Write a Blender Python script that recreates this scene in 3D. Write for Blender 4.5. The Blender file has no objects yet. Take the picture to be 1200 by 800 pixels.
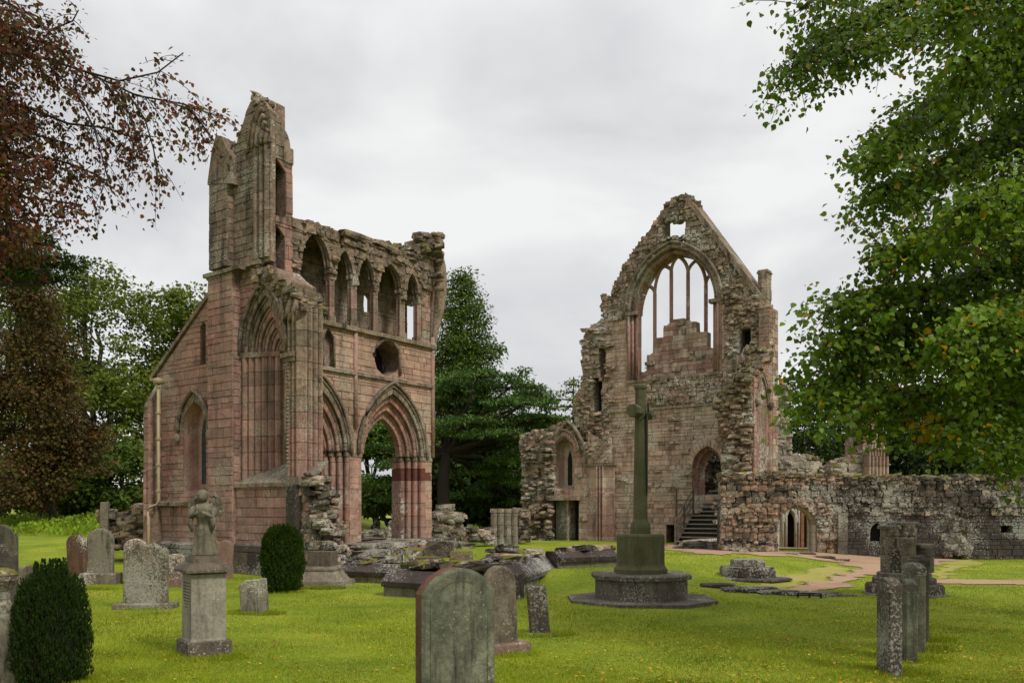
import bpy, math, random
import numpy as np
from mathutils import Vector, Matrix, noise as mnoise

# ------------------------------------------------------------------ camera, world, sun, exposure
SC = bpy.context.scene
COL = SC.collection
cam_d = bpy.data.cameras.new('camera'); cam = bpy.data.objects.new('camera', cam_d); COL.objects.link(cam)
cam.location = (0, 0, 1.65); cam.rotation_euler = (math.radians(90), 0, 0)
cam_d.lens = 30; cam_d.sensor_width = 36; cam_d.shift_y = 0.165; cam_d.clip_end = 5000
SC.camera = cam
SUN_EL, SUN_AZ = 46, 136           # degrees; azimuth clockwise from +Y (view direction)
W = bpy.data.worlds.new('World'); SC.world = W; W.use_nodes = True
wn, wl = W.node_tree.nodes, W.node_tree.links
wn.clear()
def wnode(t, **k):
    n = wn.new(t)
    for a, b in k.items(): setattr(n, a, b)
    return n
wo = wnode('ShaderNodeOutputWorld')
sky = wnode('ShaderNodeTexSky', sky_type='NISHITA', sun_disc=False)
sky.sun_elevation = math.radians(SUN_EL); sky.sun_rotation = math.radians(SUN_AZ)
bg1 = wnode('ShaderNodeBackground'); bg1.inputs[1].default_value = 0.07
wl.new(sky.outputs[0], bg1.inputs[0])
tc = wnode('ShaderNodeTexCoord'); sep = wnode('ShaderNodeSeparateXYZ'); wl.new(tc.outputs['Generated'], sep.inputs[0])
mp = wnode('ShaderNodeMapping'); mp.inputs['Scale'].default_value = (1.0, 1.0, 2.2)
wl.new(tc.outputs['Generated'], mp.inputs[0])
nz = wnode('ShaderNodeTexNoise'); nz.inputs['Scale'].default_value = 2.3; nz.inputs['Detail'].default_value = 5; nz.inputs['Roughness'].default_value = .5; nz.inputs['Distortion'].default_value = .35
wl.new(mp.outputs[0], nz.inputs['Vector'])
rp = wnode('ShaderNodeValToRGB'); rp.color_ramp.elements[0].position = .36; rp.color_ramp.elements[1].position = .62
rp.color_ramp.elements[0].color = (.385, .385, .40, 1); rp.color_ramp.elements[1].color = (.595, .595, .59, 1)
wl.new(nz.outputs['Fac'], rp.inputs[0])
# overcast luminance grows towards the zenith (CIE overcast sky)
mu = wnode('ShaderNodeMapRange'); mu.inputs['From Min'].default_value = .45; mu.inputs['From Max'].default_value = 1.0
mu.inputs['To Min'].default_value = .93; mu.inputs['To Max'].default_value = 1.7
wl.new(sep.outputs['Z'], mu.inputs['Value'])
mx = wnode('ShaderNodeVectorMath', operation='SCALE'); wl.new(rp.outputs[0], mx.inputs[0]); wl.new(mu.outputs[0], mx.inputs['Scale'])
bg2 = wnode('ShaderNodeBackground'); bg2.inputs[1].default_value = 1.0
wl.new(mx.outputs[0], bg2.inputs[0])
ms = wnode('ShaderNodeMixShader'); ms.inputs[0].default_value = .95
wl.new(bg1.outputs[0], ms.inputs[1]); wl.new(bg2.outputs[0], ms.inputs[2]); wl.new(ms.outputs[0], wo.inputs[0])
sd = bpy.data.lights.new('sun', 'SUN'); sd.energy = 1.5; sd.angle = math.radians(12); sd.color = (1, .95, .87)
so = bpy.data.objects.new('sun', sd); COL.objects.link(so)
az, el = math.radians(SUN_AZ), math.radians(SUN_EL)
sv = Vector((math.sin(az)*math.cos(el), math.cos(az)*math.cos(el), math.sin(el)))
so.rotation_euler = sv.to_track_quat('Z', 'Y').to_euler(); so.location = sv*60
SC.view_settings.view_transform = 'Standard'; SC.view_settings.look = 'None'
SC.view_settings.exposure = 0.74; SC.view_settings.gamma = 1

R = random.Random(7)
NP = np.random.default_rng(11)
U = R.uniform
# ------------------------------------------------------------------ materials
def mat(name):
    m = bpy.data.materials.new(name); m.use_nodes = True
    return m, m.node_tree.nodes, m.node_tree.links, m.node_tree.nodes['Principled BSDF']
def N_(ns, t, **k):
    n = ns.new(t)
    for a, b in k.items():
        if a in ('operation', 'blend_type', 'data_type', 'feature', 'distance', 'musgrave_type'): setattr(n, a, b)
        else: n.inputs[a].default_value = b
    return n
def ramp(ns, ls, src, stops, interp='LINEAR'):
    r = ns.new('ShaderNodeValToRGB'); r.color_ramp.interpolation = interp
    e = r.color_ramp.elements
    while len(e) < len(stops): e.new(.5)
    for q, (p, c) in zip(e, stops):
        q.position = p; q.color = (c, c, c, 1) if not isinstance(c, tuple) else (*c, 1)
    ls.new(src, r.inputs[0]); return r.outputs[0]
def mixc(ns, ls, fac, a, b, bt='MIX'):
    m = ns.new('ShaderNodeMix'); m.data_type = 'RGBA'; m.blend_type = bt
    for i, v in ((0, fac), (6, a), (7, b)):
        if hasattr(v, 'links'): ls.new(v, m.inputs[i])
        elif isinstance(v, tuple): m.inputs[i].default_value = (*v, 1)
        else: m.inputs[i].default_value = v
    return m.outputs[2]
def math_(ns, ls, op, a, b=0.0):
    m = ns.new('ShaderNodeMath'); m.operation = op
    for i, v in ((0, a), (1, b)):
        if hasattr(v, 'links'): ls.new(v, m.inputs[i])
        else: m.inputs[i].default_value = v
    return m.outputs[0]
def noi(ns, ls, vec, scale, detail=4, rough=.55, dist=0.0):
    n = N_(ns, 'ShaderNodeTexNoise', Scale=scale, Detail=detail, Roughness=rough, Distortion=dist)
    ls.new(vec, n.inputs['Vector']); return n.outputs['Fac']
def stone_mat(name, c1, c2, c3, lichen=.0, moss=.3, dark=.4, lichen_c=(.55, .54, .47), var=.5, bump=.5, streak=.35, lsc=9.0, moss_c=(.085, .095, .012), ss=1.0, green=0.0):
    m, ns, ls, bs = mat(name)
    geo = ns.new('ShaderNodeNewGeometry'); oi = ns.new('ShaderNodeObjectInfo')
    pos = geo.outputs['Position']
    rnd = math_(ns, ls, 'FRACT', math_(ns, ls, 'ADD', oi.outputs['Random'], geo.outputs['Random Per Island']))
    big = noi(ns, ls, pos, .55*ss, 4, .6)
    mid = noi(ns, ls, pos, 3.5, 5, .65, .4)
    fine = noi(ns, ls, pos, 28, 4, .7)
    col = mixc(ns, ls, ramp(ns, ls, big, [(.38, 0.0), (.62, 1.0)]), c1, c2)
    rr = math_(ns, ls, 'MULTIPLY', ramp(ns, ls, rnd, [(.45, 0.0), (1.0, 1.0)]), var)
    col = mixc(ns, ls, rr, col, c3)
    # per-stone value change
    vv = math_(ns, ls, 'ADD', math_(ns, ls, 'MULTIPLY', math_(ns, ls, 'FRACT', math_(ns, ls, 'MULTIPLY', rnd, 7.3)), .62*var), 1-.31*var)
    hs = ns.new('ShaderNodeHueSaturation'); ls.new(col, hs.inputs['Color']); ls.new(vv, hs.inputs['Value']); col = hs.outputs[0]
    col = mixc(ns, ls, ramp(ns, ls, mid, [(.35, .55), (.65, 0.0)]), col, mixc(ns, ls, .5, col, (.05, .04, .03)))
    # dark weather streaks
    mp = ns.new('ShaderNodeMapping'); mp.inputs['Scale'].default_value = (2.2, 2.2, .28); ls.new(pos, mp.inputs[0])
    st = noi(ns, ls, mp.outputs[0], 1.3*ss, 5, .65)
    col = mixc(ns, ls, math_(ns, ls, 'MULTIPLY', ramp(ns, ls, st, [(.5, 0.0), (.72, 1.0)]), streak*1.3), col, (.035, .03, .024))
    if green:
        g = noi(ns, ls, pos, 1.9, 4, .6)
        col = mixc(ns, ls, math_(ns, ls, 'MULTIPLY', ramp(ns, ls, g, [(.38, 0.0), (.66, 1.0)]), green), col, (.075, .085, .03))
    col = mixc(ns, ls, math_(ns, ls, 'MULTIPLY', ramp(ns, ls, noi(ns, ls, pos, 5.5, 6, .75), [(.46, 0.0), (.6, 1.0)]), dark), col, (.022, .02, .017))
    if lichen > 0:
        lm = noi(ns, ls, pos, lsc, 5, .72, .3)
        lb = noi(ns, ls, pos, .9, 3, .5)
        th = math_(ns, ls, 'ADD', lm, math_(ns, ls, 'MULTIPLY', lb, .75))
        l = ramp(ns, ls, th, [(.985-.24*lichen, 0.0), (1.04-.24*lichen, 1.0)])
        col = mixc(ns, ls, math_(ns, ls, 'MULTIPLY', l, .75), col, lichen_c)
    if moss > 0:
        sx = ns.new('ShaderNodeSeparateXYZ'); ls.new(geo.outputs['Normal'], sx.inputs[0])
        mm = math_(ns, ls, 'ADD', math_(ns, ls, 'MULTIPLY', sx.outputs['Z'], .65), noi(ns, ls, pos, 2.6, 5, .7))
        k = ramp(ns, ls, mm, [(1.22-.42*moss, 0.0), (1.32-.42*moss, 1.0)])
        col = mixc(ns, ls, k, col, mixc(ns, ls, ramp(ns, ls, fine, [(.35, 0.0), (.65, 1.0)]), moss_c, (moss_c[0]*2.1, moss_c[1]*1.8, moss_c[2]*1.6)))
    col = mixc(ns, ls, ramp(ns, ls, fine, [(.3, .38), (.6, 0.0)]), col, (.03, .025, .02))
    ls.new(col, bs.inputs['Base Color']); bs.inputs['Roughness'].default_value = .92
    bs.inputs['Specular IOR Level'].default_value = .2
    hgt = math_(ns, ls, 'ADD', math_(ns, ls, 'MULTIPLY', mid, 2.0), math_(ns, ls, 'MULTIPLY', fine, .6))
    b = N_(ns, 'ShaderNodeBump', Strength=bump, Distance=.045); ls.new(hgt, b.inputs['Height']); ls.new(b.outputs[0], bs.inputs['Normal'])
    return m
def leaf_mat(name, cols, trans=.35, rough=.55, spec=.3):
    m, ns, ls, bs = mat(name)
    geo = ns.new('ShaderNodeNewGeometry'); oi = ns.new('ShaderNodeObjectInfo')
    r = math_(ns, ls, 'FRACT', math_(ns, ls, 'ADD', oi.outputs['Random'], geo.outputs['Random Per Island']))
    k = ramp(ns, ls, r, [((i+.0)/max(1, len(cols)-1) if len(cols) < 9 else (1.0 if i == len(cols)-1 else .97*i/(len(cols)-2)), c) for i, c in enumerate(cols)])
    b = noi(ns, ls, geo.outputs['Position'], .8, 3)
    hs = ns.new('ShaderNodeHueSaturation'); ls.new(k, hs.inputs['Color']); ls.new(ramp(ns, ls, b, [(.3, .72), (.7, 1.45)]), hs.inputs['Value']); hs.inputs['Saturation'].default_value = 1.08
    ls.new(hs.outputs[0], bs.inputs['Base Color']); bs.inputs['Roughness'].default_value = rough; bs.inputs['Specular IOR Level'].default_value = spec*.6
    tr = ns.new('ShaderNodeBsdfTranslucent'); ls.new(hs.outputs[0], tr.inputs[0])
    mx = ns.new('ShaderNodeMixShader'); mx.inputs[0].default_value = trans
    ls.new(bs.outputs[0], mx.inputs[1]); ls.new(tr.outputs[0], mx.inputs[2]); ls.new(mx.outputs[0], ns['Material Output'].inputs[0])
    return m
def plain(name, c, rough=.7, metal=0.0, nsc=0, amt=.5):
    m, ns, ls, bs = mat(name)
    bs.inputs['Roughness'].default_value = rough; bs.inputs['Metallic'].default_value = metal; bs.inputs['Specular IOR Level'].default_value = .3
    geo = ns.new('ShaderNodeNewGeometry')
    n = noi(ns, ls, geo.outputs['Position'], nsc or 9, 5, .65)
    ls.new(mixc(ns, ls, ramp(ns, ls, n, [(.35, amt), (.65, 0.0)]), c, tuple(q*.4 for q in c)), bs.inputs['Base Color'])
    b = N_(ns, 'ShaderNodeBump', Strength=.35, Distance=.01); ls.new(n, b.inputs['Height']); ls.new(b.outputs[0], bs.inputs['Normal'])
    return m
M = {}
M['pink'] = stone_mat('pink_sandstone', (0.4409, 0.2221, 0.1744), (0.3948, 0.2454, 0.1897), (0.3177, 0.2124, 0.1642), lichen=.04, moss=.1, dark=.2, var=0.7, streak=.5, bump=0.6, lichen_c=(.42,.36,.27), lsc=24)
M['pinkwarm'] = stone_mat('warm_pink_sandstone', (0.5225, 0.3099, 0.2350), (0.5111, 0.3386, 0.2413), (0.4256, 0.2455, 0.1810), lichen=.03, moss=.1, dark=.22, var=0.5, streak=.45, bump=.5, lichen_c=(.42,.36,.27), lsc=24)
M['pier'] = stone_mat('pier_sandstone', (0.4512, 0.2470, 0.1945), (0.4113, 0.2230, 0.1695), (0.4218, 0.3270, 0.2569), lichen=.04, moss=.0, dark=0.25, var=0.45, streak=0.55, bump=.35)
M['redband'] = stone_mat('dark_red_sandstone', (.17, .055, .04), (.15, .05, .035), (.19, .07, .05), lichen=0, moss=0, dark=.1, var=.3)
M['brown'] = stone_mat('weathered_brown_sandstone', (0.321, 0.246, 0.168), (0.274, 0.205, 0.143), (0.359, 0.237, 0.164), lichen=.08, moss=.25, dark=0.45, var=0.7, streak=0.85, bump=0.8, lichen_c=(.42,.39,.31), lsc=24)
M['gablepink'] = stone_mat('gable_sandstone', (0.5827, 0.3958, 0.2947), (0.5616, 0.4396, 0.3286), (0.4790, 0.2887, 0.2184), lichen=.12, moss=.1, dark=.2, var=0.65, streak=.5, bump=0.7, lichen_c=(.5, .45, .36), lsc=20)
M['rubble'] = stone_mat('rubble_stone', (0.426, 0.333, 0.230), (0.368, 0.276, 0.193), (0.454, 0.295, 0.212), lichen=.22, moss=.36, dark=0.5, var=.8, streak=0.4, bump=.8, lsc=18)
M['rubblered'] = stone_mat('reddish_rubble_stone', (0.414, 0.258, 0.176), (0.441, 0.311, 0.206), (0.341, 0.231, 0.154), lichen=.14, moss=.2, dark=0.5, var=.9, streak=0.4, bump=.8, lsc=18)
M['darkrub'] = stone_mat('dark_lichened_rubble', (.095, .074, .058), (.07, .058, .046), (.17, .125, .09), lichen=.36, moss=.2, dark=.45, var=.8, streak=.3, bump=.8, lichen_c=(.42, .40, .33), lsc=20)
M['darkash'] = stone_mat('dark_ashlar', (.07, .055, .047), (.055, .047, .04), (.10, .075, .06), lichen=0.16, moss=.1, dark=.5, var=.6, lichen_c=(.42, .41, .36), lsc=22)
M['mortar'] = stone_mat('mortar_core', (0.338, 0.219, 0.156), (0.286, 0.194, 0.138), (0.260, 0.188, 0.120), lichen=.1, moss=.2, dark=.4, var=0, bump=.9)
M['mortar_dark'] = stone_mat('dark_mortar_core', (.07, .055, .045), (.055, .045, .038), (.06, .05, .04), lichen=.2, moss=.2, dark=.4, var=0, bump=.9)
M['mossy'] = stone_mat('moss_covered_stone', (.20, .16, .11), (.17, .14, .09), (.22, .16, .11), lichen=.15, moss=1.1, dark=.35, var=.7, bump=.9, moss_c=(.105, .108, .013))
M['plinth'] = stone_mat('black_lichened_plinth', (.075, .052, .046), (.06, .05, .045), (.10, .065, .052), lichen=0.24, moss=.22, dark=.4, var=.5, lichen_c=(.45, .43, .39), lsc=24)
M['palebase'] = stone_mat('pale_lichened_stone', (.27, .235, .17), (.24, .20, .15), (.28, .22, .15), lichen=0.2, moss=.3, dark=.3, var=.3, lichen_c=(.5, .48, .4), lsc=20)
M['memorial'] = stone_mat('green_memorial_stone', (0.138, 0.127, 0.065), (0.115, 0.115, 0.055), (0.138, 0.115, 0.060), lichen=.0, moss=.2, dark=.15, var=.1, streak=.6, green=.5, bump=.2, lsc=30, ss=4.0)
M['memstep'] = stone_mat('grey_memorial_step', (.17, .145, .11), (.13, .115, .085), (.15, .125, .09), lichen=0.22, moss=.22, dark=.42, var=.25, bump=.5, lsc=26, lichen_c=(.42, .40, .33), ss=4.0)
M['g_green'] = stone_mat('green_headstone', (.19, .19, .13), (.095, .105, .065), (0.125, 0.125, 0.076), lichen=0.06, moss=.0, dark=0.5, var=.1, streak=1.0, lichen_c=(.33, .34, .27), lsc=38, bump=.35, ss=4.0)
M['g_edge'] = stone_mat('rusty_headstone_edge', (.17, .055, .028), (.12, .10, .07), (.15, .07, .04), lichen=0.14, moss=.1, dark=.3, var=.1, lsc=30)
M['g_grey'] = stone_mat('grey_headstone', (0.240, 0.215, 0.155), (0.210, 0.185, 0.130), (0.200, 0.180, 0.130), lichen=0.1, moss=.12, dark=.2, var=.1, streak=0.9, lichen_c=(.42, .41, .33), lsc=36, bump=.35, ss=4.0)
M['g_lich'] = stone_mat('lichened_headstone', (0.209, 0.171, 0.114), (0.180, 0.142, 0.100), (0.190, 0.162, 0.114), lichen=.30, moss=.25, dark=0.45, var=.1, streak=0.7, lichen_c=(.36, .35, .27), lsc=30, bump=.5, ss=4.0)
M['g_dark'] = stone_mat('dark_headstone', (.10, .08, .06), (.085, .075, .055), (.09, .08, .06), lichen=0.14, moss=.15, dark=.4, var=.1, streak=.5, lichen_c=(.38, .36, .3), lsc=34, ss=4.0)
M['g_red'] = stone_mat('red_brown_headstone', (.19, .095, .05), (.15, .08, .05), (.2, .1, .06), lichen=.12, moss=.15, dark=.4, var=.1, streak=.6, lsc=30, ss=4.0)
M['g_pink'] = stone_mat('pink_headstone', (.29, .17, .125), (.25, .16, .12), (.28, .18, .13), lichen=0.2, moss=.1, dark=.25, var=.1, lsc=26, ss=4.0)
M['angelst'] = stone_mat('angel_stone', (.24, .205, .145), (.19, .16, .11), (.22, .18, .13), lichen=.2, moss=.35, dark=.4, var=.1, streak=.7, green=.25, lsc=34, bump=.4, ss=4.0)
M['pedestal'] = stone_mat('pedestal_stone', (.36, .33, .25), (.32, .29, .22), (.33, .3, .22), lichen=.03, moss=.05, dark=.12, var=.1, streak=.45, bump=.18, lsc=30, ss=4.0)
M['pedcap'] = stone_mat('pedestal_cap_stone', (.16, .125, .09), (.14, .11, .08), (.15, .12, .08), lichen=.06, moss=.2, dark=.3, var=.1, streak=.5, lsc=30, ss=4.0)
M['pale'] = stone_mat('pale_tower_stone', (.50, .44, .33), (.46, .40, .31), (.40, .31, .23), lichen=.2, moss=.2, dark=.16, var=.8, streak=.2, lichen_c=(.6, .57, .5), bump=.8, lsc=14)
M['palejamb'] = stone_mat('pale_dressed_stone', (.66, .56, .43), (.62, .50, .38), (.58, .44, .33), lichen=.1, moss=0, dark=.1, var=.4, streak=.5)
M['orange'] = stone_mat('orange_stone', (.42, .19, .08), (.38, .18, .09), (.4, .2, .1), lichen=0, moss=0, dark=.1, var=.3)  # orange-coloured stone for one door jamb
M['void'] = plain('dark_opening', (.02, .017, .015), .95)  # near-black colour stands in for shade inside openings and bushes
M['glass'] = plain('dark_leaded_glass', (.03, .03, .032), .6)
M['panel'] = stone_mat('greenish_stone_panel', (.30, .29, .21), (.27, .27, .19), (.29, .28, .2), lichen=.05, moss=0, dark=.15, var=.1, streak=.5, green=.25)
M['pipe'] = plain('buff_painted_pipe', (.36, .285, .16), .55, amt=.3)
M['timber'] = plain('weathered_timber', (.12, .095, .07), .8, nsc=14)
M['tread'] = plain('stair_tread_nosing', (.24, .22, .19), .8, nsc=14)
M['metal'] = plain('dark_painted_metal', (.02, .02, .02), .5, .4)
M['rust'] = plain('dark_bronze', (.028, .024, .016), .5, .5)
M['bark'] = stone_mat('tree_bark', (.06, .045, .032), (.05, .04, .028), (.06, .05, .035), lichen=.05, moss=.2, dark=.3, var=.1, bump=1.0)
M['barkdark'] = plain('dark_twig_bark', (.035, .026, .02), .9)
M['lime'] = leaf_mat('lime_leaves', [(0.0605, 0.1080, 0.0140), (0.0880, 0.1485, 0.0180), (0.1210, 0.1935, 0.0220), (0.0770, 0.1260, 0.0160), (0.1430, 0.2160, 0.0280), (0.0660, 0.1170, 0.0140), (0.0990, 0.1665, 0.0200), (0.1320, 0.1980, 0.0250), (0.0770, 0.1350, 0.0150), (0.1100, 0.1800, 0.0200), (0.1650, 0.2250, 0.0300), (0.1760, 0.2160, 0.0300), (0.4400, 0.2160, 0.0300)], .42, .45, .45)
M['limeyellow'] = leaf_mat('yellowed_leaves', [(.42, .26, .03), (.36, .17, .03), (.30, .28, .04)], .4)
M['copper'] = leaf_mat('copper_beech_leaves', [(.06, .026, .018), (.11, .038, .026), (.10, .055, .02), (.07, .07, .018), (.15, .042, .028), (.09, .034, .022), (.09, .085, .02), (.22, .055, .03)], .4)
M['copgreen'] = leaf_mat('bronze_green_leaves', [(.06, .045, .018), (.08, .055, .02), (.085, .04, .022), (.055, .065, .016), (.10, .06, .022), (.06, .04, .02), (.075, .085, .02), (.15, .06, .025)], .35)
M['broad'] = leaf_mat('broad_green_leaves', [(0.0450, 0.0723, 0.0171), (0.0650, 0.1020, 0.0209), (0.0900, 0.1275, 0.0266), (0.0700, 0.0850, 0.0209)], .3, .8)
M['broadlight'] = leaf_mat('light_green_leaves', [(0.0900, 0.1230, 0.0266), (0.1200, 0.1558, 0.0304), (0.1400, 0.1722, 0.0342), (0.0800, 0.1066, 0.0238)], .3, .8)
M['conifer'] = leaf_mat('conifer_needles', [(0.0280, 0.0450, 0.0162), (0.0420, 0.0648, 0.0198), (0.0550, 0.0810, 0.0252), (0.0340, 0.0540, 0.0162)], .12, .9, .15)
M['tallcon'] = leaf_mat('tall_conifer_needles', [(0.0550, 0.0880, 0.0209), (0.0800, 0.1200, 0.0285), (0.1100, 0.1520, 0.0333), (0.0600, 0.0960, 0.0228)], .2, .9, .15)
M['cedar'] = leaf_mat('cedar_needles', [(0.0570, 0.1020, 0.0360), (0.0808, 0.1403, 0.0440), (0.1140, 0.1785, 0.0520), (0.0665, 0.1105, 0.0320)], .15, .9, .15)
M['yew'] = leaf_mat('yew_needles', [(.012, .022, .006), (.018, .034, .008), (.03, .052, .012), (.014, .027, .007), (.04, .04, .015)], .08, .9, .1)
M['yewlight'] = leaf_mat('bright_yew_needles', [(.018, .036, .007), (.028, .055, .010), (.05, .09, .014), (.02, .04, .008), (.05, .05, .015)], .1, .9, .12)
M['weed'] = leaf_mat('weed_leaves', [(.16, .24, .03), (.22, .30, .04), (.12, .19, .03)], .3)
M['blade'] = leaf_mat('grass_blades', [(0.1620, 0.2208, 0.0230), (0.2160, 0.2760, 0.0276), (0.2790, 0.3220, 0.0345), (0.1260, 0.1840, 0.0184), (0.3420, 0.3128, 0.0805), (0.1800, 0.2484, 0.0230)], .38, .7, .15)
M['fallen'] = leaf_mat('fallen_leaf', [(.35, .17, .03), (.45, .30, .05), (.25, .12, .04), (.40, .34, .07), (.20, .09, .04)], .1, .8)
def ground_mat(name, stops, sc1, sc2, bump=.6, extra=None):
    m, ns, ls, bs = mat(name); geo = ns.new('ShaderNodeNewGeometry'); p = geo.outputs['Position']
    a = noi(ns, ls, p, sc1, 5, .6); b = noi(ns, ls, p, sc2, 6, .7)
    f = math_(ns, ls, 'ADD', math_(ns, ls, 'MULTIPLY', a, .6), math_(ns, ls, 'MULTIPLY', b, .4))
    c = ramp(ns, ls, f, stops)
    if extra: c = extra(ns, ls, p, c)
    ls.new(c, bs.inputs['Base Color']); bs.inputs['Roughness'].default_value = .95; bs.inputs['Specular IOR Level'].default_value = .1
    bp = N_(ns, 'ShaderNodeBump', Strength=bump, Distance=.04); ls.new(b, bp.inputs['Height']); ls.new(bp.outputs[0], bs.inputs['Normal'])
    return m
M['grass'] = ground_mat('lawn', [(.34, (.085, .13, .013)), (.45, (.15, .20, .018)), (.56, (.225, .26, .024)), (.66, (.32, .29, .05))], .5, 14)
M['path'] = ground_mat('reddish_gravel_path', [(.38, (.26, .17, .11)), (.5, (.38, .24, .16)), (.62, (.33, .27, .15))], .7, 20)
M['field'] = ground_mat('far_field', [(.4, (.28, .27, .08)), (.6, (.34, .3, .1))], .1, 2)
M['worn'] = ground_mat('worn_turf', [(.38, (.22, .245, .03)), (.5, (.29, .27, .06)), (.62, (.34, .27, .13))], .9, 16)

# ------------------------------------------------------------------ helpers
def link(name, me, parent=None):
    o = bpy.data.objects.new(name, me); COL.objects.link(o)
    if parent is not None: o.parent = parent
    return o
def tag(o, label=None, cat=None, group=None, kind=None):
    for k, v in (('label', label), ('category', cat), ('group', group), ('kind', kind)):
        if v: o[k] = v
    return o
def E(name, loc, label, cat, group=None):
    o = bpy.data.objects.new(name, None); o.location = loc; COL.objects.link(o); o.empty_display_size = .2
    tag(o, label, cat, group)
    return o
class MB:
    """collects geometry in world coordinates"""
    def __init__(s): s.v = []; s.f = []; s.m = []; s.mi = 0
    def add(s, vs, fs):
        n = len(s.v); s.v += [tuple(p) for p in vs]
        for f in fs: s.f.append(tuple(i+n for i in f)); s.m.append(s.mi)
    def box(s, c, d, rz=0, taper=1.0, ch=0.0):
        """c = centre of the bottom, d = sizes"""
        x, y, z = d[0]/2, d[1]/2, d[2]
        C, S = math.cos(rz), math.sin(rz)
        if ch > 0:
            lv = [(1, 0), (1, z-ch), ((1-ch/max(x, y)), z)]
        else: lv = [(1, 0), (taper, z)]
        vs = []
        for k, h in lv:
            kx, ky = k*x, k*y
            if ch > 0 and h == z: kx, ky = x-ch, y-ch
            for a, b in ((-kx, -ky), (kx, -ky), (kx, ky), (-kx, ky)): vs.append((c[0]+a*C-b*S, c[1]+a*S+b*C, c[2]+h))
        n = len(lv); fs = [(3, 2, 1, 0), tuple(range(4*n-4, 4*n))]
        for i in range(n-1):
            for j in range(4): fs.append((4*i+j, 4*i+(j+1) % 4, 4*i+4+(j+1) % 4, 4*i+4+j))
        s.add(vs, fs)
    def rings(s, rings, cap=True, closed=True):
        n = len(rings[0]); vs = [p for r in rings for p in r]; fs = []
        for i in range(len(rings)-1):
            for j in range(n if closed else n-1): fs.append((n*i+j, n*i+(j+1) % n, n*i+n+(j+1) % n, n*i+n+j))
        if cap: fs += [tuple(range(n))[::-1], tuple(range(n*(len(rings)-1), n*len(rings)))]
        s.add(vs, fs)
    def lathe(s, c, prof, n=12, rz=0, sq=1.0, f=None):
        rs = []
        for r, z in prof:
            rs.append([(c[0]+r*math.cos(rz+2*math.pi*i/n)*(f(i/n, z) if f else 1), c[1]+r*sq*math.sin(rz+2*math.pi*i/n)*(f(i/n, z) if f else 1), c[2]+z) for i in range(n)])
        s.rings(rs)
    def tube(s, pts, r, n=6):
        pts = [Vector(p) for p in pts]; rs = []
        rr = r if hasattr(r, '__len__') else [r]*len(pts)
        for i, p in enumerate(pts):
            t = (pts[min(i+1, len(pts)-1)]-pts[max(i-1, 0)]).normalized()
            a = t.cross(Vector((0, 0, 1)) if abs(t.z) < .9 else Vector((1, 0, 0))).normalized(); b = t.cross(a)
            rs.append([tuple(p+a*rr[i]*math.cos(2*math.pi*k/n)+b*rr[i]*math.sin(2*math.pi*k/n)) for k in range(n)])
        s.rings(rs)
    def build(s, name, m, parent=None, smooth=False, org=None):
        me = bpy.data.meshes.new(name)
        off = Vector(parent.location) if parent is not None and parent.parent is None else Vector((0, 0, 0))
        if parent is not None and parent.parent is not None: off = Vector(parent.parent.location)
        if org is not None: off = Vector(org)
        me.from_pydata([(v[0]-off.x, v[1]-off.y, v[2]-off.z) for v in s.v], [], s.f); 
        for q in (m if isinstance(m, (list, tuple)) else [m]): me.materials.append(M[q] if isinstance(q, str) else q)
        if isinstance(m, (list, tuple)): me.polygons.foreach_set('material_index', s.m)
        if smooth: me.polygons.foreach_set('use_smooth', [True]*len(s.f))
        me.validate(); me.update()
        o = link(name, me, parent)
        if org is not None and parent is None: o.location = org
        fixn(me)
        return o
import bmesh
def fixn(me):
    b = bmesh.new(); b.from_mesh(me); bmesh.ops.recalc_face_normals(b, faces=b.faces); b.to_mesh(me); b.free()
def fast_mesh(name, verts, faces_flat, k, m, parent=None):
    """verts (N,3), faces (F,k) array"""
    me = bpy.data.meshes.new(name); F = len(faces_flat)
    me.vertices.add(len(verts)); me.vertices.foreach_set('co', np.asarray(verts, dtype=np.float32).ravel())
    me.loops.add(F*k); me.loops.foreach_set('vertex_index', np.asarray(faces_flat, dtype=np.int32).ravel())
    me.polygons.add(F); me.polygons.foreach_set('loop_start', np.arange(0, F*k, k, dtype=np.int32))
    try: me.polygons.foreach_set('loop_total', np.full(F, k, dtype=np.int32))
    except Exception: pass
    me.materials.append(M[m]); me.update(calc_edges=True)
    return link(name, me, parent)

E1, E2 = (.8, -.6), (.6, .8)
class Frame:
    """vertical plane: s along d, w into the wall, z up"""
    def __init__(s, O, d, n): s.O, s.d, s.n = O, d, n
    def P(s, a, z, w=0.0): return (s.O[0]+s.d[0]*a-s.n[0]*w, s.O[1]+s.d[1]*a-s.n[1]*w, z)
    def at(s, u, v, w=0.0):
        dx, dz = (u-600)/1000, (598-v)/1000
        lam = (s.n[0]*s.O[0]+s.n[1]*s.O[1]-w)/(s.n[0]*dx+s.n[1])
        return ((lam*dx-s.O[0])*s.d[0]+(lam-s.O[1])*s.d[1], 1.65+lam*dz)
    def poly(s, pts, w=0.0): return [s.at(u, v, w) for u, v in pts]
def front(b): return Frame((b*E2[0], b*E2[1]), E1, (-E2[0], -E2[1]))
def side(a): return Frame((a*E1[0], a*E1[1]), E2, E1)
def gp(u, v, z=0.0):
    y = (1.65-z)*1000/(v-598); return ((u-600)/1000*y, y)
def at_d(u, v, y): return ((u-600)/1000*y, y, 1.65+(598-v)/1000*y)
def sstep(x): x = min(1, max(0, x)); return x*x*(3-2*x)
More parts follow.
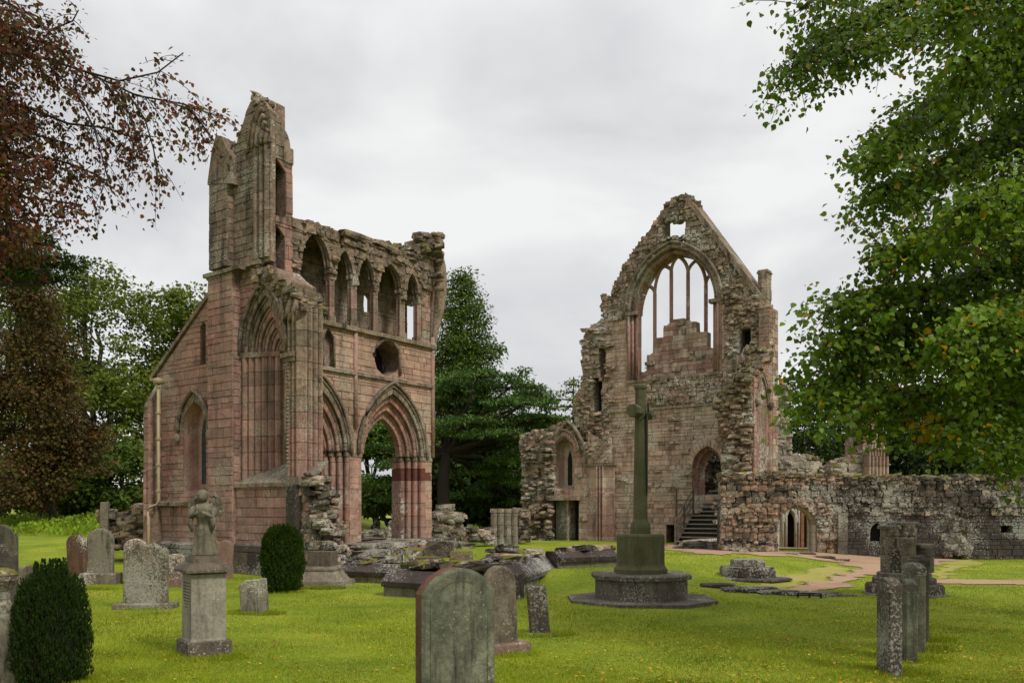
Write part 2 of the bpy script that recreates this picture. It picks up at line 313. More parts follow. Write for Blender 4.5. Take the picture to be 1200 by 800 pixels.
def gz(x, y):
    z = .20*sstep((y-24)/10)*(1-sstep((x-9)/2.5))
    a, b = .8*x-.6*y, .6*x+.8*y
    z = max(z, .36*(1-.4*sstep((b-20)/12))*sstep((b-14.3)/1.2)*sstep((a+20.5)/1.5)*(1-sstep((a+10.5)/4)))
    z += 1.0*sstep((y-30)/18)*sstep((-x-7-(y-30)*.05)/6) + .5*sstep((y-50)/50)
    return z
def spans(polys, z):
    xs = []
    for P in polys:
        for i in range(len(P)):
            (x0, z0), (x1, z1) = P[i-1], P[i]
            if (z0 <= z) != (z1 <= z): xs.append(x0+(z-z0)*(x1-x0)/(z1-z0))
    xs.sort(); return [(xs[i], xs[i+1]) for i in range(0, len(xs)-1, 2)]
def ragged(pts, step=.25, amp=.08):
    out = []
    for i in range(len(pts)-1):
        (x0, z0), (x1, z1) = pts[i], pts[i+1]; L = math.hypot(x1-x0, z1-z0); n = max(1, int(L/step))
        for k in range(n):
            t = k/n; j = amp if k else amp*.3
            out.append((x0+(x1-x0)*t+U(-j, j), z0+(z1-z0)*t+U(-j, j)))
    out.append(pts[-1]); return out
def arch(c, hw, zs, za, n=8, sides='LR'):
    """points of a pointed arch, left spring to right spring"""
    r = za-zs; Rr = (hw*hw+r*r)/(2*hw); L = []
    if r >= hw:
        a1 = math.atan2(r, Rr-hw)
        for i in range(n+1):
            t = a1*i/n; L.append((c-hw+Rr-Rr*math.cos(t), zs+Rr*math.sin(t)))
    else:
        Rr = (hw*hw+r*r)/(2*r); a0 = math.asin(hw/Rr)
        for i in range(n+1):
            t = a0*(1-i/n); L.append((c-Rr*math.sin(t), za-Rr+Rr*math.cos(t)))
    Rt = [(2*c-x, z) for x, z in L[::-1]][1:]
    return L+Rt if sides == 'LR' else (L if sides == 'L' else Rt)
def arch_hole(c, hw, z0, zs, za, n=8): return [(c-hw, z0)]+arch(c, hw, zs, za, n)+[(c+hw, z0)]

# prototype stones
def proto_block(seed):
    r = random.Random(seed); j = lambda a: r.uniform(-a, a)
    cx, cz = .03, .05
    back = [(-.5, .5, -.5), (.5, .5, -.5), (.5, .5, .5), (-.5, .5, .5)]
    mid = [(x, -.30, z) for x, _, z in back]
    fr = [(x*(1-2*cx)+j(.012), -.5+j(.05), z*(1-2*cz)+j(.02)) for x, _, z in back]
    vs = back+mid+fr
    fs = [(8, 9, 10, 11)]
    for a in (0, 4):
        for i in range(4): fs.append((a+i, a+(i+1) % 4, a+4+(i+1) % 4, a+4+i))
    return vs, fs
def proto_lump(seed, e=.55):
    r = random.Random(seed); vs = []; idx = {}
    g = (-1, 0, 1)
    for x in g:
        for y in g:
            for z in g:
                if (x, y, z) == (0, 0, 0): continue
                l = (abs(x)**2+abs(y)**2+abs(z)**2)**.5; k = 1-(1-1/l)*e
                idx[(x, y, z)] = len(vs)
                vs.append(tuple(.5*q*k*1.04+r.uniform(-.105, .105) for q in (x, y, z)))
    fs = []
    for ax in range(3):
        for sg in (-1, 1):
            o = [i for i in range(3) if i != ax]
            for a in (-1, 0):
                for b in (-1, 0):
                    q = []
                    for da, db in ((0, 0), (1, 0), (1, 1), (0, 1)):
                        p = [0, 0, 0]; p[ax] = sg; p[o[0]] = a+da; p[o[1]] = b+db; q.append(idx[tuple(p)])
                    fs.append(tuple(q) if (sg > 0) == (ax != 1) else tuple(q[::-1]))
    return vs, fs
PROTO = {}
for i in range(8): PROTO['block%d' % i] = proto_block(i)
for i in range(12): PROTO['lump%d' % i] = proto_lump(50+i, .34)
for i in range(6): PROTO['slab%d' % i] = proto_lump(90+i, .2)
PME = {}
class Thing:
    def __init__(s, name, loc, label, cat, group=None):
        s.root = E(name, loc, label, cat, group); s.st = {}; s.loc = Vector(loc)
    def stone(s, name, key, mtx, m, size=None):
        """key of a prototype or (verts, faces) in world space with mtx None"""
        if mtx is not None:
            p = mtx.translation; size = size or (mtx.col[0].length*mtx.col[2].length)**.5
        else:
            p = Vector(np.mean(np.array(key[0]), axis=0)); a = np.array(key[0]); size = size or (max(a[:, 2])-min(a[:, 2]))
        px = size/max(3, p.y)*1000
        s.st.setdefault(name, []).append((px, key, mtx, m))
    def finish(s, cap=300):
        for name, L in s.st.items():
            L.sort(key=lambda q: -q[0])
            for px, key, mtx, m in L[:cap]:
                if mtx is not None:
                    k = (key, m)
                    if k not in PME:
                        me = bpy.data.meshes.new(name); me.from_pydata(PROTO[key][0], [], PROTO[key][1]); me.materials.append(M[m]); fixn(me); PME[k] = me
                    o = link(name, PME[k], s.root); o.matrix_local = Matrix.Translation(-s.loc) @ mtx
                else:
                    c = Vector(np.mean(np.array(key[0]), axis=0))
                    me = bpy.data.meshes.new(name); me.from_pydata([tuple(Vector(v)-c) for v in key[0]], [], key[1]); me.materials.append(M[m]); fixn(me)
                    o = link(name, me, s.root); o.location = c-s.loc
            rest = {}
            for q in L[cap:]: rest.setdefault(q[3], []).append(q)
            for m, Q in rest.items():
                b = MB()
                for px, key, mtx, _ in Q:
                    if mtx is None: b.add(*key)
                    else:
                        A = np.array(mtx)[:3]; v = np.array(PROTO[key][0]); b.add((v @ A[:, :3].T+A[:, 3]).tolist(), PROTO[key][1])
                o = b.build(name+'_mass', m, s.root); o['kind'] = 'stuff'
    def blob(s, name, p, size, m, key='lump', rz=None, tilt=.25):
        k = key+str(R.randrange(12 if key == 'lump' else 6))
        mt = Matrix.Translation(p) @ Matrix.Rotation(U(0, 6.3) if rz is None else rz+U(-.12, .12), 4, 'Z') @ Matrix.Rotation(U(-tilt, tilt), 4, 'X') @ Matrix.Rotation(U(-tilt, tilt), 4, 'Y') @ Matrix.Diagonal((*size, 1))
        s.stone(name, k, mt, m)
def fmtx(F, s, z, w, sx, sy, sz, rot=0, yaw=0):
    m = Matrix(((F.d[0], -F.n[0], 0, 0), (F.d[1], -F.n[1], 0, 0), (0, 0, 1, 0), (0, 0, 0, 1)))
    p = F.P(s, z, w)
    return Matrix.Translation(p) @ m @ Matrix.Rotation(rot, 4, 'Y') @ Matrix.Rotation(yaw, 4, 'Z') @ Matrix.Diagonal((sx, sy, sz, 1))
def core(mb, F, polys, w0, w1, shrink=.006):
    zs = sorted(set(p[1] for P in polys for p in P))
    for z0, z1 in zip(zs, zs[1:]):
        if z1-z0 < .002: continue
        e = (z1-z0)*.001; A = spans(polys, z0+e); B = spans(polys, z1-e)
        if len(A) != len(B): continue
        for (a0, a1), (b0, b1) in zip(A, B):
            if a1-a0 < .02 and b1-b0 < .02: continue
            q = [(a0+shrink, z0), (max(a1-shrink, a0+shrink), z0), (max(b1-shrink, b0+shrink), z1), (b0+shrink, z1)]
            mb.add([F.P(x, z, w0) for x, z in q]+[F.P(x, z, w1) for x, z in q], [(0, 1, 2, 3), (7, 6, 5, 4), (0, 4, 5, 1), (1, 5, 6, 2), (2, 6, 7, 3), (3, 7, 4, 0)])
def inpoly(P, x, z):
    c = False
    for i in range(len(P)):
        (x0, z0), (x1, z1) = P[i-1], P[i]
        if (z0 > z) != (z1 > z) and x < x0+(z-z0)*(x1-x0)/(z1-z0): c = not c
    return c
def wall(T, F, outline, holes=(), thick=.8, w0=0.0, ch=.27, sw=.5, ash='pink', rubm='rubble', cm='mortar', rub=None, prud=.012, back=False, matf=None, name='stone', corename='wall', voidrub=1.0, gap=.007):
    polys = [outline]+list(holes)
    mb = MB(); core(mb, F, polys, w0+.022, w0+thick, .008); mb.build(corename, cm, T.root)
    zlo = min(p[1] for p in outline); zhi = max(p[1] for p in outline); z = zlo
    vz = sorted(set(p[1] for P in polys for p in P))
    while z < zhi-.03:
        h = min(ch*R.choice((.72, .85, .95, 1.05, 1.2, 1.35)), zhi-z); z1 = z+h
        A = spans(polys, z+.004); B = spans(polys, z1-.004)
        subs = [(z, z1, A, B)]
        if len(A) != len(B):
            subs = []; cuts = [z]+[q for q in vz if z+.03 < q < z1-.03]+[z1]; cc = [cuts[0]]
            for q in cuts[1:]:
                if q-cc[-1] > .04 or q == z1: cc.append(q)
            for q0, q1 in zip(cc, cc[1:]):
                a, b = spans(polys, q0+.002), spans(polys, q1-.002)
                if len(a) == len(b): subs.append((q0, q1, a, b))
                else:
                    mm = spans(polys, (q0+q1)/2); subs.append((q0, q1, mm, mm))
        mg = []
        for q in subs:
            if mg and len(mg[-1][2]) == len(q[2]) and abs(mg[-1][1]-q[0]) < 1e-6: mg[-1] = (mg[-1][0], q[1], mg[-1][2], q[3])
            else: mg.append(q)
        for q0, q1, a, b in mg:
            for (a0, a1), (b0, b1) in zip(a, b):
                if max(a1-a0, b1-b0) < .05: continue
                lo, hi = max(a0, b0), min(a1, b1); cuts = [None]
                x = min(a0, b0)+sw*U(.35, 1.2)
                while x < max(a1, b1)-sw*.4:
                    if lo+.06 < x < hi-.06: cuts.append(x)
                    x += sw*R.choice((.5, .7, .9, 1.1, 1.4, 1.7))
                cuts.append(None)
                for i in range(len(cuts)-1):
                    l, r = cuts[i], cuts[i+1]
                    xa0 = a0 if l is None else l; xb0 = b0 if l is None else l
                    xa1 = a1 if r is None else r; xb1 = b1 if r is None else r
                    cx, cz = (xa0+xa1+xb0+xb1)/4, (q0+q1)/2
                    pr = rub(cx, cz) if rub else 0
                    m = matf(cx, cz) if matf else ash
                    if R.random() < pr:
                        sx, sz = max(.1, (xa1-xa0+xb1-xb0)/2), q1-q0
                        nx = 2 if sx > sz*1.9 else 1; nz_ = 2 if (sz > .24 and R.random() < .5) else 1
                        for ii in range(nx):
                            for jj in range(nz_):
                                T.stone(name, 'lump%d' % R.randrange(12), fmtx(F, cx-sx/2+sx*(ii+.5)/nx+U(-.02, .02), q0+sz*(jj+.5)/nz_, w0+U(.0, .07), sx/nx*U(.95, 1.18), U(.16, .34), sz/nz_*U(.92, 1.16), U(-.14, .14), U(-.2, .2)), rubm if not callable(rubm) else rubm(cx, cz))
                    elif abs(xa0-xb0) < .012 and abs(xa1-xb1) < .012:
                        T.stone(name, 'block%d' % R.randrange(8), fmtx(F, cx, cz, w0+.02-prud*U(.2, 1.5), xa1-xa0-gap, .07, q1-q0-gap), m)
                    else:
                        g = gap/2; p = w0-prud*U(.3, 1.0)
                        o = [(xa0+g, q0+g), (xa1-g, q0+g), (xb1-g, q1-g), (xb0+g, q1-g)]
                        if o[1][0]-o[0][0] < .01: o[1] = (o[0][0]+.012, o[1][1])
                        if o[2][0]-o[3][0] < .01: o[2] = (o[3][0]+.012, o[2][1])
                        mx_, mz_ = sum(q[0] for q in o)/4, sum(q[1] for q in o)/4
                        k = .93
                        inn = [(mx_+(x-mx_)*k, mz_+(zz-mz_)*k) for x, zz in o]
                        vs = [F.P(x, zz, w0+.06) for x, zz in o]+[F.P(x, zz, p+.012) for x, zz in o]+[F.P(x, zz, p) for x, zz in inn]
                        fs = [(8, 9, 10, 11)]+[(aa+i2, aa+(i2+1) % 4, aa+4+(i2+1) % 4, aa+4+i2) for aa in (0, 4) for i2 in range(4)]
                        T.stone(name, (vs, fs), None, m, size=((q1-q0)*max(.05, (xa1-xa0+xb1-xb0)/2))**.5)
        z = z1
def prism(F, poly, w0, w1):
    n = len(poly)
    return [F.P(x, z, w0) for x, z in poly]+[F.P(x, z, w1) for x, z in poly], [tuple(range(n)), tuple(range(n, 2*n))[::-1]]+[(i, (i+1) % n, n+(i+1) % n, n+i) for i in range(n)]
def voussoirs(T, F, c, hw, zs, za, th, w0, w1, n=7, m='pink', sides='LR', name='voussoir', gap=.05, matf=None):
    """ring of wedge stones whose outer edge is the arch (c, hw, za)"""
    O = arch(c, hw, zs, za, n); k = (hw-th)/hw
    I = arch(c, hw-th, zs, zs+(za-zs)*k, n)
    rng = range(len(O)-1)
    for i in rng:
        if sides == 'L' and i >= n: continue
        if sides == 'R' and i < n: continue
        q = [I[i], I[i+1], O[i+1], O[i]]
        mx_ = sum(p[0] for p in q)/4; mz_ = sum(p[1] for p in q)/4
        q = [(p[0]+(mx_-p[0])*gap, p[1]+(mz_-p[1])*gap) for p in q]
        j = U(-.006, .006)
        inn = [(mx_+(p[0]-mx_)*.9, mz_+(p[1]-mz_)*.9) for p in q]
        vs = [F.P(x, z, w1) for x, z in q]+[F.P(x, z, w0+j+.015) for x, z in q]+[F.P(x, z, w0+j) for x, z in inn]
        fs = [(8, 9, 10, 11), (3, 2, 1, 0)]+[(a+t, a+(t+1) % 4, a+4+(t+1) % 4, a+4+t) for a in (0, 4) for t in range(4)]
        T.stone(name, (vs, fs), None, m, size=.25)
def path_tube(T, F, pts, w, r, m, name='moulding', n=6):
    mb = MB(); mb.tube([F.P(x, z, w) for x, z in pts], r, n); return mb.build(name, m, T.root, smooth=True)
def plan_prism(mb, F, plan, z0, z1, k=1.0, taper=0):
    """plan = [(s, w)], extruded up"""
    cs = sum(p[0] for p in plan)/len(plan); cw = sum(p[1] for p in plan)/len(plan)
    f = lambda z, kk: [F.P(cs+(s-cs)*kk, z, cw+(w-cw)*kk) for s, w in plan]
    mb.rings([f(z0, k), f(z1, k*(1+taper))])
def scallop(p0, p1, n, r, seg=4):
    """bulging run of shafts from p0 to p1 (s, w), bulging to the left of the direction"""
    dx, dy = p1[0]-p0[0], p1[1]-p0[1]; L = math.hypot(dx, dy); nx, ny = dy/L, -dx/L; out = []
    for k in range(n):
        for j in range(seg):
            t = (k+(j+.5)/seg)/n; h = r*math.sin(math.pi*(j+.5)/seg)
            out.append((p0[0]+dx*t+nx*h, p0[1]+dy*t+ny*h))
        t = (k+1)/n
        if k < n-1: out.append((p0[0]+dx*t-nx*r*.35, p0[1]+dy*t-ny*r*.35))
    return out
def drums(T, F, plan, z0, z1, h, m, name='pier_drum', matf=None, k=1.0, jit=0.0):
    z = z0
    cs = sum(p[0] for p in plan)/len(plan); cw = sum(p[1] for p in plan)/len(plan)
    while z < z1-.05:
        q = min(z1, z+h*U(.85, 1.15)); 
        if z1-q < .1: q = z1
        kk = k*(1+U(-.006, .006)); js, jw = U(-jit, jit), U(-jit, jit)
        a = [F.P(cs+js+(s-cs)*kk, z+.006, cw+jw+(w-cw)*kk) for s, w in plan]; b = [(x, y, q-.006) for x, y, _ in a]
        n = len(plan)
        T.stone(name, (a+b, [tuple(range(n))[::-1], tuple(range(n, 2*n))]+[(i, (i+1) % n, n+(i+1) % n, n+i) for i in range(n)]), None, matf(z) if matf else m, size=.5)
        z = q
def edge_rubble(T, F, pts, w0, w1, size=(.18, .34), m='rubble', mossp=.3, rows=1, step=.22, name='stone', lift=.0):
    for i in range(len(pts)-1):
        (x0, z0), (x1, z1) = pts[i], pts[i+1]; L = math.hypot(x1-x0, z1-z0)
        for k in range(max(1, int(L/step))):
            t = (k+U(.2, .8))/max(1, int(L/step))
            w = w0+.06
            while w < w1:
                s_ = U(*size)
                p = F.P(x0+(x1-x0)*t+U(-.07, .07), z0+(z1-z0)*t+lift+U(-.08, .06), w)
                T.blob(name, p, (s_*1.2, s_*U(.9, 1.3), s_*U(.5, .8)), 'mossy' if R.random() < mossp else m, 'lump')
                w += s_*U(.75, 1.1)

# ------------------------------------------------------------------ ground
def ground():
    def axis(n, lim, lin): 
        t = np.linspace(-1, 1, n); return lin*t*n/2 + np.sign(t)*np.abs(t)**7*lim
    xs = axis(241, 1500, .42); ys = axis(241, 1500, .42)+22
    V = []
    for y in ys:
        for x in xs:
            z = gz(x, y)
            if abs(x) < 60 and y < 70: z += .03*mnoise.noise(Vector((x*.35, y*.35, 0)))+.012*mnoise.noise(Vector((x*1.3, y*1.3, 3)))
            V.append((x, y, z))
    n = len(xs); i = np.arange(n-1)[None, :]+np.arange(n-1)[:, None]*n; i = i.ravel()
    o = fast_mesh('ground', np.array(V), np.stack([i, i+1, i+n+1, i+n], 1), 4, 'grass'); tag(o, kind='structure')
    o.data.polygons.foreach_set('use_smooth', [True]*len(o.data.polygons))
ground()
def gzn(x, y):
    return gz(x, y)+.03*mnoise.noise(Vector((x*.35, y*.35, 0)))+.012*mnoise.noise(Vector((x*1.3, y*1.3, 3)))
PATHS = []
def sheet(name, px, m, lift=.018, cell=.10, zz=0.0):
    P = ragged([gp(u, v, zz) for u, v in px]+[gp(*px[0], zz)], .25, .14)
    PATHS.append(P)
    x0, x1 = min(p[0] for p in P), max(p[0] for p in P); y0, y1 = min(p[1] for p in P), max(p[1] for p in P)
    nx, ny = int((x1-x0)/cell)+2, int((y1-y0)/cell)+2
    V = []; idx = {}; F = []
    for j in range(ny):
        for i in range(nx):
            x, y = x0+i*cell, y0+j*cell
            if inpoly(P, x+cell/2+mnoise.noise(Vector((x, y, 9)))*.5, y+cell/2):
                q = []
                for a, b in ((0, 0), (1, 0), (1, 1), (0, 1)):
                    k = (i+a, j+b)
                    if k not in idx:
                        xx, yy = x+a*cell, y+b*cell; idx[k] = len(V); V.append((xx, yy, gzn(xx, yy)+lift))
                    q.append(idx[k])
                F.append(q)
    o = fast_mesh(name, np.array(V), np.array(F), 4, m); tag(o, kind='structure'); return o
sheet('path', [(862, 656), (1000, 652), (1110, 655), (1108, 661), (1066, 664), (1080, 674), (1010, 673), (985, 690), (935, 697), (905, 692), (962, 681), (1008, 667), (985, 661), (930, 659), (880, 662)], 'path')
sheet('path', [(1085, 679), (1195, 680), (1290, 682), (1290, 685), (1195, 684.5), (1085, 683)], 'path')
sheet('path', [(780, 640), (850, 644), (870, 656), (835, 658), (800, 652), (775, 648)], 'path', zz=.12)
sheet('worn_turf_patch', [(930, 672), (975, 664), (1002, 667), (962, 680), (905, 690), (850, 693), (880, 686)], 'worn', lift=.012)
sheet('worn_turf_patch', [(1110, 656), (1140, 655), (1150, 661), (1120, 666), (1105, 678), (1088, 677)], 'worn', lift=.012)
# field far behind, seen through the arch
mb = MB()
mb.add([(-60, 75, 1.0), (10, 75, 1.0), (30, 110, 1.25), (-90, 110, 1.25)], [(0, 1, 2, 3)])
tag(mb.build('field', 'field'), kind='structure')

sheet('path', [(902, 651), (902, 640), (968, 640), (968, 651)], 'path', lift=.02)
# ------------------------------------------------------------------ left ruin: transept chapel with clerestory
FB = front(13.9); SA = side(-18.2)
LX, LY = FB.P(-18.2, 0)[:2]
L = Thing('ruined_transept', (LX, LY, 0), 'tall ruined pink sandstone transept with gable fragment and open clerestory arches, left of the cross', 'ruin')
zof = lambda F, u, v, w=0: F.at(u, v, w)[1]
def m_up(a, z):   # weathering browns the masonry towards the broken top
    return 'brown' if z > 7.9+U(-.5, .5) or (a > -19.0 and z > 6.6+U(-.5, .5)) else 'pink'
ZS_R, ZS_L = 2.33, 1.86      # string courses right and left of the buttress
# -- front wall
aL, aBut = FB.at(170.5, 600, -.45)[0]+.12, FB.at(250, 400)[0]
top = FB.poly([(250, 343), (252, 322), (256, 240), (259, 215), (264, 185), (268, 164), (277, 168), (279, 160), (286, 140), (289, 129), (292, 127), (294, 116), (299, 109), (305, 112)])
top = [(min(x, -18.62), z) for x, z in top]+[(-18.62, zof(FB, 318, 312)), FB.at(318, 312)]
ax = -17.42
outl = [(aL, 0.0), (aL, zof(FB, 168, 455)), FB.at(180, 446)]+ragged(top[:1]+[top[0]], .3, 0)[:1]+top[1:]+ragged(FB.poly([(318, 310), (330, 322), (342, 330)]), .2, .05)[1:]+[(ax, zof(FB, 344, 345)), (ax, 5.85), (-17.54, 5.85)]
mainhole_c, mh = -18.495, .955
outl_up = outl+arch(mainhole_c, mh, 5.85, 7.55, 8)[::-1][1:-1]+[(-19.45, 5.85), (-19.45, ZS_R), (-19.6, ZS_R), (-19.6, 0.0)]
aw = FB.at(228.5, 500)[0]; wz0 = zof(FB, 228, 577); 
win1 = arch_hole(aw, .56, wz0, zof(FB, 228, 503), zof(FB, 228, 471))
al = FB.at(238.5, 400)[0]
win2 = arch_hole(al, .125, zof(FB, 238, 427), zof(FB, 238, 384), zof(FB, 238, 377), 4)
wall(L, FB, outl_up, [win1, win2], .8, ch=.185, sw=.34, matf=m_up, rub=lambda a, z: (.9 if (z > 10.9 and a > -19.0 and z > 12.6-abs(a+19)*1.2) or (a > -18.95 and 7.2 < z < 8.6) else 0))
wall(L, FB, [(-18.61, 8.1), (-18.2, 8.1)]+FB.poly([(318.3, 186), (318.2, 150), (317, 130), (312, 121), (306, 113)])+[(-18.61, zof(FB, 305, 112))], (), .13, ch=.22, sw=.3, matf=m_up, corename='thin_wall')
# right lower wall with sill
outr = [(-19.6, 0), (-16.95, 0), (-16.95, 2.36), (-19.6, 2.36)]
wall(L, FB, outr, (), .85, w0=-.02, ch=.2, sw=.36, ash='pink')
# projecting base below the string course, and plinth
def strip(F, T, a0, a1, z0, z1, w0, w1, m, name, top_slope=0.0, seg=.7):
    a = a0
    while a < a1-.02:
        b = min(a1, a+seg*U(.7, 1.3)); b = a1 if a1-b < .15 else b
        g = .006; j = U(-.008, .008)
        vs = [F.P(a+g, z0, w1), F.P(b-g, z0, w1), F.P(b-g, z1+top_slope, w1), F.P(a+g, z1+top_slope, w1), F.P(a+g, z0, w0+j), F.P(b-g, z0, w0+j), F.P(b-g, z1, w0+j), F.P(a+g, z1, w0+j)]
        T.stone(name, (vs, [(0, 1, 2, 3)[::-1], (4, 5, 6, 7), (0, 1, 5, 4), (1, 2, 6, 5), (2, 3, 7, 6), (3, 0, 4, 7)]), None, m, size=.3)
        a = b
strip(FB, L, aL-.1, aBut, ZS_L-.07, ZS_L+.03, -.16, .05, 'brown', 'string_course_stone', .06)
strip(FB, L, -20.9, -17.0, ZS_R-.07, ZS_R+.03, -.22, .05, 'brown', 'string_course_stone', .06)
strip(FB, L, aL-.1, -20.85, .58, .70, -.26, .03, 'darkrub', 'plinth_stone', .08)
strip(FB, L, aL-.1, -20.85, 0.0, .56, -.30, .03, 'darkrub', 'plinth_stone', .0, .8)
strip(FB, L, -20.9, -17.0, .58, .74, -.32, -.02, 'darkrub', 'plinth_stone', .08)
strip(FB, L, -20.9, -17.0, 0.0, .56, -.36, -.02, 'darkrub', 'plinth_stone', .0, .8)
basel = [(-20.75, .7), (-17.0, .7), (-17.0, ZS_R-.06), (-20.75, ZS_R-.06)]
wall(L, FB, basel, (), .12, w0=-.14, ch=.2, sw=.4, corename='base_wall')
# sloping weathered sill under the big arch
mb = MB(); 
for k in range(9):
    s0, s1 = -19.35+k*.31, -19.35+(k+1)*.31-.012
    for (za, wa, zb, wb) in ((2.36, -.14, 2.62, .18), (2.63, .16, 2.86, .5)):
        mb.add([FB.P(s0, za-.1, wa+U(-.02, .02)), FB.P(s1, za-.1, wa), FB.P(s1, zb, wb), FB.P(s0, zb, wb), FB.P(s0, za, wa), FB.P(s1, za, wa), FB.P(s1, zb+.04, wb), FB.P(s0, zb+.04, wb)], [(4, 5, 6, 7), (0, 1, 5, 4), (0, 4, 7, 3), (1, 2, 6, 5)])
mb.build('sill', 'palebase', L.root)
# buttresses on the front
def buttress(a0, a1, z0, z1, pr, m='pink', T=L, F=FB, ch=.2, matf=None, capz=.4):
    wall(T, F, [(a0, z0), (a1, z0), (a1, z1), (a0, z1)], (), pr+.02, w0=-pr, ch=ch, sw=.4, ash=m, matf=matf, corename='buttress')
    # right cheek stones
    Fs = Frame(F.P(a1, 0)[:2], (-F.n[0], -F.n[1]), F.d)
    z = z0
    while z < z1-.05:
        q = min(z1, z+ch*U(.85, 1.15))
        T.stone('stone', 'block%d' % R.randrange(8), fmtx(Fs, -pr/2+.012, (z+q)/2, .012, pr-.03, .05, q-z-.012), matf(a1, z) if matf else m); z = q
    mb = MB(); vs = [F.P(a0-.03, z1-.03, -pr-.04), F.P(a1+.03, z1-.03, -pr-.04), F.P(a1+.03, z1-.03, .03), F.P(a0-.03, z1-.03, .03), F.P(a0-.03, z1+.03, -pr-.04), F.P(a1+.03, z1+.03, -pr-.04), F.P(a1+.03, z1+capz, .03), F.P(a0-.03, z1+capz, .03)]
    mb.add(vs, [(3, 2, 1, 0), (0, 1, 5, 4), (1, 2, 6, 5), (2, 3, 7, 6), (3, 0, 4, 7), (4, 5, 6, 7)]); mb.build('buttress_cap', 'brown', T.root)
b0, b1 = FB.at(253, 400)[0], FB.at(282, 400)[0]
buttress(b0, b1, .75, 7.95, .24, matf=m_up, capz=.22)
buttress(b0, FB.at(274, 250)[0], 8.2, zof(FB, 262, 215), .20, matf=m_up, capz=1.05)
buttress(aL, FB.at(184, 500)[0], .0, zof(FB, 175, 480), .40, capz=.85)
buttress(aL-.12, FB.at(187, 500)[0], .0, zof(FB, 180, 553), .52, capz=.12)
strip(FB, L, b0-.1, b1+.4, 7.98, 8.08, -.34, .03, 'brown', 'string_course_stone', .08, .6)
strip(FB, L, b1+.3, FB.at(309, 320)[0], 8.06, 8.16, -.14, .03, 'brown', 'string_course_stone', .06, .6)
mb = MB(); mb.box(FB.P(b0-.22, 9.85, .3), (.35, .5, .12), math.atan2(-.6, .8)); mb.box(FB.P(b0-.2, 9.6, .3), (.22, .4, .25), math.atan2(-.6, .8), 1.4); mb.build('gargoyle_bracket', 'brown', L.root)
mb = MB(); mb.tube([FB.P(b0-.25, 9.97, .3), FB.P(b0-.3, 10.25, .3), FB.P(b0-.29, 10.55, .3)], [.012, .01, .004], 4); mb.build('weed_stalk', 'timber', L.root)
# gabled head and finial stump on the upper buttress
mb = MB(); q = FB.poly([(252, 218), (257, 180), (262, 162), (268, 163), (278, 186), (281, 218)])
v, f = prism(FB, q, -.24, .02); mb.add(v, f); mb.build('buttress_gablet', 'brown', L.root)
# coping along the raking aisle roof line
c0, c1 = FB.at(178, 446), FB.at(250, 342)
n = 9
for k in range(n):
    p = [(c0[0]+(c1[0]-c0[0])*(k+e)/n, c0[1]+(c1[1]-c0[1])*(k+e)/n) for e in (.015, .985)]
    vs, fs = prism(FB, [p[0], p[1], (p[1][0]-.04, p[1][1]+.1), (p[0][0]-.04, p[0][1]+.1)], -.07, .85); L.stone('coping_stone', (vs, fs), None, 'brown', size=.3)
# aisle window: splayed recess, hood mould, leaded light
def recess(T, F, c, hw, z0, zs, za, d, m, name='window_recess', w0=0.0):
    H = arch_hole(c, hw, z0, zs, za); k = .62
    I = [(c+(x-c)*k, z0+.12+(z-z0)*.93) for x, z in H]
    mb = MB(); n = len(H)
    mb.add([F.P(x, z, w0+.0) for x, z in H]+[F.P(x, z, w0+d) for x, z in I], [(i, (i+1) % n, n+(i+1) % n, n+i) for i in range(n)])
    o = mb.build(name, m, T.root); return I
def backing(T, F, I, w, m, name='window_light', th=.05, parent=None):
    mb = MB(); mb.add(*prism(F, I, w, w+th)); return mb.build(name, m, parent or T.root)
I = recess(L, FB, aw, .55, wz0, zof(FB, 228, 503), zof(FB, 228, 471), .34, 'pink')
backing(L, FB, I, .33, 'pink', 'recess_back')
lw = arch_hole(aw+.02, .15, wz0+.25, zof(FB, 228, 510), zof(FB, 228, 488))
fr = backing(L, FB, lw, .30, 'glass', 'leaded_light', .02)
mb = MB()
for k in range(9):
    zz = wz0+.35+k*.26; 
    if zz < zof(FB, 228, 500): mb.add(*prism(FB, [(aw-.13, zz), (aw+.17, zz), (aw+.17, zz+.018), (aw-.13, zz+.018)], .285, .30))
mb.build('glazing_bars', 'metal', fr)['kind'] = 'stuff'
voussoirs(L, FB, aw, .74, zof(FB, 228, 503), zof(FB, 228, 462), .17, -.03, .1, 6, 'brown')
path_tube(L, FB, arch(aw, .78, zof(FB, 228, 503)-.05, zof(FB, 228, 458)), -.07, .06, 'brown', 'hood_mould')
for sg in (-1, 1):
    mb = MB(); p = FB.P(aw+sg*.78, zof(FB, 228, 514), -.07); mb.lathe(p, [(.02, -.12), (.09, -.02), (.10, .1), (.07, .16)], 8); mb.build('corbel', 'brown', L.root, True)
backing(L, FB, [(x, z) for x, z in win2], .35, 'void', 'lancet_light')
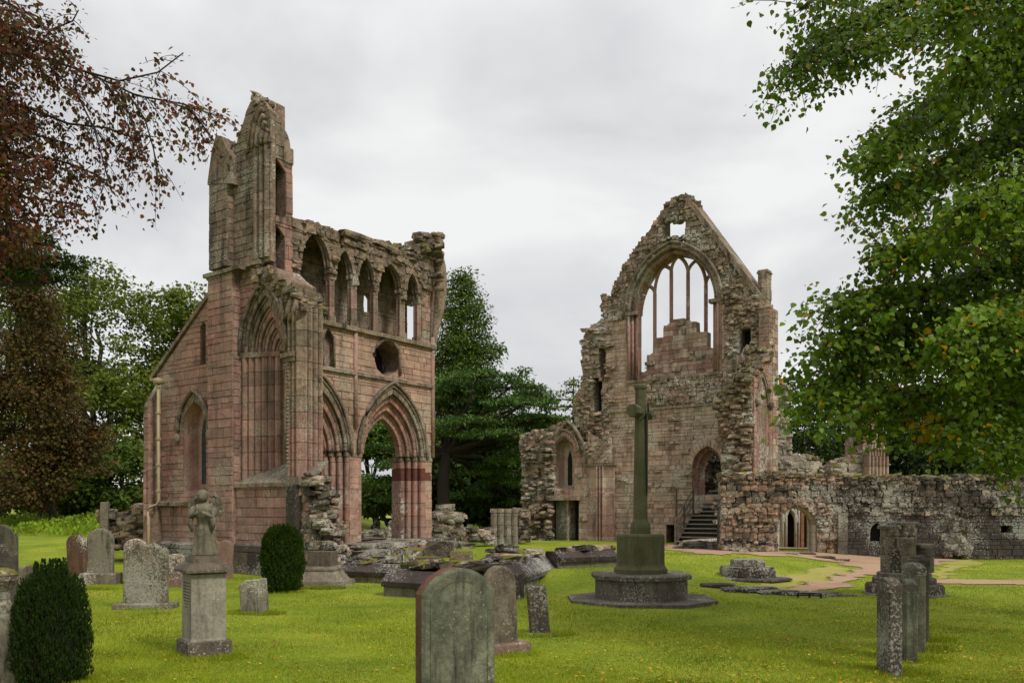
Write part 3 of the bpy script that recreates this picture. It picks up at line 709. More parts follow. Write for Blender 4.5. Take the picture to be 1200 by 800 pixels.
# rain pipe
pa = FB.at(185.5, 500, -.3)[0]
mb = MB(); zt, zb1, zb2 = zof(FB, 185, 449, -.3), zof(FB, 185, 588, -.3), zof(FB, 185, 600, -.3)
mb.tube([FB.P(pa, zt, -.3), FB.P(pa, zb1+.05, -.3), FB.P(pa, zb1-.08, -.34), FB.P(pa-.12, zb2+.15, -.50), FB.P(pa-.12, zb2-.02, -.56), FB.P(pa, zb2-.22, -.60), FB.P(pa, .05, -.60)], .042, 8)
mb.box(FB.P(pa, zt-.02, -.3), (.2, .2, .16), math.atan2(-.6, .8))
mb.tube([FB.P(pa, zt+.1, -.28), FB.P(aL-.1, zt+.13, -.28)], .05, 6)
mb.build('rain_pipe', 'pipe', L.root, True)
for k in range(5):
    mb = MB(); mb.lathe(FB.P(pa, zb1+.3+k*.75, -.3), [(.068, 0), (.068, .06)], 8); mb.build('pipe_collar', 'pipe', L.root)

# -- tower: end of the side wall with two tall slots, seen right of the gable fragment
tb0, tb1 = 14.03, 14.54
tz0, tz1 = 8.15, zof(SA, 331, 187)
sl = [[(tb0+.03, zof(SA, 325, 253)), (tb0+.33, zof(SA, 325, 253)), (tb0+.33, zof(SA, 325, 190)), (tb0+.03, zof(SA, 325, 186))],
      [(tb0+.03, zof(SA, 325, 314)), (tb0+.29, zof(SA, 325, 314)), (tb0+.29, zof(SA, 325, 266)), (tb0+.03, zof(SA, 325, 264))]]
wall(L, SA, [(tb0, 7.4), (tb1+.04, 7.4), (tb1+.04, tz1+.1)]+[(min(x, tb1+.08), z) for x, z in SA.poly([(340, 172), (339, 160), (336, 154), (332, 150), (331, 145), (326, 141), (325, 137), (320.5, 134)])]+[(tb0, zof(SA, 320, 132))], sl, .44, ch=.3, sw=.32, matf=lambda a, z: 'pink' if a > 14.2 and z < 10.8 else 'brown', corename='wall_end')
backing(L, SA, [(tb0, 7.6), (tb1, 7.6), (tb1, tz1+.1), (tb0, tz1+.1)], .40, 'void', 'slot_back')  # black panel paints the unlit passage behind the slots
mb = MB(); mb.box(SA.P(14.42, tz1-.05, .06), (.30, .24, .42), math.atan2(.8, .6), 1.0, .03); mb.box(SA.P(14.42, tz1-.17, .08), (.24, .2, .12), math.atan2(.8, .6), 1.2); mb.build('capital', 'brown', L.root)
# arch head fragment: mould rings springing from the jamb
jz = zof(FB, 302, 175)
jp = scallop((FB.at(300, 300)[0], -.06), (-18.22, -.02), 3, .09)+[(-18.25, .08), (-18.5, .3), (FB.at(300, 300)[0], .3)]
drums(L, FB, jp, 8.2, jz, .55, 'brown', 'jamb_stone')
for k, (du, w) in enumerate(((300, -.10), (305, -.11), (310, -.12), (315, -.10), (319, -.07))):
    s0 = FB.at(du, 175)[0]; s1 = FB.at(311+k*2.2, 129+k*9)[0]; z1 = zof(FB, 311, 129+k*9)
    pts = [(s0+(s1-s0)*(t/8)**1.75, jz+(z1-jz)*math.sin(t/8*1.45)/math.sin(1.45)) for t in range(9)]
    path_tube(L, FB, pts, w, .075-.006*k, 'brown', 'arch_moulding')
mb = MB(); mb.lathe(FB.P(FB.at(291, 175)[0], zof(FB, 291, 177), -.06), [(.02, -.1), (.09, 0), (.08, .12)], 8); mb.build('corbel', 'brown', L.root, True)
s0 = FB.at(293, 172)[0]; z1 = zof(FB, 311, 122); s1 = FB.at(309, 127)[0]
path_tube(L, FB, [(s0+(s1-s0)*(t/8)**1.8, jz+.1+(z1-jz-.1)*math.sin(t/8*1.4)/math.sin(1.4)) for t in range(9)], -.05, .045, 'brown', 'hood_mould')
edge_rubble(L, FB, FB.poly([(306, 112), (314, 126)]), .0, .3, (.10, .17), 'brown', .2, lift=.0)
edge_rubble(L, FB, FB.poly([(286, 140), (299, 110)]), .05, .5, (.10, .16), 'brown', .2, step=.3)
# -- big arch of the front: left jamb of clustered shafts, orders and hood
jl = scallop((-19.45, .0), (-18.32, .42), 6, .075)+[(-18.32, .7), (-19.45, .7)]
drums(L, FB, jl, 2.36, 5.78, .42, 'pink', 'jamb_stone')
drums(L, FB, [(-19.50, -.08), (-18.9, .08), (-18.86, .3), (-19.5, .3)], 5.70, 5.85, .2, 'brown', 'capital')
drums(L, FB, [(-18.9, .10), (-18.3, .34), (-18.3, .6), (-18.9, .6)], 5.70, 5.84, .2, 'pink', 'capital')
for k in range(6):
    hw = .955-.155*k; 
    if hw < .12: break
    voussoirs(L, FB, mainhole_c+.03*k, hw, 5.85, 5.85+1.70*(hw/.955)*.98, .15, .03+.085*k, .75, 9, 'pink' if k > 1 else 'brown')
    path_tube(L, FB, arch(mainhole_c+.03*k, hw-.02, 5.85, 5.85+1.70*(hw/.955)*.98-.03), .02+.085*k, .035, 'brown' if k < 2 else 'pink', 'arch_moulding')
path_tube(L, FB, arch(mainhole_c, .99, 5.80, 7.63), -.06, .055, 'brown', 'hood_mould')
# right clustered pier, broken at the top
pj = scallop((-17.60, .45), (-17.46, .0), 2, .06)+scallop((-17.46, -.04), (-16.98, -.04), 3, .08)+scallop((-16.98, .0), (-16.92, .62), 4, .08)+[(-17.5, .68)]
drums(L, FB, pj, 2.5, 6.75, .42, 'pink', 'pier_stone', matf=lambda z: 'brown' if z > 5.3 or (z > 3 and R.random() < .3) else 'pink')
drums(L, FB, [(-17.66, -.14), (-17.12, -.18), (-17.10, .3), (-17.66, .3)], 5.5, 5.62, .2, 'brown', 'capital', k=1.0)
drums(L, FB, [(-17.62, -.10), (-17.14, -.14), (-17.12, .3), (-17.62, .3)], 5.38, 5.5, .2, 'brown', 'capital', k=1.0)
mb = MB()
zz = 2.75
while zz < 5.35: mb.box(FB.P(-17.38, zz, -.13), (.06, .06, .055), .8, .5); zz += .095
o = mb.build('nailhead_ornament', 'brown', L.root)
# springers leaning off the broken pier top
for (u0, v0, u1, v1, w, r) in ((338, 378, 346, 352, -.1, .08), (344, 378, 352, 352, -.08, .08), (350, 380, 357, 356, -.05, .08), (336, 375, 331, 350, -.05, .05)):
    p0, p1 = FB.at(u0, v0), FB.at(u1, v1)
    path_tube(L, FB, [p0, ((p0[0]+p1[0])/2-.02, (p0[1]+p1[1])/2), p1], w, r, 'brown', 'springer')
edge_rubble(L, FB, FB.poly([(304, 316), (318, 322), (332, 334), (344, 342), (354, 350)]), -.08, .6, (.18, .32), 'brown', .5, lift=.0)
edge_rubble(L, FB, FB.poly([(312, 322), (326, 332), (340, 342), (352, 354)]), .0, .7, (.2, .36), 'brown', .45, lift=-.05)
edge_rubble(L, FB, FB.poly([(336, 352), (350, 362)]), .1, .7, (.22, .34), 'brown', .2)
for k in range(60):
    w_ = U(0, .6); u = U(304, 358)+w_*22; v = 318+(u-304)*.62+U(-2, 14)
    p = FB.at(u, v, w_); s_ = U(.13, .26); L.blob('stone', FB.P(p[0], p[1], w_), (s_*1.2, s_, s_*.8), 'mossy' if R.random() < .35 else 'brown')
# rubble stub at the foot of the pier
stub = ragged(FB.poly([(388, 560), (386, 580), (393, 600), (398, 625), (404, 650), (413, 690)], .8), .2, .07)
so_ = [(-16.96, 0)]+[(FB.at(413, 690, .8)[0], 0)]+[(x, max(.02, z)) for x, z in stub[::-1]]+[(-16.96, 2.5)]
wall(L, FB, so_, (), .82, w0=.0, ch=.17, sw=.34, rub=lambda a, z: .97, rubm=lambda a, z: 'palebase' if R.random() < .5 else 'rubble', corename='rubble_core')
for k in range(170):
    t = U(0, 1)**.8; w_ = U(-.1, .8); u = 381+t*26+U(-6, 6)-(.8-w_)*22; v = 556+t*118+U(-8, 8)
    p = FB.at(u, v, w_)
    if p[1] > .05: s_ = U(.14, .30); L.blob('stone', FB.P(p[0], p[1], w_), (s_*1.4, s_, s_*.5), R.choice(['palebase', 'rubble', 'rubble', 'darkrub']), rz=U(-.5, .5))
mb = MB(); mb.box(FB.P(-17.12, 0, .0), (.34, .5, 2.3), math.atan2(-.6, .8), 1, .02); mb.build('angle_buttress', 'darkrub', L.root)
drums(L, FB, [(-17.5, -.2), (-16.85, -.2), (-16.8, .7), (-17.5, .7)], 2.28, 2.5, .25, 'palebase', 'pier_stone')

# -- side wall: arcade, middle stage, clerestory
zsill = zof(SA, 440, 392); zstr = zof(SA, 446, 443); zcap = 3.32
c1_, c2_ = 15.48, 18.32
b_end = 20.02
o1 = arch_hole(c1_, 1.09, 0, zcap, 5.35, 9); o2 = arch_hole(c2_, 1.40, .0, zcap, 5.42, 9)
oc, ocz = SA.at(453, 424); ocz += .02
ocul = [(oc-.52, ocz+.1), (oc-.42, ocz-.25), (oc-.1, ocz-.45), (oc+.25, ocz-.38), (oc+.55, ocz-.2), (oc+.55, ocz+.25), (oc+.35, ocz+.5), (oc, ocz+.62), (oc-.35, ocz+.5)]
bl, blz = SA.at(385, 430)
blw = [(bl-.2, blz), (bl+.2, blz), (bl+.2, blz+.85), (bl, blz+1.05), (bl-.2, blz+.85)]
lower = [(14.36, 0), (14.36, zsill), (b_end, zsill), (b_end, 0)]
wall(L, SA, lower, [o1, o2, ocul, blw], 1.05, ch=.2, sw=.38, ash='pink', matf=lambda a, z: 'pinkwarm')
for (c, hw, za) in ((c1_, 1.09, 5.35), (c2_, 1.40, 5.42)):
    for k in range(4):
        h = hw-.16*k; zz = zcap+(za-zcap)*(h/hw)*.985
        voussoirs(L, SA, c, h, zcap, zz, .17, .0+.15*k-.012, 1.0-.12*k if k else .5, 9, 'pink' if k else 'brown')
        path_tube(L, SA, arch(c, h-.02, zcap, zz-.02), .15*k-.01, .05, 'brown' if k == 0 else 'pink', 'arch_moulding')
    path_tube(L, SA, arch(c, hw+.05, zcap-.05, za+.07), -.06, .06, 'brown', 'hood_mould')
path_tube(L, SA, [(oc+x*.95, ocz+z) for x, z in ((-.56, .1), (-.42, .42), (-.2, .6), (0, .66), (.25, .62), (.5, .42), (.58, .1), (.56, -.35))], -.03, .06, 'brown', 'hood_mould')
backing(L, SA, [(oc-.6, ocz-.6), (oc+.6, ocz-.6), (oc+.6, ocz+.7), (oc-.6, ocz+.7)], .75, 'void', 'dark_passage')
backing(L, SA, blw, .18, 'pink', 'blind_panel'); path_tube(L, SA, [(bl-.2, blz), (bl-.2, blz+.85), (bl, blz+1.05), (bl+.2, blz+.85), (bl+.2, blz)], -.01, .04, 'brown', 'moulding')
def band(z): return 'redband' if 2.45 < z < 2.95 else 'pier'
# middle and right piers: clustered shafts on a diagonal plan
def pier(bl0, bl1, right=None, mf=None, zb=.0):
    c = (bl0+bl1)/2
    pl = scallop((bl0-.52, .62), (bl0, .0), 4, .085, 5)
    if bl1-bl0 > .1: pl += [(bl0+.03, -.02), (bl1-.03, -.02)]
    pl += scallop((bl1, .0), (bl1+.5, .62), 4, .085, 5) if right is None else scallop((bl1, .0), (bl1+.02, 1.0), 4, .07, 4)
    pl += [(bl1+.3 if right is None else bl1, 1.08), (bl0-.35, 1.08)]
    drums(L, SA, pl, zb, zcap-.14, .40, 'pier', 'pier_drum', matf=mf)
    drums(L, SA, pl, zcap-.14, zcap+.0, .3, 'brown', 'capital', k=1.07)
    drums(L, SA, pl, zb, zb+.14, .3, 'brown', 'pier_base', k=1.05)
pier(16.62, 16.94, zb=.2); pier(19.70, b_end, right=1, mf=band, zb=.28)
# string courses, vertical shaft and sill
strip(SA, L, 14.7, b_end+.05, zstr-.05, zstr+.04, -.1, .03, 'brown', 'string_course_stone', .05)
strip(SA, L, 14.6, b_end+.1, zsill-.06, zsill+.06, -.14, .3, 'brown', 'sill_stone', .0)
for (bb, z0, z1) in ((16.78, 4.0, zsill), (b_end+.02, zcap, zsill+.3)):
    mb = MB(); mb.lathe(SA.P(bb, z0, -.04), [(.065, 0), (.065, z1-z0)], 8); mb.build('wall_shaft', 'pink', L.root, True)
# clerestory
zt0, zt1 = zof(SA, 341, 254), zof(SA, 497, 302)
cols = [SA.at(u, v)[0] for u, v in ((348.7, 301), (390, 312.5), (416, 320.5), (441, 328.7), (472.5, 338), (492, 343.7))]
zc = zof(SA, 441, 330)
topz = lambda s: zt0+(zt1-zt0)*(s-14.5)/(cols[-1]-14.5)
ctop = ragged([(cols[-1]+.25, zt1-.1), (17.0, topz(17.0)+.03), (14.52, topz(14.52))], .3, .045)
outc = [(14.56, zc-.3), (cols[-1]+.25, zc-.3)]+ctop[:-1]+[(14.56, topz(14.56))]
bays = [(14.15, cols[0])]+list(zip(cols[:-1], cols[1:]))
holes = []
H = []
for s0, s1 in bays:
    c, hw = (s0+s1)/2, (s1-s0)/2-.10
    if s0 < 14.2: continue
    za = zc+(.95 if hw > .5 else .70)
    H.append((c, hw, za)); holes.append(arch_hole(c, hw, zc-.3, zc, za, 8))
wall(L, SA, outc, holes, .27, ch=.2, sw=.3, ash='brown', rub=lambda a, z: .75, rubm='brown', corename='clerestory_wall')
for c, hw, za in H:
    voussoirs(L, SA, c, hw+.06, zc, za+.07, .09, -.05, .1, 6, 'brown')
    path_tube(L, SA, arch(c, hw, zc, za), .06, .045, 'brown', 'arch_moulding')
    path_tube(L, SA, arch(c, hw-.03, zc, za-.03), .17, .04, 'brown', 'arch_moulding')
for i, s in enumerate(cols):
    r = .09 if i % 2 else .12
    pl = [(s+r*(1.0+.22*math.cos(5*t))*math.cos(t), .11+.12*(1.0+.2*math.cos(5*t))*math.sin(t)) for t in [2*math.pi*k/30 for k in range(30)]]
    drums(L, SA, pl, zsill+.06, zc-.12, .55, 'pier', 'clerestory_shaft', matf=lambda z: R.choice(['pink', 'brown', 'pink']))
    drums(L, SA, pl, zc-.13, zc-.0, .2, 'brown', 'capital', k=1.35); drums(L, SA, pl, zsill+.06, zsill+.24, .12, 'brown', 'shaft_base', k=1.35)
# back wall of the wall passage with one lancet light and one open bay
lz = SA.at(430.5, 355, .95)
lan = arch_hole(lz[0], .17, SA.at(433, 367, .95)[1], SA.at(433, 350, .95)[1], SA.at(433, 345, .95)[1], 4)
w2 = SA.at(476.5, 395, .95)[0]; w3 = SA.at(489, 395, .95)[0]
ow = [(w2, zsill+.02), (w3, zsill+.02), (w3, zof(SA, 482, 357, .95)), (w2, zof(SA, 482, 357, .95))]
bt = [(14.75, zsill), (w2, zsill), (w2, zof(SA, 482, 357, .95)), (b_end+.3, zof(SA, 482, 357, .95)), (b_end+.3, zt1-.2), (14.75, topz(14.75)-.12)]
wall(L, SA, bt, [lan], .22, w0=.93, ch=.3, sw=.5, ash='brown', corename='passage_back_wall')
mb = MB(); mb.add(*prism(SA, [(14.3, topz(14.3)-.32), (cols[-1]+.2, zt1-.42), (cols[-1]+.2, zt1-.3), (14.3, topz(14.3)-.2)], .36, .95)); mb.build('passage_roof_slab', 'brown', L.root)
# vault springer and rubble stack at the far end
e0, zk0 = SA.at(503, 404)
fl = []
for v_, u_, r_ in ((406, 506, 3.5), (395, 506.5, 4.2), (380, 508, 5.8), (362, 510, 8), (342, 511.5, 9.5), (325, 511.5, 10), (308, 509, 11), (292, 504, 12)):
    x_, y_, z_ = at_d(u_, v_, 27.2); r_ *= .0272
    fl.append([(x_+r_*(1+.22*abs(math.sin(3.5*q_)))*math.cos(q_), y_+.25+r_*(1+.16*abs(math.sin(3.5*q_)))*math.sin(q_), z_) for q_ in [2*math.pi*j_/42 for j_ in range(42)]])
mb = MB(); mb.rings(fl); mb.build('vault_springer', 'brown', L.root)
mb = MB(); mb.lathe(SA.P(b_end+.0, zsill-.1, .0), [(.1, 0), (.17, .08), (.17, .2), (.13, .22)], 10); mb.build('capital', 'brown', L.root, True)
wall(L, SA, [(cols[-1]+.13, zsill+.02), (b_end-.04, zsill+.02), (b_end+.02, zc+.6), (cols[-1]+.13, zc+.6)], (), .28, w0=.05, ch=.22, sw=.3, ash='brown', matf=lambda a, z: R.choice(['pink', 'brown']), corename='end_pier')
tall = [(19.2, zc+.4), (b_end+.0, zc+.2), (b_end+.1, zc+.7), (b_end+.1, zt1+.15), (b_end+.1, zof(SA, 505, 285)), (b_end+.1, zof(SA, 505, 275)), (19.75, zof(SA, 495, 276)), (19.7, zof(SA, 490, 290)), (19.35, zof(SA, 478, 292)), (19.2, zt1)]
wall(L, SA, tall, (), .9, w0=.02, ch=.17, sw=.32, rub=lambda a, z: 1, rubm=lambda a, z: 'mossy' if R.random() < .3 else 'brown', corename='rubble_core')
FBs = front(b_end+.35)
for k in range(420):
    u = U(474, 519); v = U(275, 350)
    lo = 480 if v < 300 else 514
    if v < 292 and u < 488: continue
    if u < lo or u > 516 or v > 345: continue
    s_ = U(.14, .28); y = U(26.5, 27.3); p = at_d(u, v, y)
    L.blob('stone', p, (s_*1.3, s_, s_*.55), 'mossy' if (R.random() < .35 and v < 300) else 'brown', rz=U(-.6, .6))
edge_rubble(L, SA, [(cols[0]-.5, topz(14.2)), (cols[-1], zt1)], .02, .9, (.12, .24), 'brown', .35, lift=-.03)
edge_rubble(L, SA, [(18.2, topz(18.2)), (19.4, zt1+.05)], .02, .9, (.2, .3), 'brown', .8, lift=.08)
L.finish()
# rusty low railing behind the arch
def railing(pts, h, label):
    x0, y0 = pts[0]; r_ = E('railing', (x0, y0, gzn(x0, y0)), label, 'railing')
    for (xa, ya), (xb, yb) in zip(pts, pts[1:]):
        n = max(2, int(math.hypot(xb-xa, yb-ya)/1.1))
        for k in range(n+1):
            x, y = xa+(xb-xa)*k/n, ya+(yb-ya)*k/n; z = gzn(x, y)
            mb = MB(); mb.tube([(x, y, z-.1), (x, y, z+h)], .018, 6); mb.build('post', 'metal', r_)
        for hh in (h*.55, h*.98):
            mb = MB(); mb.tube([(xa, ya, gzn(xa, ya)+hh), (xb, yb, gzn(xb, yb)+hh)], .012, 5); mb.build('rail', 'metal', r_)
railing([gp(416, 642, .1), gp(500, 642, .1)], .38, 'low dark metal railing on the grass beyond the pointed arch')

# ------------------------------------------------------------------ south gable
FG = front(35.0)
gx, gy = FG.P(-16.7, 0)[:2]
G = Thing('ruined_gable', (gx, gy, 0), 'tall ruined sandstone gable with traceried window and night stair door, right of the cross', 'ruin')
z0 = .0
sil = [(686, 600), (684, 560), (690, 520), (684, 505), (674, 495), (671, 480), (676, 462), (684, 448), (683, 430), (683, 405), (687, 388), (698, 379), (711, 373), (706, 366), (705, 346), (712, 346), (715, 350), (719, 336), (728, 320), (738, 301), (746, 289), (756, 276), (766, 262), (775, 249), (783, 237), (790, 232), (803, 229)]
silp = FG.poly(sil); 
lft = ragged(silp[1:], .3, .055)
rt = FG.poly([(806, 231), (893, 350), (890, 358), (905, 361), (905, 560)])
outg = [(FG.at(686, 600)[0], z0), ]+lft+rt+[(FG.at(905, 600)[0], z0)]
gA, gB = FG.at(749.5, 380, .62)[0], FG.at(843.5, 380, .62)[0]
gwc = (gA+gB)/2; gwh = (gB-gA)/2
zgs, zga, zgb = zof(FG, 798, 362, .62), zof(FG, 798, 298, .62), zof(FG, 798, 441)
gwin = arch_hole(gwc, gwh+.28, zgb, zgs, zga+.3, 12)
def rect(F, u0, v0, u1, v1):
    a, z1 = F.at(u0, v0); b, z2 = F.at(u1, v1); return [(a, z2), (b, z2), (b, z1), (a, z1)]
tw = rect(FG, 777.5, 257, 804, 285)
s1 = rect(FG, 702, 408, 710, 446); s2 = rect(FG, 696, 443, 706, 482)
dc = FG.at(829, 560)[0]; door = arch_hole(dc, FG.at(847, 560)[0]-dc, 2.3, zof(FG, 829, 548), zof(FG, 829, 518), 8)
sdoor = rect(FG, 781, 614, 792, 640); sdoor = [(x, max(z, z0)) for x, z in sdoor]; sdoor[0] = (sdoor[0][0], .2); sdoor[1] = (sdoor[1][0], .2)
rs = rect(FG, 868, 386, 880, 428)
def grub(a, z):
    # rubble: band under the window, torn left edge, whole apex and haunches
    if z > zgs-.2 and abs(a-gwc) > gwh+.25: return .9
    if z > zga-.6: return .9
    if zof(FG, 800, 476) < z < zgb and a > FG.at(752, 460)[0] and a < FG.at(848, 460)[0]: return .95
    if a < FG.at(712, 450)[0] and z > 3.2: return .8
    if a > FG.at(860, 400)[0] and z > 5: return .75
    if z > zgb and a > gwc+gwh+.7: return .6
    return .03
wall(G, FG, outg, [gwin, tw, s1, s2, door, sdoor, rs], .62, ch=.185, sw=.38, ash='gablepink', rub=grub, matf=lambda a, z: 'brown' if z > 10.5 else ('gablepink' if R.random() > .12 else 'rubblered'), gap=.008)
# window: dressed arch orders, jamb shafts, tracery, step-topped blocking
for k in range(2):
    voussoirs(G, FG, gwc, gwh+.36-.18*k, zgs, zga+.36-.18*k, .2, -.10+.2*k, .9, 14, 'brown' if k < 1 else 'pier', name='voussoir')
    path_tube(G, FG, arch(gwc, gwh+.2-.17*k, zgs, zga+.2-.17*k, 12), -.08+.2*k, .06, 'brown', 'arch_moulding')
path_tube(G, FG, arch(gwc, gwh+.42, zgs-.1, zga+.42, 12), -.12, .07, 'brown', 'hood_mould')
for sg in (-1, 1):
    for k in range(3):
        x = gwc+sg*(gwh+.28-.13*k)
        drums(G, FG, [(x-.08, -.04+.12*k), (x+.08, -.04+.12*k), (x+.08, .7), (x-.08, .7)], zgb, zgs, .6, 'pier', 'jamb_stone', matf=lambda z: 'pink')
        mb = MB(); mb.lathe(FG.P(x-.08*sg, zgb, -.03+.12*k), [(.07, 0), (.07, zgs-zgb)], 8); mb.build('jamb_shaft', 'pier', G.root, True)
    drums(G, FG, [(gwc+sg*(gwh+.1)-.3, -.14), (gwc+sg*(gwh+.1)+.3, -.14), (gwc+sg*(gwh+.1)+.3, .2), (gwc+sg*(gwh+.1)-.3, .2)], zgs-.12, zgs+.05, .3, 'brown', 'capital')
TW = .62
def bar(pts, r=.095):
    """tracery bar of square section along pts"""
    mb = MB(); rs_ = []
    for i, (x, z) in enumerate(pts):
        x0, q0 = pts[max(0, i-1)]; x1, q1 = pts[min(len(pts)-1, i+1)]; l = math.hypot(x1-x0, q1-q0); nx, nz = (q1-q0)/l, -(x1-x0)/l
        rs_.append([FG.P(x-nx*r, z-nz*r, TW), FG.P(x, z, TW-.12), FG.P(x+nx*r, z+nz*r, TW), FG.P(x, z, TW+.14)])
    mb.rings(rs_); return mb.build('tracery_bar', 'pier', G.root)
PT = lambda u, v: FG.at(u, v, TW)
mul = [(767.4, 344), (786.7, 318), (806.3, 320), (827.2, 334)]
mx_ = [PT(u, v) for u, v in mul]
for (s_, z_) in mx_: bar([(s_, zgb-.1), (s_, z_)])
ap = [PT(758, 334), PT(777, 311.5), PT(795, 300), PT(816, 305), PT(833, 321)]
edges = [PT(749.5, 350)]+mx_+[PT(842, 344)]
for i in range(5):
    for (e, other) in ((edges[i], 1), (edges[i+1], -1)):
        a_ = ap[i]; pts = []
        for t in range(8):
            q = t/7; pts.append((e[0]+(a_[0]-e[0])*(1-math.cos(q*.85))/(1-math.cos(.85)), e[1]+(a_[1]-e[1])*math.sin(q*.85)/math.sin(.85)))
        bar(pts, .085)
# upper intersecting bars carried on to the arch
for (p, q) in (((767.4, 344), (782, 303)), ((786.7, 318), (768, 312)), ((806.3, 320), (826, 309))):
    pass
blk = FG.poly([(751, 441), (751, 436), (759, 436), (759, 416), (766, 416), (767, 396), (778.5, 396), (778.5, 382), (786, 381), (787, 375), (803, 373), (807, 375), (807, 377), (817, 377), (817.5, 389), (830, 389), (830, 408), (837, 408), (838, 419), (845, 420), (846, 441)], TW)
blk = [(x, max(z, zgb-.3)) for x, z in blk]; blk[0] = (blk[0][0], zgb-.3); blk[-1] = (blk[-1][0], zgb-.3)
wall(G, FG, blk, (), .4, w0=TW-.1, ch=.2, sw=.42, matf=lambda a, z: 'gablepink' if R.random() < .6 else 'pink', rub=lambda a, z: .1, corename='window_blocking')
strip(FG, G, gwc-gwh-.3, gwc+gwh+.3, zgb-.08, zgb+.04, -.12, TW, 'brown', 'sill_stone', .0)
strip(FG, G, FG.at(712, 520)[0], FG.at(846, 470)[0], zof(FG, 800, 476)-.05, zof(FG, 800, 476)+.04, -.1, .05, 'rubble', 'string_course_stone', .05)
# small top window frame
a0_, z0_ = tw[0]; a1_, z1_ = tw[2]
for (xa, za_, xb, zb_) in ((a0_-.16, z1_, a1_+.16, z1_+.2), (a0_-.16, z0_-.14, a1_+.16, z0_), (a0_-.16, z0_, a0_, z1_), (a1_, z0_, a1_+.16, z1_)):
    mb = MB(); mb.add(*prism(FG, [(xa+.005, za_+.005), (xb-.005, za_+.005), (xb-.005, zb_-.005), (xa+.005, zb_-.005)], -.07, .7)); mb.build('window_frame_stone', 'pink' if zb_ > z1_ else 'brown', G.root)
for k in range(110):
    u = U(712, 806); v = 352-(u-712)*1.32+U(4, 16); p_ = FG.at(u, v)
    if R.random() < .75 and not (774 < u < 808 and 250 < v < 290): s_ = U(.12, .22); G.blob('stone', FG.P(p_[0], p_[1], U(-.03, .03)), (s_*1.4, s_*.7, s_*.6), 'mossy' if R.random() < .6 else 'rubble')
# turret slots
for q, m_ in ((s2, 'void'), (rs, 'void'), (sdoor, 'void')):
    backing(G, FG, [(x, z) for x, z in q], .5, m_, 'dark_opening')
for q in (s2, rs):
    drums(G, FG, [(q[0][0]-.16, -.08), (q[0][0]-.01, -.08), (q[0][0]-.01, .4), (q[0][0]-.16, .4)], q[0][1]-.2, q[2][1]+.25, .6, 'palebase', 'jamb_stone', matf=lambda z: 'brown')
backing(G, FG, [(s1[0][0], s1[0][1]), ((s1[0][0]+s1[1][0])/2, s1[0][1]), ((s1[0][0]+s1[1][0])/2, s1[2][1]), (s1[0][0], s1[2][1])], .6, 'void', 'dark_opening')
mb = MB(); mb.add(*prism(FG, rect(FG, 779, 611, 794, 614.5), -.05, .2)); mb.build('lintel', 'gablepink', G.root)
# door order
dh = FG.at(847, 560)[0]-dc
voussoirs(G, FG, dc, dh+.3, zof(FG, 829, 548), zof(FG, 829, 512), .3, -.04, .3, 8, 'gablepink')
voussoirs(G, FG, dc, dh+.02, zof(FG, 829, 548), zof(FG, 829, 518), .2, .25, 1.05, 8, 'pier')
drums(G, FG, [(dc-dh-.02, .05), (dc-dh+.12, .3), (dc-dh+.12, 1.05), (dc-dh-.02, 1.05)], 2.3, zof(FG, 829, 548), .35, 'pier', 'jamb_stone')
# coping on the right rake, pinnacles, corner buttress
c0, c1 = FG.at(803, 229), FG.at(892, 349)
n = 16
for k in range(n):
    p = [(c0[0]+(c1[0]-c0[0])*(k+e)/n, c0[1]+(c1[1]-c0[1])*(k+e)/n) for e in (.01, .99)]
    vs, fs = prism(FG, [(p[0][0]-.02, p[0][1]-.16), (p[1][0]-.02, p[1][1]-.16), (p[1][0]+.06, p[1][1]+.09), (p[0][0]+.06, p[0][1]+.09)], -.14, 1.0)
    G.stone('coping_stone', (vs, fs), None, 'brown', size=.4)
def cheek(T, F, a, z0, z1, w0, w1, m, ch=.27, matf=None):
    Fs = Frame(F.P(a, 0)[:2], (-F.n[0], -F.n[1]), F.d); Fs.O = F.P(a, 0)[:2]
    z = z0
    while z < z1-.05:
        q = min(z1, z+ch*U(.85, 1.15)); cuts = [w0, w0+(w1-w0)*U(.35, .65), w1] if w1-w0 > .5 else [w0, w1]
        for l_, r_ in zip(cuts, cuts[1:]): T.stone('stone', 'block%d' % R.randrange(8), fmtx(Fs, (l_+r_)/2, (z+q)/2, -.002, r_-l_-.008, .06, q-z-.008), matf(a, z) if matf else m)
        z = q
aR = FG.at(905, 600)[0]
cheek(G, FG, aR, 2.2, zof(FG, 905, 361), .0, .62, 'pink', matf=lambda a, z: R.choice(['pink', 'gablepink', 'brown']))
def pin(u0, u1, vt, vb, m, w=.1):
    a, zb = FG.at(u0, vb); b, zt = FG.at(u1, vt)
    drums(G, FG, [(a, w), ((a+b)/2, w-.08), (b, w), (b, w+.5), (a, w+.5)], zb, zt, .45, m, 'pinnacle_stone', jit=.01)
    mb = MB(); mb.box(FG.P((a+b)/2, zt, w+.25), (b-a+.1, .6, .14), math.atan2(-.6, .8), .8); mb.build('pinnacle_cap', m, G.root)
pin(887, 898, 318, 362, 'brown'); pin(705.5, 711.5, 349, 372, 'brown')
buttress(FG.at(892, 450)[0], FG.at(905, 450)[0], .0, zof(FG, 898, 362), .28, T=G, F=FG, matf=lambda a, z: 'brown' if z > 7 and R.random() < .6 else 'pink', capz=.15)
strip(FG, G, FG.at(891, 415)[0], FG.at(907, 415)[0], zof(FG, 899, 418), zof(FG, 899, 415), -.36, .05, 'brown', 'string_course_stone', .05)
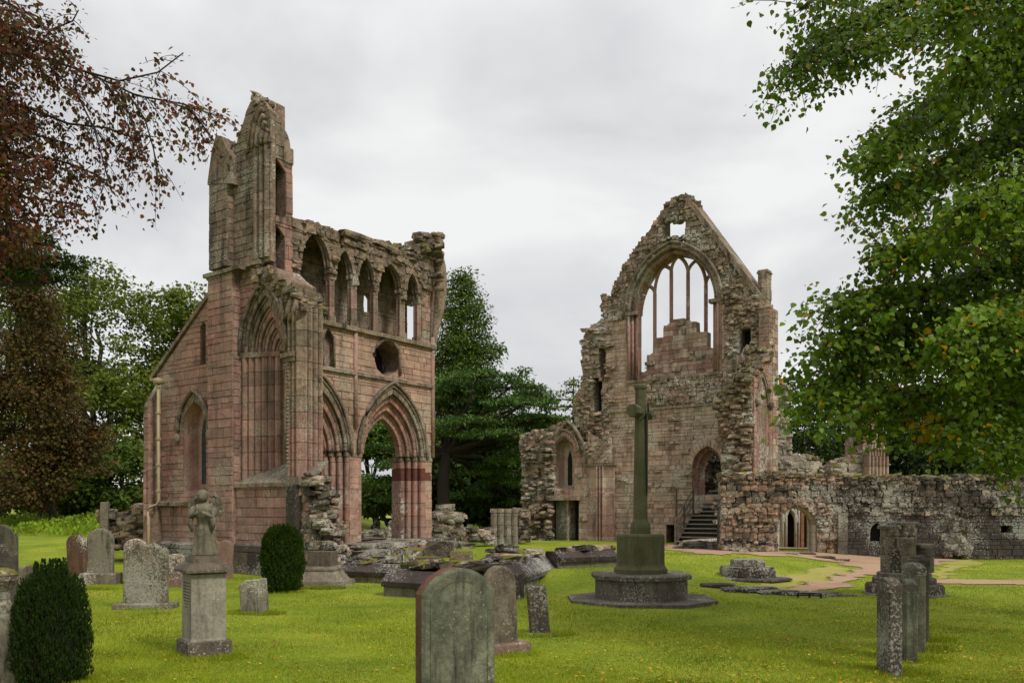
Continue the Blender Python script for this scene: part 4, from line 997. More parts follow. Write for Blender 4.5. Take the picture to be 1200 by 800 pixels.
# rubble on the torn edges
edge_rubble(G, FG, silp[2:], .04, .6, (.14, .26), 'rubble', .55, step=.22, lift=-.05)
edge_rubble(G, FG, FG.poly([(782, 240), (792, 234), (803, 231), (812, 242)]), .0, .9, (.25, .4), 'mossy', .7)
for k in range(46):
    u, v = U(770, 812), U(238, 264); 
    if v < 232+abs(u-797)*1.3-4 or v > 260: continue
    p = FG.at(u, v); s_ = U(.2, .34); G.blob('stone', FG.P(p[0], p[1], U(-.03, .05)), (s_*1.3, s_*.7, s_), 'mossy' if R.random() < .7 else 'rubble')
edge_rubble(G, FG, [(x, z+.28) for x, z in arch(gwc, gwh+.3, zgs+1.2, zga+.3, 6)[3:10]], -.08, .25, (.16, .3), 'mossy', .6)
# torn stair turret on the left: broken masonry standing proud
for k in range(520):
    u, v = U(655, 716), U(384, 560)
    w_ = U(-.2, .25)
    p = FG.at(u, v, w_)
    edge = 684 if v < 450 else 684-(v-450)*.22 if v < 520 else 690
    if u < edge or 694 < u < 711 and 405 < v < 484: continue
    if v > 490 and u < 690 or v > 545: continue
    s_ = U(.13, .30); G.blob('stone', FG.P(p[0], p[1], w_), (s_*1.5, s_, s_*.5), R.choice(['rubble', 'rubblered', 'rubblered', 'rubble', 'mossy'] if v < 400 or 505 < v < 520 else ['rubble', 'rubblered', 'rubble']), rz=U(-.5, .5))
for k in range(300):
    u, v = U(852, 892), U(330, 430)
    if v < 340+(u-860)*.9 and v < 350 + (u-860)*.2: continue
    if 865 < u < 882 and 384 < v < 430: continue
    p = FG.at(u, v, 0); s_ = U(.13, .28); G.blob('stone', FG.P(p[0], p[1], U(-.12, .1)), (s_*1.4, s_, s_*.6), R.choice(['rubble', 'rubble', 'brown']), rz=U(-.5, .5))

# annex bay with niche, left of the gable
an = [(FG.at(617, 600)[0], z0), FG.at(615, 590), FG.at(617, 560), FG.at(613, 540), FG.at(612, 513), FG.at(622, 508), FG.at(640, 507), FG.at(650, 500), FG.at(667, 496), FG.at(676, 506), FG.at(687, 522), FG.at(690, 545), FG.at(690, 600)]
an = [an[0]]+ragged(an[1:8], .3, .09)+an[8:-1]+[(FG.at(690, 600)[0], z0)]
nc = (FG.at(651, 550)[0]+FG.at(675, 550)[0])/2; nh = (FG.at(675, 550)[0]-FG.at(651, 550)[0])/2
niche = arch_hole(nc, nh, zof(FG, 660, 573), zof(FG, 660, 528), zof(FG, 660, 513), 8)
d1 = rect(FG, 646, 586, 666, 640); d2 = rect(FG, 668, 586, 680, 640)
for d_ in (d1, d2): d_[0] = (d_[0][0], .02); d_[1] = (d_[1][0], .02)
rl = FG.at(648, 550)[0]
wall(G, FG, an, [niche, d1, d2], 1.2, w0=-.12, ch=.25, sw=.42, ash='gablepink', rub=lambda a, z: .97 if a < rl or z > 5.0+U(-.2, .2) and a < nc-.6 else .04, rubm='rubble', matf=lambda a, z: 'gablepink' if R.random() < .7 else 'pier', corename='bay_wall', gap=.008)
I = recess(G, FG, nc, nh, zof(FG, 660, 573), zof(FG, 660, 528), zof(FG, 660, 513), .55, 'gablepink', 'niche_recess', w0=-.1)
backing(G, FG, I, .44, 'gablepink', 'niche_back')
lw = arch_hole(nc-.02, .12, zof(FG, 660, 568), zof(FG, 660, 540), zof(FG, 660, 528), 4); backing(G, FG, lw, .40, 'void', 'slit_light')
voussoirs(G, FG, nc, nh+.24, zof(FG, 660, 530), zof(FG, 660, 505), .22, -.2, .1, 8, 'pier'); path_tube(G, FG, arch(nc, nh+.28, zof(FG, 660, 530), zof(FG, 660, 504)), -.22, .06, 'brown', 'hood_mould')
# pointed wall arch round the bay
wc = FG.at(668, 520)[0]
path_tube(G, FG, arch(wc, FG.at(690, 540)[0]-wc, zof(FG, 668, 545), zof(FG, 668, 494), 8), -.2, .09, 'brown', 'wall_arch')
edge_rubble(G, FG, FG.poly([(612, 512), (624, 507), (640, 505), (652, 499), (667, 496), (680, 510), (690, 524)]), -.1, 1.0, (.2, .38), 'rubble', .5, step=.3)
strip(FG, G, FG.at(646, 583)[0], FG.at(682, 583)[0], zof(FG, 660, 586), zof(FG, 660, 581), -.45, .0, 'rubble', 'lintel', .05, .9)
backing(G, FG, [(d1[0][0]+.18, .02), (d1[1][0]-.01, .02), (d1[2][0]-.01, d1[2][1]), (d1[3][0]+.18, d1[3][1])], .15, 'panel', 'stone_panel')
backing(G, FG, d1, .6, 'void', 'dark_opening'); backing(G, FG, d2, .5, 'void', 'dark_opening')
for k in range(430):
    u = U(608, 650); v = U(508, 640)
    lo = 612+(max(0, v-545)*.04) if v < 590 else 618-(v-590)*.35
    if u < lo or (u > 646 and v > 580): continue
    w_ = U(-.5, .1)-(v > 590)*U(0, .5)
    p = FG.at(u, v, w_)
    if p[1] < .1: continue
    s_ = U(.13, .28); G.blob('stone', FG.P(p[0], p[1], w_), (s_*1.4, s_, s_*.6), R.choice(['rubble', 'rubblered', 'darkrub', 'rubble']), rz=U(-.6, .6))
# clustered respond with capital
rc = FG.at(706, 600)[0]
ra, rb_ = FG.at(690, 600)[0], FG.at(721, 600)[0]
zrc = zof(FG, 706, 546)
drums(G, FG, [(ra, -.16), (rc-.25, -.18)]+scallop((rc-.25, -.18), (rc+.25, -.18), 3, .12)+[(rc+.3, -.18), (rb_, -.16), (rb_, .3), (ra, .3)], z0, zrc, .45, 'pier', 'respond_stone', matf=lambda z: R.choice(['pier', 'gablepink']))
drums(G, FG, [(ra-.08, -.28), (rb_+.08, -.28), (rb_+.08, .3), (ra-.08, .3)], zrc, zrc+.14, .2, 'brown', 'capital')
wall(G, FG, [(ra, zrc+.14), (rb_-.1, zrc+.14), (rb_-.15, zrc+1.5), (rc, zrc+1.2), (ra+.1, zrc+1.7)], (), .5, w0=-.2, ch=.25, sw=.3, rub=lambda a, z: .5, ash='gablepink', corename='springing_block')

# west wall stub with foreshortened arch, mossy broken end
SW = side(-12.7)
G.loc = G.loc
ztop = zof(SW, 895, 425)
cA, cz0, cz1 = 34.0, 4.3, zof(SW, 891, 432)
wall(G, SW, [(33.0, 0), (34.98, 0), (34.98, 8.6), (34.4, 7.9), (33.9, cz1+.3), (33.0, cz1-.4)], [arch_hole(cA, .72, 2.4, 6.0, cz1-.05, 8)], 1.2, ch=.25, sw=.4, ash='pier', corename='west_wall')
edge_rubble(G, SW, [(33.0, cz1-.4), (33.9, cz1+.3), (34.4, 7.9), (34.95, 8.6)], -.02, 1.15, (.2, .36), 'rubble', .6, step=.24)
for k in range(4):
    h = .72-.13*k
    voussoirs(G, SW, cA, h, 6.0, 6.0+(cz1-.05-6.0)*h/.72, .13, .12*k, .6, 8, 'pier' if k else 'brown')
    path_tube(G, SW, arch(cA, h, 6.0, 6.0+(cz1-.05-6.0)*h/.72), .12*k, .045, 'brown', 'arch_moulding')
for sg in (-1, 1):
    drums(G, SW, [(cA+sg*.72, 0), (cA+sg*.3, .42), (cA+sg*.3, .8), (cA+sg*.72, .8)], 2.4, 6.0, .4, 'pier', 'jamb_stone')
    mb = MB(); mb.lathe(SW.P(cA+sg*.76, 6.0, -.06), [(.02, -.2), (.12, -.08), (.14, .1), (.08, .14)], 8); mb.build('corbel', 'brown', G.root, True)
backing(G, SW, [(33.3, 2.4), (34.8, 2.4), (34.8, 8), (33.3, 8)], .85, 'brown', 'arch_back')
FW = front(33.0)
es = FW.poly([(843, 640), (844, 600), (846, 560), (844, 520), (843, 490), (846, 466), (853, 452), (862, 440), (872, 432), (884, 430), (889, 440), (886, 500), (884, 560), (888, 640)])
es = [(es[0][0], 0.0)]+ragged(es[1:-1], .25, .1)+[(es[-1][0], 0.0)]
es = [(min(x, -12.76), z) for x, z in es]
wall(G, FW, es, (), 2.0, w0=.0, ch=.18, sw=.4, rub=lambda a, z: .96, rubm=lambda a, z: R.choice(['rubblered', 'rubblered', 'rubble']), corename='rubble_core')
for k in range(520):
    v = U(436, 648); lo, hi = 845+(6*math.sin(v*.05)), 878+max(0, (v-560))*.12
    if v < 466: lo = 845+(466-v)*.9
    u = U(lo, hi); w_ = U(-.26, .12)-(v > 600)*.2
    p = FW.at(u, v, w_)
    if p[1] < .05: continue
    s_ = U(.14, .30); G.blob('stone', FW.P(p[0], p[1], w_), (s_*1.45, s_, s_*.55), 'mossy' if (v < 478 and R.random() < .5) else R.choice(['rubblered', 'rubblered', 'rubble', 'rubble']), rz=U(-.4, .4), tilt=.16)
edge_rubble(G, FW, FW.poly([(848, 470), (858, 452), (872, 436), (886, 432)]), -.2, 1.8, (.25, .42), 'rubble', .8, step=.3)
G.finish()
# dark wall beyond the night-stair door
B = Thing('passage_wall', FG.P(-15, 0, 2.2)[:2]+(0,), 'dark rubble wall seen through the stair doorway of the gable', 'wall')
FD = front(37.6)
wall(B, FD, [(-18.5, 0), (-14.2, 0), (-14.2, 5.4), (-18.5, 5.6)], (), .5, ch=.3, sw=.4, rub=lambda a, z: .9, rubm='darkrub', ash='darkrub', cm='mortar_dark'); B.finish()
# night stair: timber treads with open risers and handrail
st = Thing('night_stair', FG.P(-15, 0, -2.2)[:2]+(gz(*FG.P(-15, 0, -2.2)[:2]),), 'timber staircase with handrail climbing to the round arched doorway in the gable', 'staircase')
zb = .20
for k in range(13):
    bb = 32.75+.235*k; z = zb+.18*(k+1)
    a0, a1 = (-15.95, -14.15) if k < 7 else (-15.75, -14.35)
    F_ = front(bb)
    mb = MB(); mb.add(*prism(F_, [(a0, z-.06), (a1, z-.06), (a1, z), (a0, z)], 0, .27)); t_ = mb.build('tread', 'timber', st.root)
    mb = MB(); mb.add(*prism(F_, [(a0, z-.045), (a1, z-.045), (a1, z+.006), (a0, z+.006)], -.014, .05)); mb.build('nosing', 'tread', t_)
    mb = MB(); mb.add(*prism(F_, [(a0+.03, z-.2), (a1-.03, z-.2), (a1-.03, z-.062), (a0+.03, z-.062)], .2, .23)); mb.build('riser', 'timber', t_)
for aa in (-15.98, -14.12):
    mb = MB(); S_ = side(aa); mb.add(*prism(S_, [(32.7, zb), (34.55, zb+1.42), (34.55, zb+1.15), (33.0, zb-.05)], -.03, .03)); mb.build('stringer', 'timber', st.root)
S_ = side(-16.0)
for k, bb in enumerate((32.75, 33.6, 34.5)):
    z = zb+(bb-32.75)*.766; mb = MB(); mb.box(S_.P(bb, z), (.08, .08, 1.0), 0); mb.build('handrail_post', 'timber', st.root)
for h in (.35, .68, 1.0):
    mb = MB(); mb.tube([S_.P(32.7, zb+h), S_.P(34.55, zb+1.42+h)], .035, 5); mb.build('handrail', 'timber', st.root)
mb = MB(); F_ = front(34.6)
for h in (.5, 1.0): mb.tube([F_.P(-16.0, zb+1.42+h), F_.P(-16.9, zb+1.42+h)], .03, 5)
mb.box(F_.P(-16.85, zb+.0), (.08, .08, 2.45), 0); mb.build('landing_rail', 'timber', st.root)
mb = MB(); F_ = front(34.25); mb.add(*prism(F_, [(-16.4, zb+1.2), (-15.9, zb+1.2), (-15.9, zb+1.32), (-16.4, zb+1.32)], 0, .7)); mb.build('landing', 'timber', st.root)

# ------------------------------------------------------------------ cloister wall
p0 = gp(846, 653, 0); p0 = (p0[0]*.99, p0[1]); p1 = gp(1215, 655, 0); 
dx, dy = p1[0]-p0[0], p1[1]-p0[1]; ll = math.hypot(dx, dy); dx, dy = dx/ll, dy/ll
FC = Frame(p0, (dx, dy), (dy, -dx))
C = Thing('cloister_wall', (FC.P(6, 0)[0], FC.P(6, 0)[1], 0), 'long dark lichened rubble wall with mossy top and round arched doorway', 'wall')
FC_end = FC.at(1290, 600)[0]
topl = ragged(FC.poly([(846, 556), (880, 556), (930, 557), (1000, 560), (1060, 560), (1130, 559), (1200, 557), (1290, 556)]), .4, .05)
dcx = FC.at(934, 620)[0]; dhw = FC.at(957, 620)[0]-dcx
zd1 = zof(FC, 934, 593); cdoor = arch_hole(dcx, dhw, 0, zd1-dhw*.95, zd1, 8)
nb1 = rect(FC, 1019, 612, 1036, 634); nb1 = arch_hole((nb1[0][0]+nb1[1][0])/2, .22, nb1[0][1], nb1[0][1]+.3, nb1[2][1], 5)
sq = rect(FC, 1173, 615, 1186, 624)
oc_ = [(0, 0)]+topl+[(FC_end, 0)]
darkx = FC.at(990, 600)[0]
def cm_(a, z):
    return 'darkrub'
def crub(a, z): return 1.0 if a < darkx else (.95 if z > zof(FC, 1050, 604) or FC.at(1108, 600)[0] < a < FC.at(1131, 600)[0] else .0)
def cru(a, z):
    if a < darkx-.3: return R.choice(['rubblered', 'rubblered', 'rubblered', 'darkrub' if z > 1.9 else 'rubble', 'darkrub'])
    return 'darkrub' if R.random() < .9 else 'rubble'
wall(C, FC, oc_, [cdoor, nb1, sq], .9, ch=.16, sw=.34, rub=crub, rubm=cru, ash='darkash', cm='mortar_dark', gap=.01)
edge_rubble(C, FC, [(x, z) for x, z in topl], .0, .9, (.16, .30), 'darkrub', .8, step=.17)
voussoirs(C, FC, dcx, dhw+.30, zd1-dhw*.95, zd1+.30, .30, -.06, .3, 6, 'rubblered')
voussoirs(C, FC, dcx, dhw+.02, zd1-dhw*.95, zd1+.02, .10, .15, .88, 6, 'palejamb')
for sg in (-1, 1):
    drums(C, FC, [(dcx+sg*(dhw+.17)-.15, -.05), (dcx+sg*(dhw+.17)+.13, -.05), (dcx+sg*(dhw+.17)+.13, .2), (dcx+sg*(dhw+.17)-.15, .2)], 0, zd1-dhw*.95, .36, 'rubblered', 'jamb_stone')
    drums(C, FC, [(dcx+sg*dhw, .1), (dcx+sg*(dhw-.09), .2), (dcx+sg*(dhw-.09), .88), (dcx+sg*dhw, .88)], 0, zd1-dhw*.95, .4, 'palejamb', 'jamb_stone')
x0_, x1_ = FC.at(980, 620)[0], FC.at(991, 620)[0]
drums(C, FC, [(x0_, -.22), (x1_, -.22), (x1_, .1), (x0_, .1)], 0, zof(FC, 985, 600), .55, 'memstep', 'buttress_stone', jit=.02)
x0_, x1_ = FC.at(1110, 620)[0], FC.at(1132, 620)[0]
for k in range(60): C.blob('stone', FC.P(U(x0_, x1_), U(.1, 1.75), U(-.2, -.05)), (.26, .26, .2), 'darkrub')
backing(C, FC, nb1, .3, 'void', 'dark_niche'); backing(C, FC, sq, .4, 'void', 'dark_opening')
edge_rubble(C, FC, FC.poly([(846, 562), (880, 558)]), .0, .9, (.25, .4), 'rubble', .4)
# footing of the rubble mass at the foot of the gable stub
for k in range(60):
    u = U(846, 905); v = U(636, 652); p = FC.at(u, v, -.3)
    C.blob('stone', (p[0]*0+FC.P(p[0], max(.06, p[1]), U(-.6, -.05))[0], FC.P(p[0], 0, U(-.5, -.05))[1], max(.06, p[1]*.7)), (.34, .3, .16), R.choice(['rubblered', 'darkrub', 'rubble']))
C.finish()
# carved doorway of the range behind, seen through the round arch
q = FC.P(dcx, 0, 3.4); D = Thing('carved_doorway', (q[0], q[1], 0), 'pale carved stone doorway with small pointed lights behind the round arched opening', 'doorway')
FQ = Frame((FC.P(0, 0, 3.4)[0], FC.P(0, 0, 3.4)[1]), FC.d, FC.n)
qx = lambda u: FQ.at(u, 620)[0]
cc = (qx(928)+qx(936))/2; qa = arch_hole(qx(926), .20, 0, 1.15, 1.62, 6); qb = [(qx(940), 0), (qx(945.5), 0), (qx(945.5), 2.0), (qx(943), 2.3), (qx(940), 2.35)]
wall(D, FQ, [(qx(895), 0), (qx(975), 0), (qx(975), 3.0), (qx(895), 3.0)], [qa, qb], .5, ch=.35, sw=.4, ash='palejamb', cm='palejamb')
backing(D, FQ, qa, .3, 'void', 'dark_light'); path_tube(D, FQ, arch(qx(926), .27, 1.15, 1.75, 6), -.04, .06, 'palejamb', 'hood_mould')
backing(D, FQ, [(qx(938), 0), (qx(941.5), 0), (qx(941.5), 2.4), (qx(938), 2.4)], -.12, 'orange', 'door_jamb', .3)
backing(D, FQ, qb, .35, 'metal', 'iron_door')
for u in (917, 921, 932, 936, 949, 953):
    mb = MB(); mb.lathe(FQ.P(qx(u), 0, -.05), [(.05, 0), (.05, 2.8)], 8); mb.build('shaft', 'palejamb', D.root, True)
D.finish()

# ------------------------------------------------------------------ buildings behind the cloister wall
def far_block(label, name, px, Y, m, rub, holes=(), yaw=0.0, thick=2.0, moss=True, ch=.3, cat='ruin'):
    u0 = sum(p[0] for p in px)/len(px); x0 = (u0-600)/1000*Y
    d = (math.cos(yaw), math.sin(yaw)); F = Frame((x0, Y), d, (d[1], -d[0]))
    T = Thing(name, (x0, Y, 0), label, cat)
    P = F.poly(px); P = [(x, max(0, z)) for x, z in P]
    i = [k for k in range(len(P)) if P[k][1] > .3]
    wall(T, F, P, [F.poly(h) for h in holes], thick, ch=ch, sw=.45, ash=m, matf=lambda a, z: m, rub=lambda a, z: rub, rubm=m)
    return T, F, P
T, F, P = far_block('pale stone tower stub with narrow slit behind the cloister wall', 'ruined_tower', [(903, 590), (903, 462), (908, 455), (921, 452), (924, 462), (925, 500), (928, 512), (928, 590)], 42, 'pale', .5, [[(907, 545), (907, 525), (910, 525), (910, 545)]], -.25)
edge_rubble(T, F, P[1:5], .1, 1.5, (.25, .4), 'pale', .5); strip(F, T, F.at(905, 511)[0], F.at(929, 511)[0], zof(F, 915, 512), zof(F, 915, 510), -.12, .05, 'pale', 'string_course_stone', .05)
backing(T, F, F.poly([(907, 545), (907, 525), (910, 525), (910, 545)]), .4, 'void', 'slit'); T.finish()
T, F, P = far_block('low pale ruined wall between the tower stub and the pines', 'ruined_wall', [(926, 590), (926, 533), (940, 535), (958, 537), (964, 541), (964, 590)], 44, 'pale', .8, (), .1); edge_rubble(T, F, P[1:5], .1, 1.2, (.25, .4), 'rubble', .3); T.finish()
T, F, P = far_block('rubble wall end sloping up to a pinkish pier behind the cloister wall', 'ruined_wall', [(972, 590), (973, 556), (985, 545), (996, 538), (1010, 535), (1018, 530), (1018, 590)], 39, 'pale', .95, (), .1); edge_rubble(T, F, P[1:6], .1, 1.2, (.25, .42), 'rubble', .3); T.finish()
T = Thing('stone_pier', (*at_d(1029, 590, 38.5)[:2], 0), 'pinkish clustered stone pier standing above the mossy cloister wall', 'pier')
F = Frame(at_d(1029, 590, 38.5)[:2], (1, 0), (0, -1))
sc = scallop((-.48, 0), (.48, 0), 6, .1)+[(.48, .8), (-.48, .8)]
drums(T, F, sc, 0, 4.1, .45, 'pier', 'pier_drum', matf=lambda z: R.choice(['pier', 'gablepink'])); drums(T, F, sc, 4.1, 4.7, .3, 'gablepink', 'pier_drum', k=.8, jit=.06); T.finish()
T, F, P = far_block('broken pink gable fragment half hidden by the lime leaves', 'ruined_wall', [(1011, 590), (1011, 462), (1016, 452), (1024, 450), (1028, 462), (1029, 590)], 46, 'pier', .5, (), .1); T.finish()

# ------------------------------------------------------------------ foundation walls on the lawn
def fwall(label, name, p0, p1, h, t, m, courses=2, chamfer=.12, rubble_top=None, m2=None, z0=None, cat='wall'):
    """plinth wall: visible face from ground point p0 to p1, thickness t going back"""
    dx, dy = p1[0]-p0[0], p1[1]-p0[1]; l = math.hypot(dx, dy); dx, dy = dx/l, dy/l
    F = Frame(p0, (dx, dy), (dy, -dx)); zb = min(gzn(*p0), gzn(*p1))-.03 if z0 is None else z0
    T = Thing(name, ((p0[0]+p1[0])/2, (p0[1]+p1[1])/2, zb), label, cat)
    lo = h*.42
    wall(T, F, [(0, zb), (l, zb), (l, zb+lo), (0, zb+lo)], (), t, ch=lo*.98, sw=.8, ash=m2 or 'palebase', corename='wall_core', cm='mortar_dark')
    a = 0
    while a < l-.05:
        b = min(l, a+U(.6, 1.1)); b = l if l-b < .3 else b; g = .007; j = U(-.01, .01)
        P = lambda s, z, w: F.P(s, z, w)
        rs_ = [[P(s, zb+lo+.003, t), P(s, zb+lo+.003, -.10+j), P(s, zb+lo+.10, -.12+j), P(s, zb+h-.03, chamfer+j), P(s, zb+h, chamfer+.04), P(s, zb+h+U(-.01, .01), t)] for s in (a+g, b-g)]
        v = rs_[0]+rs_[1]; n = 6
        T.stone('plinth_stone', (v, [tuple(range(n)), tuple(range(n, 2*n))[::-1]]+[(i, (i+1) % n, n+(i+1) % n, n+i) for i in range(n)]), None, m, size=.5); a = b
    for (s0, s1, n, hh) in rubble_top or ():
        for k in range(n):
            s_ = U(.16, .34); q = F.P(U(s0, s1), zb+h+U(0, hh), U(chamfer+.15, t))
            T.blob('stone', q, (s_*1.5, s_*1.1, s_*.42), R.choice(['rubble', 'darkrub', 'mossy', 'darkrub', 'plinth']), 'slab', tilt=.15)
    T.finish(); return T
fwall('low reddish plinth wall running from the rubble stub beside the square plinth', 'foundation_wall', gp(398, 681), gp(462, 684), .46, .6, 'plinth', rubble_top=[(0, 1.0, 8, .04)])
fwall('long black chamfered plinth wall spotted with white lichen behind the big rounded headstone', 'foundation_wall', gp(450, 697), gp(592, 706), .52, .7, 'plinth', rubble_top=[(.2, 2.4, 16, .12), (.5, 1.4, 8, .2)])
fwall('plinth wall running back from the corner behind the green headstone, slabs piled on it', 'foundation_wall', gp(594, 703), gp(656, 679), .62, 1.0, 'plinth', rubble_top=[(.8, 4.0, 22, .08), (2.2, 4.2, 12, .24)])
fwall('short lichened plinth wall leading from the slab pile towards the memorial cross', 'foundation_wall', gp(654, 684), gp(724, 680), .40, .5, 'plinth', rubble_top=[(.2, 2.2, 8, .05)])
def slab_group(label, name, pts, hh, m, cat='stones'):
    x0, y0 = gp(pts[0][0], pts[0][1]); T = Thing(name, (x0, y0, gzn(x0, y0)), label, cat)
    for q_ in pts:
        u, v, w, d, h, yaw = q_[:6]; up_ = q_[6] if len(q_) > 6 else 0
        x, y = gp(u, v, .0); T.blob('stone', (x, y, gzn(x, y)+up_+h*.5-.02), (w, d, h), m if isinstance(m, str) else R.choice(m), 'slab', rz=yaw, tilt=.05)
    T.finish()
slab_group('pale flat slabs stepped between the pink piers and the plinth wall', 'paving_slabs', [(425, 672, 1.1, .7, .16, -.6, .3), (452, 668, 1.2, .8, .16, -.6, .3), (405, 676, .8, .6, .3, -.6), (478, 664, .9, .6, .14, -.6, .32), (438, 660, 1.4, .9, .16, -.6, .38), (505, 662, 1.2, .8, .18, -.6, .3), (530, 662, 1.2, .8, .16, -.6, .2), (440, 673, 1.4, .8, .3, -.6), (470, 668, 1.4, .8, .3, -.6)], 0, ['palebase', 'memstep', 'memstep', 'darkrub'])
slab_group('pair of rounded mossy boulders lying on the black plinth wall', 'boulder', [(489, 682, .62, .45, .30, .3, .48), (517, 682, .66, .5, .36, -.2, .50), (467, 681, .5, .4, .18, 0, .45), (540, 684, .5, .4, .18, 0, .5), (503, 683, .6, .5, .16, 0, .46)], 0, ['mossy', 'darkrub'])
slab_group('scatter of flat stones in the grass beyond the plinth walls', 'fallen_stones', [(548, 640, .8, .5, .12, 0), (556, 638, 1.0, .5, .18, .3), (590, 643, .7, .4, .1, 0), (575, 641, .9, .3, .12, 0), (606, 640, .5, .4, .12, 0)], 0, ['darkrub', 'rubble'])
# heaps and stumps in the middle distance
def heap(label, name, pts, Y, n, size, ms, depth=1.2, cat='rubble', cap=300):
    """pile of stones whose outline is pts (pixels) at distance Y"""
    P = [((u-600)/1000*Y, 1.65+(598-v)/1000*Y) for u, v in pts]
    x0 = sum(p[0] for p in P)/len(P); T = Thing(name, (x0, Y, gz(x0, Y)), label, cat)
    xs, zs = [p[0] for p in P], [p[1] for p in P]; k = 0; zb = gz(x0, Y)
    mb = MB(); F = Frame((0, Y), (1, 0), (0, -1)); core(mb, F, [[(x, max(z, zb)-(.12 if z > zb+.2 else 0)) for x, z in P]], .1, depth); mb.build('core', 'mortar_dark', T.root)
    while k < n:
        x, z = U(min(xs), max(xs)), U(min(zs), max(zs))
        k += .2
        if not inpoly(P, x, z) or z < zb: continue
        k += .8; s_ = U(*size); T.blob('stone', (x, Y+U(-.15, .15)+(z > zb+.5)*.1, z), (s_*1.35, s_, s_*.6), R.choice(ms), rz=U(-.4, .4), tilt=.15)
    top = [i for i in range(len(P)) if P[i][1] > zb+.15]
    for i in top:
        for _ in range(5):
            s_ = U(*size); T.blob('stone', (P[i][0]+U(-.15, .15), Y+U(0, depth), P[i][1]-.08+U(-.04, .05)), (s_*1.3, s_, s_*.6), R.choice(ms), tilt=.15)
    T.finish(cap); return T
heap('broken rubble wall stub left of the transept with a small upright stone', 'ruined_wall', [(116, 640), (118, 600), (126, 598), (134, 601), (150, 606), (156, 602), (158, 592), (170, 592), (170, 640)], 27, 150, (.16, .32), ['rubble', 'rubblered', 'palebase', 'darkrub'], cat='wall')
T = Thing('stone_post', (*at_d(123, 600, 26.9)[:2], .3), 'small upright squared stone at the left end of the broken wall stub', 'stone'); mb = MB()
mb.box((*at_d(123, 600, 26.8)[:2], .3), (.22, .22, 1.62), .2, .9, .02); mb.build('stone_shaft', 'palebase', T.root)
slab_group('long flat mossy slab lying on the lawn behind the rusty headstone', 'fallen_slab', [(84, 622, 2.6, .8, .34, .1), (70, 624, 1.0, .7, .2, .2)], 0, ['mossy', 'rubble'], 'stones')
heap('round rubble heap under the pointed arch', 'rubble_heap', [(452, 634), (455, 622), (462, 612), (470, 606), (480, 604), (490, 606), (492, 634)], 33, 120, (.18, .34), ['darkrub', 'rubble'])
heap('low wall footing across the grass beyond the pointed arch', 'low_wall', [(415, 628), (415, 622), (500, 622), (500, 628)], 38, 60, (.2, .34), ['darkrub'], .5, 'wall')
heap('squat grey wall stump right of the cedar trunk', 'wall_stump', [(507, 634), (508, 606), (512, 600), (520, 592), (528, 600), (537, 602), (538, 634)], 34, 110, (.22, .40), ['memstep', 'palebase', 'rubble'], 1.0, 'wall')
heap('low dark rubble footing between the two grey stumps', 'low_wall', [(536, 632), (537, 620), (548, 618), (560, 622), (575, 619), (575, 632)], 35, 90, (.18, .32), ['darkrub', 'rubblered', 'rubble'], .7, 'wall')
heap('rubble footing between the clustered stump and the niche bay', 'low_wall', [(604, 634), (604, 610), (609, 596), (616, 600), (618, 634)], 37, 80, (.2, .36), ['darkrub', 'rubble'], .9, 'wall')
T = Thing('column_stump', (*at_d(591, 600, 36)[:2], .2), 'clustered grey column stump in front of the cedar', 'column')
F = Frame(at_d(591, 600, 36)[:2], (1, 0), (0, -1)); sc = scallop((-.6, 0), (.6, 0), 4, .07)+[(.58, .8), (-.58, .8)]
drums(T, F, sc, .15, 1.55, .42, 'palebase', 'drum', jit=.01); drums(T, F, sc, 1.56, 1.74, .3, 'rubble', 'capstone', k=1.06); T.finish()
slab_group('low broken stones on the path at the foot of the night stair', 'fallen_stones', [(812, 650, .9, .5, .26, 0), (828, 649, .9, .5, .3, .1), (843, 651, .7, .5, .22, 0), (798, 650, .5, .4, .15, 0), (856, 652, .6, .4, .2, .3), (820, 647, 1.5, .6, .3, 0)], 0, ['darkrub', 'rubble'])
# column bases on the right lawn
def steps_base(label, name, u, v, tiers, m, rz=.2, n=8, cat='column'):
    x, y = gp(u, v); zb = gzn(x, y)-.03; T = Thing(name, (x, y, zb), label, cat); z = zb
    for r, h in tiers:
        mb = MB(); q = []
        for kk, hh in ((1, 0), (1.0, h*.7), (.95, h)):
            q.append([(x+r*kk*(1+.03*math.sin(i*5.3+r*9))*math.cos(rz+2*math.pi*i/n), y+r*kk*math.sin(rz+2*math.pi*i/n), z+hh) for i in range(n)])
        mb.rings(q); mb.build('step', m, T.root); z += h-.004
    T.finish(); return T, x, y, z
T, x, y, z = steps_base('two-stepped octagonal column base on the lawn before the arched doorway', 'octagonal_base', 876, 680, [(1.0, .06), (.66, .24), (.40, .17)], 'darkrub', .3)
slab_group('line of kerb stones set in the grass across the path', 'kerb_stones', [(868, 693, .7, .3, .1, -.1), (890, 694, .7, .3, .12, -.1), (912, 696, .7, .3, .1, -.1), (842, 690, .7, .3, .1, -.15), (932, 697, .6, .3, .09, 0), (955, 697, .8, .25, .07, 0), (980, 698, .8, .25, .06, 0)], 0, ['darkrub', 'plinth'])
slab_group('small flat stones lying by the doorway threshold', 'fallen_stones', [(940, 656, .8, .3, .08, 0), (965, 658, .6, .3, .1, 0), (985, 659, .5, .3, .08, 0), (925, 657, .6, .3, .06, 0)], 0, ['darkrub'])
railing([gp(935, 700), gp(962, 701)], .09, 'tiny low dark metal guard rail on the grass beside the path')
